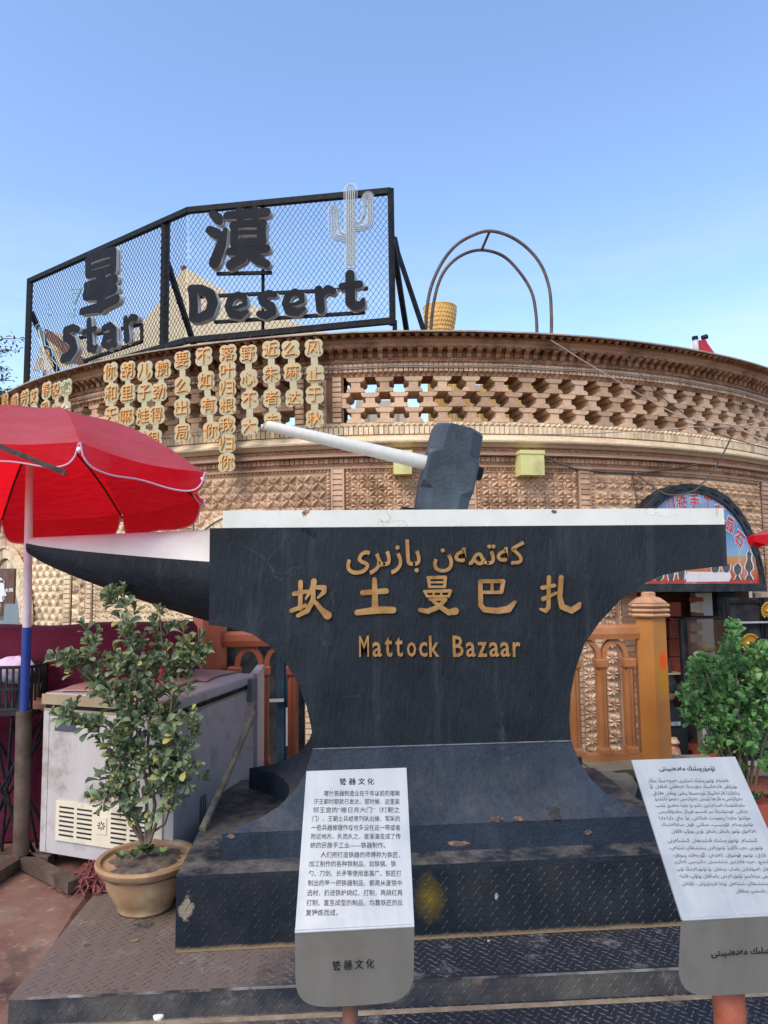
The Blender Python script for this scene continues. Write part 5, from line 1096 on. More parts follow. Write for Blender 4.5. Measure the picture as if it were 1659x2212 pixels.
SB_('red_panel', 1428, 1450, 1340, 1375, 7.9, .03, M['red']); SB_('shelf_board', 1426, 1475, 1383, 1388, 7.7, .3, M['red']); SB_('shelf_board', 1428, 1476, 1452, 1457, 7.5, .3, M['wood']); SB_('shelf_board', 1428, 1476, 1405, 1409, 7.7, .3, M['wood'])
for y0, y1 in ((1302, 1322), (1346, 1363), (1370, 1388)): SB_('sample_board', 1493, 1517, y0, y1, 7.3, .02, M['cream'])
SB_('sample_board', 1489, 1519, 1290, 1300, 7.32, .02, M['brown']); SB_('sample_board', 1494, 1520, 1324, 1336, 7.32, .02, M['brown'])
SB_('white_column', 1521, 1568, 1280, 1640, 7.6, .12, M['wwhite']); SB_('door_jamb', 1572, 1590, 1278, 1700, 7.05, .1, M['dark'])
SB_('display_case', 1478, 1572, 1333, 1338, 6.9, .3, M['dark']); SB_('display_case_frame', 1478, 1484, 1338, 1500, 6.9, .05, M['dark'])
a = P(1484, 1500, Y=6.9); b = P(1572, 1338, Y=6.9); g = MB(); g.box((a.x, 6.9, a.z), (b.x, 6.905, b.z)); part('glass_pane', g, glassy('brown_glass', (.16, .10, .07, 1), .08, .25), sh)
SB_('table_top', 1425, 1480, 1455, 1458, 7.2, .3, M['cream']); SB_('cabinet', 1500, 1560, 1620, 1700, 7.2, .3, M['brown'])
# cup and small goods on shelves
g = MB(); q = P(1440, 1452, Y=7.3); g.lathe(q, [(.045, 0), (.055, .06), (.06, .12), (.05, .12)], 12); solo('carved_cup', g, M['wood'], 'dark carved cup on the shelf just right of the orange post', 'cup', q, 40)
g = MB(); q = P(1540, 1400, Y=7.2); g.lathe(P(1528, 1410, Y=7.05), [(.03, 0), (.08, .03), (.085, .06), (.05, .10), (.01, .11)], 14); solo('green_bowl', g, simple('green_glaze', '#8d9068', .4, 0, .2, 9, 0), 'pale green lidded bowl behind the brown glass of the shop', 'bowl', P(1528, 1410, Y=7.05), 40)
for i, (px, py, c_) in enumerate(((1437, 1475, '#2a2a30'), (1443, 1490, '#c7a23a'), (1452, 1482, '#3c3230'), (1461, 1494, '#8e6a3a'), (1470, 1500, '#b5622a'))):
    g = MB(); q = P(px, py, Y=7.55); g.lathe(q, [(.02, 0), (.045, .03), (.03, .07), (.02, .09)], 10); solo('trinket', g, simple('trinket_%d' % i, c_, .5, 0, .2, 9, 0), ['black', 'yellow', 'dark brown', 'tan', 'orange'][i] + ' small trinket hanging in the shop above the person', 'trinket', q, 40, 'trinkets in the shop')
g = MB(); q = P(1455, 1616, Y=6.2); g.lathe(q, [(.02, -.07), (.06, -.05), (.05, 0), (.035, .02), (.055, .05), (.03, .09)], 14); solo('souvenir_doll', g, simple('doll_colours', '#c8a070', .6, 0, .6, 30, 0, 20, '#b03028', 14, .5, .6), 'straw coloured doll beside the orange post, red cloth on it', 'doll', q, 50)
# black double door with gold knockers, right edge
t = thing('black_metal_door', 'open black studded metal door at the right edge hung with knockers', 'door', P(1620, 1700, Y=6.6))
a = P(1592, 1705, Y=6.6); b = P(1720, 1290, Y=6.6)
for nm, x0, x1, z0, z1, y0, y1 in (('door_leaf', a.x, b.x, a.z, b.z, 6.62, 6.66),): g = MB(); g.box((x0, y0, z0), (x1, y1, z1)); part(nm, g, M['dark'], t)
for x in (a.x, a.x + .34, a.x + .36): g = MB(); g.box((x, 6.6, a.z), (x + .03, 6.62, b.z)); part('stile', g, M['frame'], t)
for z in (a.z + .3, a.z + .75, a.z + 1.2, b.z - .05): g = MB(); g.box((a.x + .031, 6.602, z), (a.x + .339, 6.619, z + .03)); part('door_rail', g, M['frame'], t)
for py in (1345, 1470): q = P(1598, py, Y=6.57); g = MB(); g.box((q.x, 6.57, q.z - .008), (q.x + .5, 6.6, q.z + .008)); part('hanging_rail', g, M['metal'], t)
def knocker(px, py, mat, lab, s_=1):
    q = P(px, py, Y=6.56); t2 = thing('door_knocker', lab, 'door knocker', q, 'door knockers hung for sale'); g = MB(); N = 12
    pts = [q + Vector((math.cos(a) * .085 * s_, 0, math.sin(a) * .085 * s_)) for a in [R_(40 + 180 * i / N) for i in range(N + 1)]] ; g.prism([q + Vector((.03, 0, -.02))] + pts, (0, .015, 0)); g.lathe(q - Vector((.02, .0, 0)), [(.03, -.01), (.035, 0), (.02, .02)], 10)
    part('plate', g, mat, t2, fix=True)
    for p_ in pts: g = MB(); g.lathe(p_ + Vector((0, -.004, -.012)), [(.002, 0), (.013, .006), (.013, .018), (.002, .024)], 8); part('bead', g, mat, t2, 60)
    g = MB(); g.tube([q + Vector((.035 * math.cos(a) - .01, -.02, .035 * math.sin(a) - .04)) for a in [2 * PI * i / 12 for i in range(13)]], .006, 6, False); part('ring', g, mat, t2, 60)
M['goldk'] = simple('shiny_gold', '#b88a22', .4, .5, .2, 9, 0); M['silverk'] = simple('silver_knocker', '#c4c6c8', .3, .6, .1, 9, 0)
knocker(1621, 1390, M['goldk'], 'gold fan shaped door knocker on the black door'); knocker(1664, 1320, M['goldk'], 'gold knocker cut by the right edge, upper one'); knocker(1662, 1405, M['silverk'], 'silver knocker at the right edge above the bush')
# red parasol tip at right edge
pq = P(1720, 1150, Y=5.4); t = thing('red_parasol', 'tip of a red parasol entering at the right edge below the arched sign', 'umbrella', Vector((pq.x, 5.4, -1.25)))
g = MB(); N = 8; c_ = pq + Z_ * .12; rim = [pq + Vector((math.cos(2 * PI * i / N + PI) * .36, math.sin(2 * PI * i / N + PI) * .36, -.02)) for i in range(N)]
for i in range(N): g.add([c_, rim[i], rim[(i + 1) % N]], [(0, 1, 2)]); m_ = (rim[i] + rim[(i + 1) % N]) / 2; g.add([rim[i], rim[(i + 1) % N], rim[(i + 1) % N] - Z_ * .05, m_ - Z_ * .09, rim[i] - Z_ * .05], [(0, 1, 2, 3, 4)])
part('canopy', g, M['umb'], t); g = MB(); g.tube([Vector((pq.x, 5.4, -1.25)), c_], .02, 8); part('pole', g, M['pole'], t)

# ------------------------------------------------------------------ PERSON in the shop (back turned)
def person():
    q = P(1440, 1487, Y=7.0); x, y = q.x, 7.0; zh = q.z
    t = thing('person', 'person in black t-shirt and dark cap with back turned in the shop doorway', 'person', Vector((x, y, -1.25)))
    J = {'pel': (x + .02, y + .02, zh - .72), 'wst': (x + .01, y + .01, zh - .55), 'chs': (x, y, zh - .34), 'nkb': (x - .005, y, zh - .19), 'nkt': (x, y - .0, zh - .10)}
    V = [J[k_] for k_ in ('pel', 'wst', 'chs', 'nkb', 'nkt')]; Rr = [(.16, .12), (.15, .11), (.18, .12), (.075, .07), (.058, .058)]; E = [(0, 1), (1, 2), (2, 3), (3, 4)]
    for s_ in (-1, 1):
        i = len(V); V += [(x + s_ * .17, y, zh - .25), (x + s_ * .235, y + .03, zh - .48), (x + s_ * .19, y + .22, zh - .62), (x + s_ * .16, y + .28, zh - .66)]
        Rr += [(.065, .065), (.045, .045), (.034, .034), (.03, .02)]; E += [(2, i), (i, i + 1), (i + 1, i + 2), (i + 2, i + 3)]
        i = len(V); V += [(x + s_ * .09, y + .02, zh - .82), (x + s_ * .10, y, zh - 1.14), (x + s_ * .10, y + .03, -1.19), (x + s_ * .11, y - .10, -1.22)]
        Rr += [(.09, .09), (.06, .06), (.04, .04), (.04, .03)]; E += [(0, i), (i, i + 1), (i + 1, i + 2), (i + 2, i + 3)]
    V = [Vector(v) - Vector((x, y, -1.25)) for v in V]
    me = bpy.data.meshes.new('body'); me.from_pydata(V, E, []); ob = bpy.data.objects.new('body', me); COL.objects.link(ob); ob.parent = t
    md = ob.modifiers.new('s', 'SKIN')
    for d_, r_ in zip(me.skin_vertices[0].data, Rr): d_.radius = r_
    me.skin_vertices[0].data[0].use_root = True
    ss = ob.modifiers.new('u', 'SUBSURF'); ss.levels = 2; ss.render_levels = 2
    k = NT('skin_and_clothes'); k.col(lin('#101114')); me.materials.append(k.set(.85))
    sk = simple('skin', '#9c6e52', .55, 0, .1, 9, 0)
    g = MB(); N = 16; prof = [(.045, -.115), (.07, -.09), (.082, -.045), (.088, .0), (.09, .04), (.082, .08), (.06, .11), (.02, .125)]
    g.lathe((x, y, zh + .0), prof, N)
    g.v = [(a, y + (b - y) * 1.15, c_) for a, b, c_ in g.v]; part('head', g, sk, t, 60)
    g = MB(); g.lathe((x, y, zh), [(.091, -.03), (.095, .03), (.09, .08), (.068, .115), (.02, .132)], N); g.v = [(a, y + (b - y) * 1.16, c_) for a, b, c_ in g.v]
    g.hexa([(x + .0, y - .05, zh + .05), (x + .17, y - .03, zh + .03), (x + .17, y + .05, zh + .03), (x, y + .08, zh + .05), (x, y - .05, zh + .062), (x + .17, y - .03, zh + .04), (x + .17, y + .05, zh + .04), (x, y + .08, zh + .062)])
    part('cap', g, M['dark'], t, 60)
    for s_ in (-1, 1): g = MB(); g.lathe((x + s_ * .09, y, zh - .03), [(.004, -.03), (.014, -.01), (.016, .015), (.006, .03)], 8); part('ear', g, sk, t, 60)
    g = MB(); g.add([(x - .08, y - .135, zh - .30), (x + .06, y - .135, zh - .30), (x + .06, y - .135, zh - .34), (x - .08, y - .135, zh - .34)], [(0, 1, 2, 3)]); part('shirt_print', g, simple('print', '#7a8a90', .8, 0, .8, 30, 0), t)
person()

# ------------------------------------------------------------------ BALUSTRADE
FY = 5.0
fx0 = P(475, 1370, Y=FY).x; fx1 = P(1381, 1370, Y=FY).x; zr1 = P(900, 1357, Y=FY).z; zr0 = zr1 - .10; zbt = .16
bal = thing('balustrade', 'orange brown balustrade with small arches behind the anvil', 'fence', Vector(((fx0 + fx1) / 2, FY, 0)))
half = Vector((0, 0, 0)); xm = (fx0 + fx1) / 2
for nm, xa, xb, mt in (('top_rail', fx0, xm, 'redorange'), ('top_rail', xm + .002, fx1, 'orange')):
    g = MB(); g.prism([Vector((xa, FY + a, b)) for a, b in ((-.045, zr0), (.045, zr0), (.05, zr0 + .035), (.05, zr0 + .04), (.042, zr0 + .08), (.02, zr1), (-.02, zr1), (-.042, zr0 + .08), (-.05, zr0 + .04), (-.05, zr0 + .035))], (xb - xa, 0, 0)); part(nm, g, M[mt], bal, fix=True)
    g = MB(); g.box((xa, FY - .04, zbt - .05), (xb, FY + .04, zbt)); part('bottom_rail', g, M[mt], bal)
X0 = P(506.8, 1420, Y=FY).x; pit = .198
for i in range(-1, 18):
    x = X0 + i * pit
    if x > fx1 - .02: break
    mt = 'redorange' if x < xm else 'orange'
    if i >= 0:
        g = MB(); w2 = .034; N = 8
        g.prism([Vector((x + a, FY + b, zbt)) for a, b in ((-w2, -w2 * .5), (-w2 * .5, -w2), (-.006, -w2), (-.003, -w2 + .006), (.003, -w2 + .006), (.006, -w2), (w2 * .5, -w2), (w2, -w2 * .5), (w2, w2), (-w2, w2))], (0, 0, zr0 - .20 - zbt)); part('baluster', g, M[mt], bal, fix=True)
        g = MB(); g.lathe((x, FY, zr0 - .205), [(.052, 0), (.060, .012), (.062, .06), (.056, .068)], 4, PI / 4); part('baluster_cap', g, M[mt], bal)
        g = MB(); g.lathe((x, FY, zbt), [(.060, 0), (.058, .03), (.048, .05)], 4, PI / 4); part('baluster_base', g, M[mt], bal)
    g = MB(); c_ = x + pit / 2; R0, R1 = pit / 2 - .042 + .008, pit / 2 - .002; zb = zr0 - .135; pts = []
    for k_ in range(13): a = PI * k_ / 12; pts.append((c_ + R1 * math.cos(a), zb + (zr0 - zb + 0.002) * math.sin(a)))
    for k_ in range(12, -1, -1): a = PI * k_ / 12; pts.append((c_ + R0 * math.cos(a), zb + (zr0 - zb - .032) * math.sin(a)))
    n_ = 13; vs = [Vector((a, FY - .028, b)) for a, b in pts] + [Vector((a, FY + .028, b)) for a, b in pts]; fs = []
    for k_ in range(12):
        fs += [(k_, k_ + 1, 24 - k_, 25 - k_), (26 + k_, 26 + 25 - k_, 26 + 24 - k_, 26 + k_ + 1), (k_, 26 + k_, 27 + k_, k_ + 1), (25 - k_, 24 - k_, 26 + 24 - k_, 26 + 25 - k_)]
    if c_ + R0 < fx1 and c_ - R0 > fx0 - .02: g.add(vs, fs); part('arch', g, M[mt], bal)
def post(px, mt, cap, lab, r=.115):
    c_ = P(px, 1500, Y=FY); zt_ = P(px, 1310, Y=FY).z
    t = thing('balustrade_post', lab, 'post', Vector((c_.x, FY, 0)), 'balustrade end posts')
    g = MB(); g.lathe((c_.x, FY, .0), [(r, 0), (r, zt_ - .05)], 6, PI / 6 - .25); part('shaft', g, M[mt], t)
    if mt == 'orange':
        g = MB(); q = Vector((c_.x, FY - r * .875, .0)); N = 14; g.add([Vector((c_.x + .05 + .032 * math.cos(2 * PI * i / N) * (1 + .3 * math.sin(3 * i)), FY - r * .866 * 1.0 - .0035, .78 + .075 * math.sin(2 * PI * i / N))) for i in range(N)], [tuple(range(N))]) if False else None
    if cap:
        zc = zt_ - .075
        for j in range(3): g = MB(); g.lathe((c_.x, FY, zc + j * .034), [(r + .012, 0), (r + .030, .006), (r + .036, .016), (r + .030, .027), (r + .012, .033)], 6, PI / 6 - .25); part('cap_ring', g, M['cap'], t)
        g = MB(); g.lathe((c_.x, FY, zc + .103), [(r + .02, 0), (r * .75, .035), (r * .45, .045), (r * .45, .07), (r * .3, .078)], 6, PI / 6 - .25); part('cap_top', g, M['cap'], t)
    return t
k = NT('sprayed_orange_paint'); k.col(lin('#b87a34')); cb = lin('#b4773a')
nb = k.mix(k.ramp(k.noise(3, 5), .3, .75), lin('#a96a2e'), lin('#bd8140'))
def blob2(c, x, z, rx, rz, color, lo, hi):
    mp = k.n('ShaderNodeMapping'); mp.inputs['Location'].default_value = (-x / rx, 0, -z / rz); mp.inputs['Scale'].default_value = (1 / rx, 0, 1 / rz)
    k.l(k.co.outputs['Object'], mp.inputs[0]); ln = k.n('ShaderNodeVectorMath', operation='LENGTH'); k.l(mp.outputs[0], ln.inputs[0])
    ma = k.n('ShaderNodeMath', operation='MULTIPLY_ADD'); k.l(k.noise(16, 7, .75), ma.inputs[0]); ma.inputs[1].default_value = .8; k.l(ln.outputs['Value'], ma.inputs[2])
    mr = k.n('ShaderNodeMapRange'); k.l(ma.outputs[0], mr.inputs[0]); mr.inputs[1].default_value = hi; mr.inputs[2].default_value = lo
    return k.mix(mr.outputs[0], c, color)
nb = blob2(nb, .045, .70, .07, .17, lin('#b8801a'), .8, 1.6); nb = blob2(nb, .045, .80, .040, .08, lin('#e0500c'), .85, 1.5); k.col(nb); k.bump(k.noise(50), .001, .5); M['sprayed'] = k.set(.5)
post(1410, 'sprayed', True, 'orange brown hexagonal post with ringed cap right of the anvil'); post(452, 'redorange', False, 'red brown post at the left end of the balustrade by the freezer')
# stones under the balustrade
t = None
for i, (x0, x1, z0, z1, y0) in enumerate(((.9, 1.75, .0, .105, 4.84), (1.76, 2.27, .04, .115, 4.82), (2.28, 2.75, .0, .10, 4.84), (-.6, .2, 0, .10, 4.86), (.21, .89, 0, .105, 4.85))):
    g = MB(); n_ = 6; vs = []; 
    for a in range(n_ + 1):
        x = x0 + (x1 - x0) * a / n_
        for y, z in ((y0, z0), (y0 - .01, z1 - .02), (y0 + .02, z1), (5.12, z1)): vs.append(Vector((x + rnd.uniform(-.006, .006), y + rnd.uniform(-.012, .012), z + rnd.uniform(-.006, .006))))
    g.add(vs, [(a * 4 + b, (a + 1) * 4 + b, (a + 1) * 4 + b + 1, a * 4 + b + 1) for a in range(n_) for b in range(3)] + [(0, 1, 2, 3), (n_ * 4 + 3, n_ * 4 + 2, n_ * 4 + 1, n_ * 4)])
    solo('kerb_stone', g, M['stone'], ['grey kerb stone under the balustrade right behind the anvil waist', 'rough kerb stone left of the post with ringed cap', 'kerb stone under the post with ringed cap', 'kerb stone at the left end under the balustrade by the freezer', 'kerb stone under the balustrade hidden mostly by the anvil'][i], 'stone', None, 40, 'kerb stones under the balustrade')
g = MB(); c_ = P(1325, 1690, Y=4.6)
vs = []; N = 12
for j, (r_, z) in enumerate(((.14, .0), (.15, .06), (.13, .11), (.07, .13))): vs += [Vector((c_.x + math.cos(2 * PI * i / N) * r_ * rnd.uniform(.85, 1.15), 4.6 + math.sin(2 * PI * i / N) * r_ * .8, z * rnd.uniform(.9, 1.1))) for i in range(N)]
g.add(vs, [(j * N + i, j * N + (i + 1) % N, (j + 1) * N + (i + 1) % N, (j + 1) * N + i) for j in range(3) for i in range(N)] + [tuple(range(3 * N, 4 * N))]); solo('boulder', g, M['stone'], 'rough tan boulder on the ground behind the right end of the anvil foot', 'stone', Vector((c_.x, 4.6, 0)), 50)

# ------------------------------------------------------------------ INFO BOARDS
ZH = ['喀什铁器制造业在千年以前的喀喇', '汗王朝时期就已发达。那时候，这里紧', '邻王宫的“喀日克大门”（打靶之', '门），王朝士兵经常列队出操，军队的', '一些兵器修理作坊也多设在这一带或者', '附近地方。久而久之，逐渐演变成了传', '统的民族手工业——铁器制作。', '人们把打造铁器的师傅称为铁匠，', '加工制作的各种铁制品，如铁锅、铁', '勺、刀剑、长矛等使用面甚广。铁匠打', '制出的每一把铁器制品，都是从废铁中', '选材，扔进铁炉烧红、打制，再烧红再', '打制，直至成型的制品，均靠铁匠的反', '复锤炼而成。']
ZX = [(990, 1490), (920, 1490), (915, 1492), (912, 1492), (905, 1495), (903, 1497), (898, 1395), (968, 1492), (890, 1466), (887, 1502), (882, 1506), (877, 1510), (873, 1512), (868, 1080)]
ZY = [453, 508, 563, 621, 680, 739, 797, 861, 921, 984, 1048, 1113, 1179, 1245]
UG = ['قەشقەر تۆمۈرچىلىك ئىشلىرى نەچچە مىڭ يىللار', 'بۇرۇنقى قاراخانىيلار دەۋرىدىلا تەرەققىي قىلغان. ئۇ', 'چاغلاردا قاراخانىيلار ئوردىسىغا يېقىن بولغان «قارقى', 'دەرۋازىسى» قارىغا ئېتىش دەرۋازىسى دەپمۇ ئاتىلىدۇ.', 'خاندانلىقنىڭ ئەسكەرلىرى دائىم بۇ جايدا مەشىق ئېلىپ', 'باراتتى. قوشۇننىڭ بىر قىسىم قورال-جابدۇقلىرىنى', 'مۇشۇ جايدا رېمونت قىلاتتى. بۇ جاي بارا-بارا', 'تۆمۈرچىلەر كۆپىيىپ، مىللىي قول سانائەتنىڭ', 'ئەنئەنىۋى تۆمۈر ياساش ياساش ئورنى بولۇپ قالغان.',
      'كىشىلەر تۆمۈرچىلىك قىلىدىغان كىشىلەرنى', 'تۆمۈرچى دەپ ئاتايدۇ. تۆمۈرلەرنى پىششىقلاپ ئىشلەپ،', 'قازان، تۆمۈر قوشۇق، كەتمەن، گۈرجەك، پىچاق-', 'قىلىچ، نەيزە قاتارلىق ئىشلىتىش دائىرىسى كەڭرى', 'بولغان ئەسۋابلارنى ياساپ چىققان. بۇ تۆمۈرلەرنىڭ كۆپ', 'قىسمى بىزەكسىز تۆمۈرلەردىن ياسالغان بولۇپ قايتا-', 'قايتا پىششىقلاپ ئىشلەش ئوتتا قىزدۇرۇش، تاۋلاش', 'ئارقىلىق ياسىلىپ چىققان.']
M['ink'] = simple('engraved_ink', '#3a3d42', .6, 0, .15, 30, 0); M['inkdark'] = simple('black_ink', '#17181a', .6, 0, .1, 30, 0)
def board(tl, tr, fl, frr, name_lab, bottom, curve):
    Yf, Yt = 1.75, 2.07
    A, B = P(*fl, Y=Yf), P(*frr, Y=Yf); C_, D = P(*tl, Y=Yt), P(*tr, Y=Yt); zf = (A.z + B.z) / 2; zt_ = (C_.z + D.z) / 2
    for q in (A, B): q.z = zf
    for q in (C_, D): q.z = zt_
    xm_ = (A.x + B.x) / 2; 
    t = thing('info_board', name_lab, 'sign', Vector((xm_, 1.80, -.086)), 'steel info boards in front of the anvil')
    n = (B - A).cross(C_ - A).normalized()
    if n.y > 0: n = -n
    g = MB(); g.prism([A, B, D, C_], -n * .006); part('face_plate', g, M['metal'], t, fix=True)
    # vertical lower flap with rounded foot
    low = P(*bottom, Y=Yf + .04).z; hw = (B.x - A.x) / 2; rr = .09; pts = [Vector((A.x, Yf, zf)), Vector((B.x, Yf, zf))]
    yl = lambda z: Yf + .04 * (zf - z) / (zf - low)
    dz = .085
    for i in range(29):
        a = PI * i / 28; ca = math.cos(a); x = xm_ + hw * (abs(ca)**.42) * (1 if ca > 0 else -1); z = low + dz - dz * math.sin(a)**.75; pts.append(Vector((x, yl(z), z)))
    g = MB(); g.prism([q + Vector((0, -.0005, 0)) for q in pts], (0, .006, 0)); part('lower_flap', g, M['metalflap'], t, fix=True)
    g = MB(); g.tube([A + Vector((0, .003, .0)), B + Vector((0, .003, .0))], .0045, 8); part('folded_edge', g, M['metal'], t, 60)
    return t, A, B, C_, D, n, zf, low
M['metalflap'] = simple('stained_steel', '#a39f94', .42, .55, .15, 4, .0006, 30, '#7f7b70', 3, .5, .8, stretch=(3, 3, .5))
c3 = lambda x, y: ((700 + x / 1.659) / 1.8517, (2900 + y / 1.659) / 1.8517)
t, A, B, C_, D, n, zf, low = board((662, 1662), (878, 1662), (637, 2007), (895, 2009), 'centre info board of brushed steel engraved with Chinese text', (765, 2172), 1)
def bp(x, y, cv, l=.0008): return Ppl(*cv(x, y), A + n * l, n)
def line(txt, x0, x1, yc, hpx, cv, bold, mat, nm='engraved_line', fit=True):
    a, b = bp(x0, yc, cv), bp(x1, yc, cv); u = (b - a).normalized(); v = n.cross(u)
    if v.z < 0: v = -v
    up_ = bp((x0 + x1) / 2, yc - hpx, cv); h = (up_ - bp((x0 + x1) / 2, yc, cv)).length
    g = MB(); gg = glyph(txt, bold, 0, 1); place_glyph(g, gg, (a + b) / 2, u, v, n, w=(b - a).length, h=h if fit else None); return part(nm, g, mat, t)
for s_, (x0, x1), y in zip(ZH, ZX, ZY): line(s_, x0, x1, y, 38 + (y - 450) * .006, c3, .004, M['ink'])
line('铁 器 文 化', 1092, 1322, 374, 44, c3, .012, M['inkdark'], 'engraved_title')
nn = Vector((0, -1, 0)); g = MB(); q0, q1 = P(*c3(1045, 1590), Y=1.765), P(*c3(1322, 1590), Y=1.765); place_glyph(g, glyph('铁 器 文 化', .012, 0, 1), (q0 + q1) / 2 + Vector((0, 0, 0)), X_, Z_, nn, w=(q1 - q0).length, h=60 / 3.072 * 1.765 / FPX); part('flap_title', g, M['inkdark'], t)
g = MB(); pq = P(757, 2190, Y=1.82); g.tube([(pq.x, 1.84, -.085), (pq.x, 1.84, low + .05), (pq.x, 1.86, zf + .04)], [.022, .019, .018], 12); part('post', g, simple('reddish_wood', '#7d4a30', .7, 0, .3, 9, .002), t, 40)
for i, (x, y, r1, r2) in enumerate(((1205, 735, 30, 22), (1135, 800, 18, 70), (1262, 800, 10, 40), (1140, 930, 22, 100), (1262, 880, 16, 60), (1140, 1075, 16, 20), (1262, 1075, 18, 30))):
    pass
tt = t
t, A, B, C_, D, n, zf, low = board((1364, 1638), (1588, 1638), (1473, 1983), (1742, 1979), 'right info board of brushed steel engraved with Uyghur text, cut by the frame', (1590, 2148), -1)
c4 = lambda x, y: ((2072 + x / 1.659) / 1.8517, (3096 + y / 1.659) / 1.8517)
UX = [(862, 1395, 45), (875, 1452, 87), (888, 1470, 129), (902, 1488, 167), (912, 1505, 210), (930, 1525, 251), (938, 1542, 296), (952, 1560, 338), (1015, 1580, 382), (990, 1590, 444), (1003, 1625, 492), (1028, 1645, 540), (1035, 1665, 584), (1048, 1690, 632), (1070, 1705, 680), (1085, 1725, 730), (1440, 1745, 778)]
for s_, (x0, x1, y) in zip(UG, UX): line(shape(s_), x0, x1, y, 34, c4, .006, M['ink'])
c6 = lambda x, y: ((2300 + x / 2.149) / 1.8517, (2400 + y / 2.149) / 1.8517)
line(shape('تۆمۈرچىلىك مەدەنىيىتى'), 720, 1205, 1453, 52, c6, .02, M['inkdark'], 'engraved_title')
g = MB(); q0, q1 = P(*c4(1282, 1185), Y=1.765), P(*c4(1800, 1180), Y=1.765); place_glyph(g, glyph(shape('تۆمۈرچىلىك مەدەنىيىتى'), .02, 0, 1), (q0 + q1) / 2, X_, Z_, nn, w=(q1 - q0).length, h=60 / 3.072 * 1.765 / FPX); part('flap_title', g, M['inkdark'], t)
g = MB(); pq = P(1590, 2180, Y=1.82); g.tube([(pq.x, 1.85, -.085), (pq.x + .004, 1.85, 0.05), (pq.x - .004, 1.85, .18), (pq.x, 1.85, .3), (pq.x, 1.88, zf + .04)], [.050, .040, .036, .040, .036], 14); part('post', g, simple('orange_red_trunk', '#b0532e', .7, 0, .4, 7, .006, 20, '#6a3020', 5), t, 50)

# ------------------------------------------------------------------ FREEZER
fz = thing('chest_freezer', 'worn white chest freezer with vented front, left of the anvil', 'freezer', Vector((-1.05, 3.9, 0)))
a, b, c_ = P(97, 1500, Z=.84), P(378, 1517, Z=.84), P(548, 1459, Z=.84); d_ = a + (c_ - b)
def slab(mb, q, z0, z1, grow=0):
    cen = sum(q, Vector((0, 0, 0))) / 4; pts = [cen + (p - cen) * (1 + grow) for p in q]
    mb.hexa([Vector((p.x, p.y, z0)) for p in pts] + [Vector((p.x, p.y, z1)) for p in pts])
Q = [a, b, c_, d_]; me_ = MB(); slab(me_, Q, .07, .76); part('cabinet', me_, M['freezer'], fz)
g = MB(); slab(g, Q, .77, .79, -.01); part('gasket', g, M['dark'], fz); g = MB(); slab(g, Q, .762, .772, .003); part('rim', g, M['freezerlid'], fz)
g = MB(); slab(g, Q, .792, .85, .012); o = part('lid', g, M['freezer'], fz); bv = o.modifiers.new('b', 'BEVEL'); bv.width = .015; bv.segments = 3
uf = (b - a).normalized(); nf = Vector((uf.y, -uf.x, 0)); 
if nf.y > 0: nf = -nf
g = MB(); q = a - Z_ * 0; g.hexa([Vector((p.x, p.y, z)) for z in (.795, .846) for p in (a + nf * .014 - uf * .005, b + nf * .014 + uf * .005, b + nf * .010 + uf * .005, a + nf * .010 - uf * .005)]); part('lid_front', g, M['freezerlid'], fz)
W_f = (b - a).length
def ff(s_, z, l=.0): p = a + uf * (s_ * W_f) + nf * l; return Vector((p.x, p.y, z))
g = MB(); g.hexa([ff(.13, .14, .002), ff(.93, .14, .002), ff(.93, .14, -.01), ff(.13, .14, -.01), ff(.13, .33, .002), ff(.93, .33, .002), ff(.93, .33, -.01), ff(.13, .33, -.01)]); g.v = [tuple(Vector(v_) + nf * .008) for v_ in g.v]; gr = part('vent_grille', g, M['grille'], fz)
for c0 in (.16, .30, .56, .70):
    for j in range(7):
        z = .165 + j * .022; g = MB(); g.hexa([ff(c0, z, .0115), ff(c0 + .115, z, .0115), ff(c0 + .115, z, .009), ff(c0, z, .009), ff(c0, z + .008, .0115), ff(c0 + .115, z + .008, .0115), ff(c0 + .115, z + .008, .009), ff(c0, z + .008, .009)]); part('vent_slot', g, M['dark'], gr)
g = MB(); g.hexa([ff(.455, .20, .014), ff(.53, .20, .014), ff(.53, .20, .009), ff(.455, .20, .009), ff(.455, .28, .014), ff(.53, .28, .014), ff(.53, .28, .009), ff(.455, .28, .009)]); part('lock_panel', g, M['grille'], gr)
g = MB()
for k_ in range(8): aa = 2 * PI * k_ / 8; g.bar(ff(.4925 + .012 * math.cos(aa), .24 + .008 * math.sin(aa), .015), ff(.4925 + .03 * math.cos(aa), .24 + .02 * math.sin(aa), .015), .004, .002, up=nf)
part('lock_mark', g, M['dark'], gr)
g = MB(); g.hexa([ff(.0, .072, .003), ff(.045, .072, .003), ff(.045, .072, 0), ff(.0, .072, 0), ff(.0, .76, .003), ff(.045, .76, .003), ff(.045, .76, 0), ff(0, .76, 0)]); part('corner_strip', g, M['freezer'], fz)
g = MB(); g.hexa([ff(.09, .665, .003), ff(.26, .665, .003), ff(.26, .665, 0), ff(.09, .665, 0), ff(.12, .745, .003), ff(.26, .75, .003), ff(.26, .75, 0), ff(.12, .745, 0)]); part('energy_label', g, simple('dark_label', '#3f4252', .5, 0, .2, 20, 0), fz)
g = MB(); g.hexa([ff(.39, .345, .003), ff(.66, .345, .003), ff(.66, .345, 0), ff(.39, .345, 0), ff(.39, .38, .003), ff(.66, .38, .003), ff(.66, .38, 0), ff(.39, .38, 0)]); part('torn_sticker', g, simple('torn_sticker', '#c2b49c', .7, 0, .3, 30, 0, 20, '#2a211c', 26, .5, .56), fz)
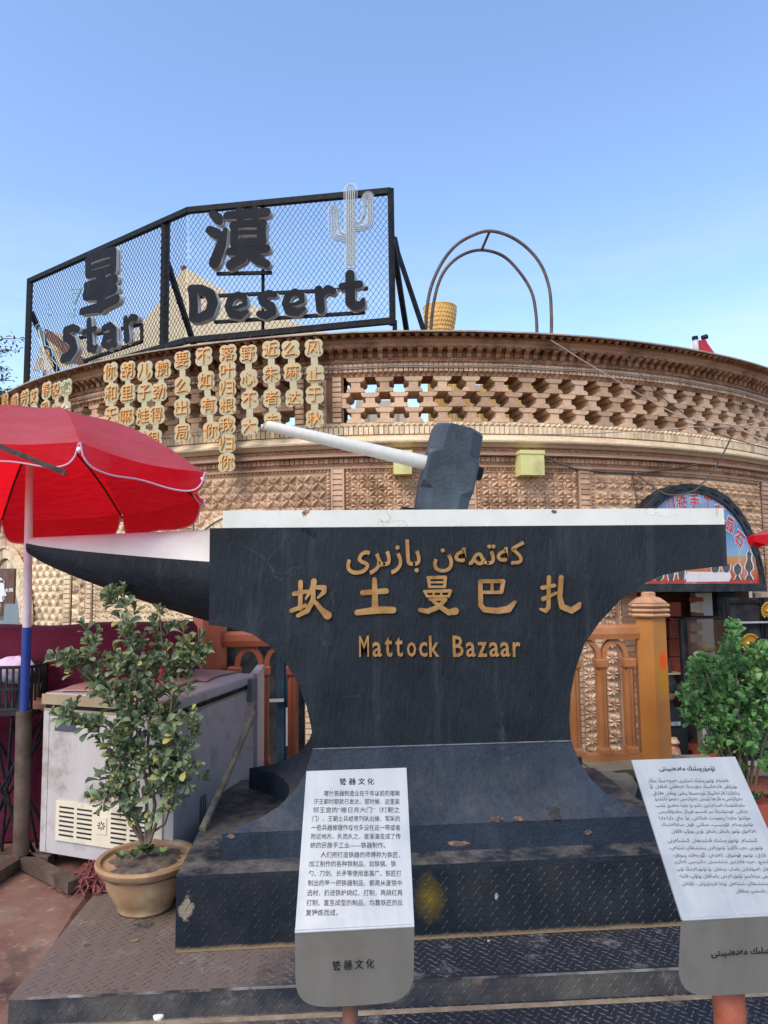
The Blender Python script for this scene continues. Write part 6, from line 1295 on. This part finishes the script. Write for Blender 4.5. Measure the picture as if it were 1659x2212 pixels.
g = MB(); place_glyph(g, glyph('环保 节能', .02, 0, 1), ff(.48, .363, .004), uf, Z_, nf, w=.10, h=.026); part('sticker_text', g, M['inkdark'], fz)
# hinge and handle side
ul = (c_ - b).normalized(); ns = Vector((ul.y, -ul.x, 0)); Ll = (c_ - b).length
if ns.x < 0: ns = -ns
p = b + ul * (Ll * .90); g = MB(); g.hexa([Vector((q.x, q.y, z)) for z in (.70, .83) for q in (p + ns * .03, p + ul * .07 + ns * .03, p + ul * .07, p)]); part('hinge', g, simple('grey_hinge', '#6a7075', .5, 0, .1, 5, 0), fz)
g = MB(); 
for s_ in (.28, .3, .32, .34): p = b + ul * (Ll * s_); g.hexa([Vector((q.x, q.y, z)) for z in (.18, .33) for q in (p + ns * .002, p + ul * .006 + ns * .002, p + ul * .006, p)])
part('side_slot', g, M['dark'], fz)
for s_, q in ((.04, a), (.04, b)):
    g = MB(); p = q + (c_ - b) * .1; g.box((p.x - .02, p.y - .02, 0), (p.x + .02, p.y + .02, .07)); part('foot', g, M['dark'], fz)
p = (c_ + d_) / 2; 
g = MB(); p = c_ - ul * .08; g.box((p.x - .02, p.y - .02, 0), (p.x + .02, p.y + .02, .07)); part('foot', g, M['dark'], fz)
# board lying on the lid
g = MB(); pts = [P(130, 1493, Z=.856), P(352, 1494, Z=.856), P(425, 1470, Z=.856), P(446, 1472, Z=.856), P(470, 1461, Z=.856), P(512, 1452, Z=.856), P(390, 1447, Z=.856), P(250, 1462, Z=.856), P(160, 1482, Z=.856)]
g.prism(pts, (0, 0, .008)); solo('warped_board', g, M['board'], 'warped reddish board lying on the freezer lid', 'board', pts[0].copy(), fix=True)
# bottle standing behind the plant on the freezer
g = MB(); q = P(350, 1470, Z=.864); g.lathe(q, [(.025, 0), (.025, .08), (.01, .11), (.01, .13)], 12); solo('red_bottle', g, simple('red_plastic', '#a01c20', .3, 0, .1, 5, 0), 'small red bottle standing on the freezer behind the plant', 'bottle', q, 40)
# white cabinet panel behind freezer and wooden stick
g = MB(); p0 = P(540, 1461, Y=4.45); p1 = P(557, 1461, Y=4.45); g.box((p0.x + .0, 4.45, .0), (p1.x, 4.9, .84)); solo('white_cabinet', g, M['freezer'], 'narrow white cabinet edge between the freezer and the balustrade', 'cabinet', Vector((p0.x, 4.6, 0)))
g = MB(); p0 = P(548, 1540, Y=3.95); p1 = P(437, 1790, Y=3.0) ; p1 = P(437, 1792, Z=.29); g.tube([p1, p0.lerp(p1, .5) + Vector((.004, 0, 0)), p0], [.017, .0155, .0165], 10); solo('mop_stick', g, simple('weathered_stick', '#8f8069', .8, 0, .35, 20, .002, 60, '#5d5040', 12), 'weathered wooden stick leaning against the white freezer side', 'stick', p1, 50)

# ------------------------------------------------------------------ RED UMBRELLA
PY = 3.82
um = thing('red_parasol', 'large red parasol with pale piping on a blue and white pole, left', 'umbrella', P(45, 1872, Z=0))
AP = P(105, 892, Y=3.75)
nd = [P(-150, 955, Y=3.05), P(171, 970, Y=3.0), P(437, 1033, Y=3.35), P(434, 1088, Y=4.05), P(264, 1122, Y=4.5), P(3, 1131, Y=4.55), P(-240, 1125, Y=4.2), P(-330, 1040, Y=3.6)]
g = MB(); n_ = 10; N8 = 8
vd = []; pip = []
for i in range(N8):
    a, b = nd[i], nd[(i + 1) % N8]; G = []
    for j in range(n_ + 1):
        s_ = j / n_
        for k_ in range(n_ + 1):
            q = a.lerp(b, k_ / n_); sc_ = .035 * math.sin(PI * k_ / n_) * s_; p = AP.lerp(q, s_); p.z += .10 * math.sin(PI * s_ * .9) - sc_ * .6; cen = Vector((AP.x, AP.y, p.z)); p = p.lerp(cen, sc_ * .8); G.append(p)
    g.add(G, [(j * (n_ + 1) + k_, j * (n_ + 1) + k_ + 1, (j + 1) * (n_ + 1) + k_ + 1, (j + 1) * (n_ + 1) + k_) for j in range(n_) for k_ in range(n_)])
    rim = G[n_ * (n_ + 1):]; L = 48; A_, B_ = [], []
    for k_ in range(L + 1):
        s_ = k_ / L; x = s_ * n_; i0 = min(n_ - 1, int(x)); q = rim[i0].lerp(rim[i0 + 1], x - i0); e = min(s_, 1 - s_)
        hm = .085 + .05 * (i in (3, 4, 5, 6)) - .05 * (i == 2); dr_ = hm * math.sqrt(max(0, 1 - (1 - min(1, e / .09))**2)) + .012 * math.sin(s_ * 9) * min(1, e * 8); dr_ = max(dr_, .004)
        out = (q - Vector((AP.x, AP.y, q.z))).normalized(); A_.append(q); B_.append(q + Vector((0, 0, -dr_)) + out * .02 * math.sin(s_ * 6 + i))
    M1 = [p.lerp(q, .5) for p, q in zip(A_, B_)]; g.strip(A_, M1); g.strip(M1, B_); pip.append(B_)
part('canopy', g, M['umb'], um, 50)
g = MB()
for B_ in pip: g.tube(B_, .0042, 5)
part('piping', g, M['piping'], um)
hub = AP + Vector((-.03, 0, -.10)); tp = P(64, 1005, Y=PY); ft = P(45, 1872, Z=0)
for q in nd:
    g = MB(); pts = [hub.lerp(q, s_) + Vector((0, 0, .07 * math.sin(PI * s_ * .9) - .012 + .06 * (1 - s_) )) for s_ in [i / 8 for i in range(9)]]; g.tube(pts, .006, 6); part('rib', g, M['rustpole'], um)
    g = MB(); g.lathe(q + Vector((0, 0, -.008)), [(.002, -.008), (.011, 0), (.011, .010), (.002, .018)], 10); part('rib_tip', g, M['prwhite'], um, 60)
def pt(px, py): return P(px, py, Y=PY)
zA = pt(58, 1355); zB = pt(52, 1535)
g = MB(); g.tube([zA, tp, hub + Vector((0, 0, .05))], [.021, .019, .018], 14); part('upper_pole', g, M['pole'], um, 40)
g = MB(); g.tube([zB, zA], .023, 14); part('blue_pole', g, M['bluepole'], um, 40)
g = MB(); g.tube([ft, zB], .038, 16); part('base_tube', g, M['rustpole'], um, 40)
for p in (P(160, 1916, Z=.03), P(-60, 1925, Z=.03), P(110, 1860, Z=.03), P(-30, 1850, Z=.03)):
    g = MB(); g.bar(Vector((ft.x, ft.y, .035)), Vector((p.x, p.y, .035)), .06, .05); part('base_arm', g, M['rustpole'], um)
g = MB(); g.bar(P(-30, 952, Y=2.9), P(142, 1022, Y=2.9), .014, .022); solo('rusty_bar', g, simple('dark_rust', '#43302a', .8, 0, .3, 30, .002, 60, '#7a3f30', 20), 'short rusty metal bar slanting below the near edge of the red parasol', 'bar', P(142, 1022, Y=2.9))

# ------------------------------------------------------------------ covered counter, crate, table, cup, bag
t = None
g = MB(); xl, xr = -3.6, P(432, 1400, Y=4.7).x; nx, prof = 40, [(4.15, .0), (4.12, .35), (4.15, .75), (4.10, .98), (4.13, 1.09), (4.25, 1.145), (4.45, 1.155), (4.6, 1.11), (4.7, .9), (4.72, 0)]
vs = []
for i in range(nx + 1):
    x = xl + (xr - xl) * i / nx
    for j, (y, z) in enumerate(prof): vs.append(Vector((x, y + .02 * math.sin(i * .5 + j * .3), z + .006 + (.006 * math.sin(i * .4) + .004 * math.sin(i * .8 + 1)) * (1 if z > .2 else 0))))
n_ = len(prof); g.add(vs, [(i * n_ + j, (i + 1) * n_ + j, (i + 1) * n_ + j + 1, i * n_ + j + 1) for i in range(nx) for j in range(n_ - 1)] + [tuple(range(n_)), tuple(nx * n_ + j for j in range(n_ - 1, -1, -1))])
solo('covered_counter', g, M['tarp'], 'long counter draped in maroon cloth behind the freezer', 'counter', Vector((-2, 4.4, 0)), 60)
t = thing('folding_table', 'low dark folding table with crossed legs at the left edge', 'table', Vector((-2.0, 3.95, 0)))
x0, x1 = P(-150, 1540, Y=3.95).x, P(92, 1540, Y=3.95).x; zt_ = P(60, 1548, Y=3.7).z
g = MB(); g.box((x0, 3.85, zt_ - .02), (x1, 4.1, zt_)); part('table_top', g, M['dark'], t)
for y in (3.87, 4.07):
    for s_ in (0, 1):
        g = MB(); g.tube([(x0 + .2 + (.4 if s_ else 0), y, 0), (x0 + .2 + (0 if s_ else .4), y, zt_ - .02)], .009, 6); part('leg', g, M['frame'], t)
    for q in range(3): g = MB(); g.tube([(x1 - .05 - .1 * q, y, 0), (x1 - .22 + .1 * q, y, zt_ - .02)], .008, 6); part('leg', g, M['frame'], t)
cr = thing('plastic_crate', 'black slotted plastic crate holding pale bags on the folding table', 'crate', Vector((-2, 3.9, zt_)))
x0, x1, z0, z1 = P(-40, 1500, Y=3.88).x, P(72, 1500, Y=3.88).x, zt_ + .002, P(70, 1437, Y=3.88).z
for y in (3.86, 4.06):
    for z in (z0, z0 + (z1 - z0) * .45, z1 - .015): g = MB(); g.box((x0, y, z), (x1, y + .012, z + .015)); part('crate_rail', g, M['dark'], cr)
    for i in range(9): g = MB(); x = x0 + (x1 - x0 - .01) * i / 8; g.box((x, y + .002, z0 + .0155), (x + .01, y + .010, z1 - .0155)); part('crate_slat', g, M['dark'], cr)
for i in range(5): g = MB(); y = 3.873 + .18 * i / 4; g.box((x1 - .012, y, z0 + .002), (x1 - .002, y + .008, z1 - .002)); part('crate_slat', g, M['dark'], cr)
g = MB(); g.box((x1 - .013, 3.872, z1 - .0165), (x1 - .001, 4.06, z1 - .0005)); part('crate_rail', g, M['dark'], cr); g = MB(); g.box((x0, 3.872, z0), (x1 - .014, 4.06, z0 + .01)); part('crate_floor', g, M['dark'], cr)
def lump(c_, rx, ry, rz, seed, n1=8, n2=14):
    r2 = random.Random(seed); g = MB(); vs = []
    for j in range(n1 + 1):
        for i in range(n2):
            a, b = PI * j / n1, 2 * PI * i / n2; k_ = 1 + r2.uniform(-.16, .16) * (0 < j < n1); vs.append(c_ + Vector((rx * math.sin(a) * math.cos(b) * k_, ry * math.sin(a) * math.sin(b) * k_, rz * math.cos(a) * k_)))
    g.add(vs, [(j * n2 + i, j * n2 + (i + 1) % n2, (j + 1) * n2 + (i + 1) % n2, (j + 1) * n2 + i) for j in range(n1) for i in range(n2)]); return g
solo('plastic_bag', lump(Vector(((x0 + x1) / 2, 3.96, z1 - .03)), .10, .06, .07, 3), simple('pale_plastic', '#d9cbe0', .3, 0, .1, 8, 0), 'pale lilac plastic bag inside the black crate', 'bag', Vector(((x0 + x1) / 2, 3.96, z1 - .1)), 50)
solo('plastic_bag', lump(P(84, 1522, Y=3.95), .06, .05, .035, 5), simple('orange_plastic', '#c98a70', .3, 0, .2, 8, 0), 'crumpled clear orange bag beside the crate', 'bag', P(84, 1530, Y=3.95), 50)
g = MB(); q = P(76, 1515, Y=4.0); g.lathe(q, [(.02, 0), (.028, .09), (.03, .092), (.022, .09)], 14); solo('paper_cup', g, simple('yellow_cup', '#d7a04a', .5, 0, .5, 40, 0), 'yellow paper cup standing between crate and freezer', 'cup', q, 40)

# ------------------------------------------------------------------ POTTED PLANTS
def leafmesh(L, Wd, fold=.25):
    m = MB(); pr_ = [(0, .0), (.2, .28), (.45, .7), (.7, 1), (.88, .8), (1, .0)]; vs = []
    for s_, w_ in pr_: z = .18 * L * math.sin(s_ * 2.2) ; vs += [(s_ * L, -w_ * Wd / 2, z + w_ * Wd * fold), (s_ * L, 0, z), (s_ * L, w_ * Wd / 2, z + w_ * Wd * fold)]
    fs = []
    for i in range(5): fs += [(i * 3, i * 3 + 3, i * 3 + 4, i * 3 + 1), (i * 3 + 1, i * 3 + 4, i * 3 + 5, i * 3 + 2)]
    m.add(vs, fs, r=0); return m
def clusters(root, tips, mat, L, per, seed, stems=None, limit=300, rad=.05):
    r2 = random.Random(seed); base = leafmesh(L, L * .52); me = base.mesh('leaf', mat); smooth_angle(me, 80); items = []
    for (c_, d) in tips:
        for k_ in range(per):
            f = k_ / max(1, per - 1); az = k_ * 2.4 + r2.uniform(-.3, .3); el = R_(75 - 65 * f) + r2.uniform(-.25, .25)
            x = d.orthogonal().normalized(); y = d.cross(x); dirv = (x * math.cos(az) + y * math.sin(az)) * math.cos(el) + d * math.sin(el)
            nrm = (d * math.cos(el) - (x * math.cos(az) + y * math.sin(az)) * math.sin(el)).normalized(); side = nrm.cross(dirv).normalized()
            mt_ = Matrix((dirv.normalized(), side, nrm)).transposed().to_4x4(); s_ = r2.uniform(.55, 1.2) * (.55 + .45 * f)
            items.append(Matrix.Translation(c_ - d * (rad * f)) @ mt_ @ Matrix.Rotation(r2.uniform(-.5, .5), 4, 'X') @ Matrix.Diagonal((s_ * r2.uniform(.85, 1.2), s_, s_ * r2.uniform(.6, 2.2), 1)))
    items.sort(key=lambda m_: m_.translation.y); bw = wl(root); rest = MB()
    for i, m_ in enumerate(items):
        if i < limit:
            o = bpy.data.objects.new('leaf', me); COL.objects.link(o); o.parent = root; o.matrix_local = Matrix.Translation(-bw) @ m_
        else: rest.add([tuple(m_ @ Vector(v_)) for v_ in base.v], base.f)
    if rest.v: part('foliage', rest, mat, root, 80, stuff=True)
pc = Vector((P(316, 1900, Y=3.3).x, 3.3, 0))
pl_ = thing('potted_shrub', 'tall straggly shrub with dusty leaves in a clay pot before the freezer', 'potted plant', pc)
hpot = P(313, 1848, Y=3.3).z; K = hpot / .29
g = MB(); g.lathe((pc.x, pc.y, 0), [(.105, 0), (.118, .012), (.118, .028), (.135, .05), (.165, .11), (.182, .18), (.188, hpot - .045), (.206, hpot - .032), (.213, hpot - .012), (.207, hpot), (.190, hpot - .004), (.184, hpot - .02), (.01, hpot - .022)], 40); part('pot', g, M['pot'], pl_, 40)
g = MB(); g.lathe((pc.x, pc.y, hpot - .022), [(.186, -.03), (.184, -.004), (.15, .002), (.12, .008), (.08, .006), (.045, .014), (.01, .016)], 30); g.v = [(x + rnd.uniform(-.002, .002), y + rnd.uniform(-.002, .002), z + rnd.uniform(-.006, .006) * (1 if math.hypot(x - pc.x, y - pc.y) < .17 else 0)) for x, y, z in g.v]; part('soil', g, M['soil'], pl_, 50)
def PP(px, py, dy=0): return P(px, py, Y=pc.y + dy)
stems = [  # (points in the picture, depth drift, start radius)
 ([(310, 1822), (290, 1790), (262, 1740), (250, 1680), (262, 1640), (245, 1600), (228, 1570), (190, 1562), (150, 1535)], -.1, .009), ([(312, 1822), (285, 1750), (270, 1640), (300, 1500), (288, 1400), (270, 1300), (266, 1272)], .0, .010), ([(315, 1822), (318, 1700), (300, 1600), (285, 1520), (305, 1440), (262, 1360)], -.06, .008),
 ([(318, 1822), (335, 1740), (318, 1620), (330, 1500), (352, 1400), (345, 1330)], .05, .009), ([(322, 1822), (358, 1720), (362, 1600), (370, 1520), (390, 1440), (398, 1350)], .02, .008), ([(362, 1640), (400, 1590), (415, 1530)], -.05, .005), ([(288, 1560), (250, 1510), (222, 1490), (150, 1430), (115, 1423)], -.08, .006),
 ([(225, 1492), (205, 1420), (180, 1350)], -.06, .005), ([(300, 1500), (265, 1430), (238, 1415)], -.05, .004), ([(326, 1800), (356, 1780), (372, 1730), (390, 1660), (410, 1700)], -.02, .006), ([(300, 1700), (240, 1690), (215, 1740)], -.1, .005), ([(325, 1640), (370, 1670), (400, 1640)], -.08, .005), ([(395, 1440), (418, 1420), (425, 1400)], .0, .003)]
r3 = random.Random(5); tips = []
for st, dd, r0 in stems:
    pts = [PP(x, y, dd * (i / (len(st) - 1)) + r3.uniform(-.01, .01)) for i, (x, y) in enumerate(st)]
    g = MB(); g.tube(pts, [r0 * (1 - .65 * i / (len(pts) - 1)) for i in range(len(pts))], 7); part('stem', g, M['stem'], pl_, 60)
    L_ = len(pts)
    for i in range(1, L_):
        if st[0][1] > 1800 and i < 2: continue
        for s_ in (.33, .66, 1):
            p = pts[i - 1].lerp(pts[i], s_)
            if p.z < hpot + .17: continue
            last = i == L_ - 1 and s_ == 1
            nk = 1 if last else 3
            for _ in range(nk):
                rr = 0 if last else r3.uniform(.02, .085); az = r3.uniform(0, 2 * PI); o_ = Vector((math.cos(az) * rr, math.sin(az) * rr, r3.uniform(-.02, .04)))
                d = (o_ * 3 + Vector((0, -.15, .25))).normalized() if not last else (pts[i] - pts[i - 1]).normalized()
                tips.append((p + o_, d))
clusters(pl_, tips, M['leafA'], .055, 10, 3, limit=300, rad=.04)
for i in range(3): pass
tips = [(Vector((pc.x + r3.uniform(-.1, .1), pc.y + r3.uniform(-.13, .0), hpot + r3.uniform(-.01, .03))), Vector((r3.uniform(-.5, .5), -.3, 1)).normalized()) for _ in range(6)]
base = leafmesh(.045, .02); g = MB()
for c_, d in tips:
    for k_ in range(6): az = k_ * 1.05; q = Matrix.Translation(c_) @ Matrix.Rotation(az, 4, 'Z') @ Matrix.Rotation(-.6, 4, 'Y'); g.add([tuple(q @ Vector(v_)) for v_ in base.v], base.f)
part('pot_weeds', g, M['leafC'], pl_, stuff=True)
# right bush
rb = Vector((P(1600, 1700, Y=3.9).x, 3.9, -.0)); pr2 = thing('leafy_bush', 'dense green leafy bush at the right edge behind the info board', 'bush', rb)
r4 = random.Random(9); tips = []
g = None
def RP(px, py, dy=0): return P(px, py, Y=rb.y + dy)
for (x, y) in ((1505, 1490), (1510, 1540), (1525, 1450), (1560, 1500), (1580, 1370), (1590, 1450), (1630, 1420), (1650, 1500), (1540, 1600), (1610, 1560), (1660, 1400), (1690, 1480), (1500, 1520)):
    p1 = RP(x, y, r4.uniform(-.15, .2)); p0 = Vector((rb.x + r4.uniform(-.05, .05), rb.y, 0)); mid = p0.lerp(p1, .55) + Vector(((p1.x - p0.x) * -.12, 0, .0)); g = MB(); g.tube([p0, mid, p1], [.011, .007, .003], 7); part('branch', g, M['stem'], pr2, 60)
env = [(1490, 1500, 18), (1505, 1545, 24), (1508, 1458, 20), (1530, 1510, 38), (1545, 1570, 35), (1555, 1450, 40), (1560, 1520, 50), (1585, 1360, 16), (1583, 1400, 22), (1590, 1450, 40), (1600, 1520, 45), (1630, 1440, 40), (1640, 1500, 45), (1650, 1560, 40), (1670, 1420, 40), (1680, 1500, 50), (1545, 1610, 24), (1580, 1590, 30), (1620, 1600, 30), (1600, 1660, 15), (1516, 1428, 12), (1660, 1640, 20)]
for x, y, r_ in env:
    for _ in range(max(5, int(r_ * .62))):
        a = r4.uniform(0, 2 * PI); q = math.sqrt(r4.random()) * r_; p = RP(x + q * math.cos(a), y + q * math.sin(a), r4.uniform(-.16, .22)); tips.append((p, Vector((r4.uniform(-.5, .5), r4.uniform(-.7, .2), r4.uniform(.4, 1))).normalized()))
clusters(pr2, tips, M['leafB'], .062, 10, 4, limit=300, rad=.035)
g = MB(); g.lathe((rb.x, rb.y, 0), [(.13, 0), (.17, .12), (.19, .24), (.2, .25), (.17, .24), (.01, .23)], 24); part('pot', g, simple('red_clay', '#9c5238', .8, 0, .2, 6, .001), pr2, 40)
# small potted plant beneath the bush
q = P(1650, 1740, Y=3.7); t = thing('small_potted_plant', 'small herb in a red pot below the leafy bush at the right edge', 'potted plant', Vector((q.x, 3.7, 0)))
z0 = P(1650, 1770, Y=3.7).z; z1 = P(1650, 1735, Y=3.7).z
g = MB(); g.lathe((q.x, 3.7, 0), [(.05, 0), (.06, z1 * .5), (.075, z1), (.068, z1), (.01, z1 - .01)], 18); part('pot', g, simple('orange_clay', '#a34f35', .8, 0, .2, 6, .001), t, 40)
clusters(t, [(Vector((q.x + r4.uniform(-.06, .06), 3.7 + r4.uniform(-.05, .05), z1 + r4.uniform(.0, .06))), Vector((r4.uniform(-.6, .6), -.3, 1)).normalized()) for _ in range(14)], M['leafC'], .03, 7, 8, limit=60, rad=.02)
# tree at the left edge
q = P(-60, 800, Y=9.0); t = thing('street_tree', 'tree with fine dark leaves reaching in at the left edge below the sign', 'tree', Vector((q.x, 9.0, -1.25)))
g = MB(); g.tube([(q.x, 9, -1.25), (q.x + .05, 9, 2), (q.x + .02, 9, q.z)], [.12, .09, .04], 10); part('trunk', g, M['stem'], t, 50)
base = leafmesh(.075, .026); g = MB(); br = MB(); r5 = random.Random(12)
for i in range(46):
    e = P(r5.uniform(-160, 28) - (0 if i % 6 else 0), r5.uniform(735, 870), Y=9 + r5.uniform(-.4, .4))
    if i < 5: e = P((48, 40, 22, 30, 14)[i], (732, 758, 800, 822, 850)[i], Y=9)
    s0_ = Vector((q.x, 9, e.z - .25)); br.tube([s0_, s0_.lerp(e, .6) + Vector((0, 0, .1)), e], [.014, .008, .003], 5)
    for k_ in range(26):
        s_ = .35 + .65 * k_ / 26; p = s0_.lerp(e, s_) + Vector((0, 0, .1 * math.sin(PI * s_))) + Vector((r5.uniform(-.05, .05), r5.uniform(-.08, .08), r5.uniform(-.05, .05)))
        m_ = Matrix.Translation(p) @ Matrix.Rotation(r5.uniform(0, 6.28), 4, 'Z') @ Matrix.Rotation(r5.uniform(-.6, .9), 4, 'Y'); g.add([tuple(m_ @ Vector(v_)) for v_ in base.v], base.f)
part('branches', br, M['stem'], t, 50); part('crown', g, M['leafC'], t, stuff=True)

# ------------------------------------------------------------------ red mop head, litter
g = MB(); q = P(200, 1915, Z=0); r6 = random.Random(2)
t = thing('red_mop', 'heap of dark red mop yarn on the ground by the clay pot', 'mop', Vector((q.x, q.y, 0)))
for i in range(130):
    a = r6.uniform(0, 2 * PI); L = r6.uniform(.08, .17); x, y = q.x + r6.uniform(-.05, .06), q.y + r6.uniform(-.04, .05); z = r6.uniform(.03, .085)
    pts = [Vector((x, y, z + .02))] + [Vector((x + math.cos(a + .5 * math.sin(3 * s_ + i)) * L * s_, y + math.sin(a + .5 * math.sin(3 * s_ + i)) * L * s_ * .7, max(.004, z * (1 - s_ * s_) + .008 * math.sin(9 * s_ + i)))) for s_ in (.25, .5, .75, 1)]; g.tube(pts, .004, 4)
part('yarn', g, M['mop'], t, 60, stuff=True)
g = MB(); q = P(343, 2198, Z=-.084); g.lathe(q, [(.018, 0), (.019, .008), (.016, .012), (.002, .013)], 20); solo('bottle_cap', g, M['prwhite'], 'white plastic bottle cap on the lower step near the bottom edge', 'bottle cap', q, 40)
g = MB(); q = P(285, 2033, Z=.004); g.tube([q, q + Vector((.022, .003, .002))], .004, 8); solo('cigarette_butt', g, simple('tan_paper', '#9a7240', .8, 0, .2, 30, 0), 'tan cigarette butt on the dusty platform below the clay pot', 'litter', q)
g = MB(); q = P(572, 2186, Z=-.082); g.tube([q, q + Vector((.018, .003, .0))], .0035, 8); solo('cigarette_butt', g, simple('orange_paper', '#c98240', .8, 0, .2, 30, 0), 'orange cigarette butt on the lower step left of the centre board', 'litter', q)
g = MB(); q = P(1053, 1985+50, Z=.003); g.add([q, q + Vector((.012, .002, .003)), q + Vector((.014, .012, .001)), q + Vector((.003, .013, .003))], [(0, 1, 2, 3)]); solo('dry_leaf', g, simple('dry_yellow', '#c9a468', .7, 0, .1, 30, 0), 'small dry yellow leaf on the platform right of the centre board', 'leaf', q)
q = P(118, 2160, Z=-.02); 

# ------------------------------------------------------------------ far left building
g = MB(); q = P(-30, 870, Y=24); q2 = P(45, 850, Y=24); g.box((q.x - 8, 24, -1.25), (q2.x - .4, 30, q2.z - .3)); t = thing('white_building', 'pale building far left behind the round building with roof railing', 'building', Vector((q.x, 24, -1.25)))
part('building_wall', g, simple('white_plaster', '#cfc8ba', .8, 0, .1, 2, 0), t); zt_ = q2.z - .3
for i in range(10): g = MB(); g.box((q2.x - .5 - i * .28, 24.05, zt_), (q2.x - .46 - i * .28, 24.09, zt_ + .45)); part('railing_post', g, M['metal'], t)
g = MB(); g.box((q2.x - 8, 24.04, zt_ + .451), (q2.x - .4, 24.1, zt_ + .50)); part('railing', g, M['metal'], t)
# toilet sign board by the left doorway
q0, q1 = P(-40, 1305, Y=7.4), P(33, 1228, Y=7.4); t = thing('wooden_toilet_sign', 'brown wooden sign for the ladies toilet by the left arched doorway', 'sign', Vector((q0.x, 7.4, q0.z)))
g = MB(); g.box((q0.x, 7.38, q0.z), (q1.x, 7.43, q1.z)); part('sign_board', g, M['wood'], t)
def c56(x, y): return (x / 3.4133, 864 + y / 3.4133)
for txt, x, y, w_ in (('女厕', 66, 1402, 56),):
    p = P(*c56(x, y), Y=7.375); g = MB(); place_glyph(g, glyph(txt, .02, 0, 1), p, X_, Z_, nn, w=w_ / 3.4133 * 7.4 / FPX); part('sign_text', g, M['prwhite'], t)
p = P(*c56(4, 1400), Y=7.375); g = MB(); g.lathe(p + Vector((0, 0, .10)), [(.001, -.02), (.02, 0), (.001, .02)], 10); g.add([p + Vector(v_) for v_ in ((-.02, 0, .07), (.02, 0, .07), (.06, 0, -.06), (.02, 0, -.06), (.02, 0, -.12), (-.02, 0, -.12), (-.02, 0, -.06), (-.06, 0, -.06))], [tuple(range(8))]); part('pictogram', g, M['prwhite'], t)
g = MB(); g.tube([P(*c56(x, y), Y=7.375) for x, y in ((-30, 1325), (20, 1325), (30, 1340), (30, 1470), (18, 1485), (-30, 1485))], .004, 5); part('pictogram_frame', g, M['prwhite'], t)

bpy.data.objects.remove(_to)
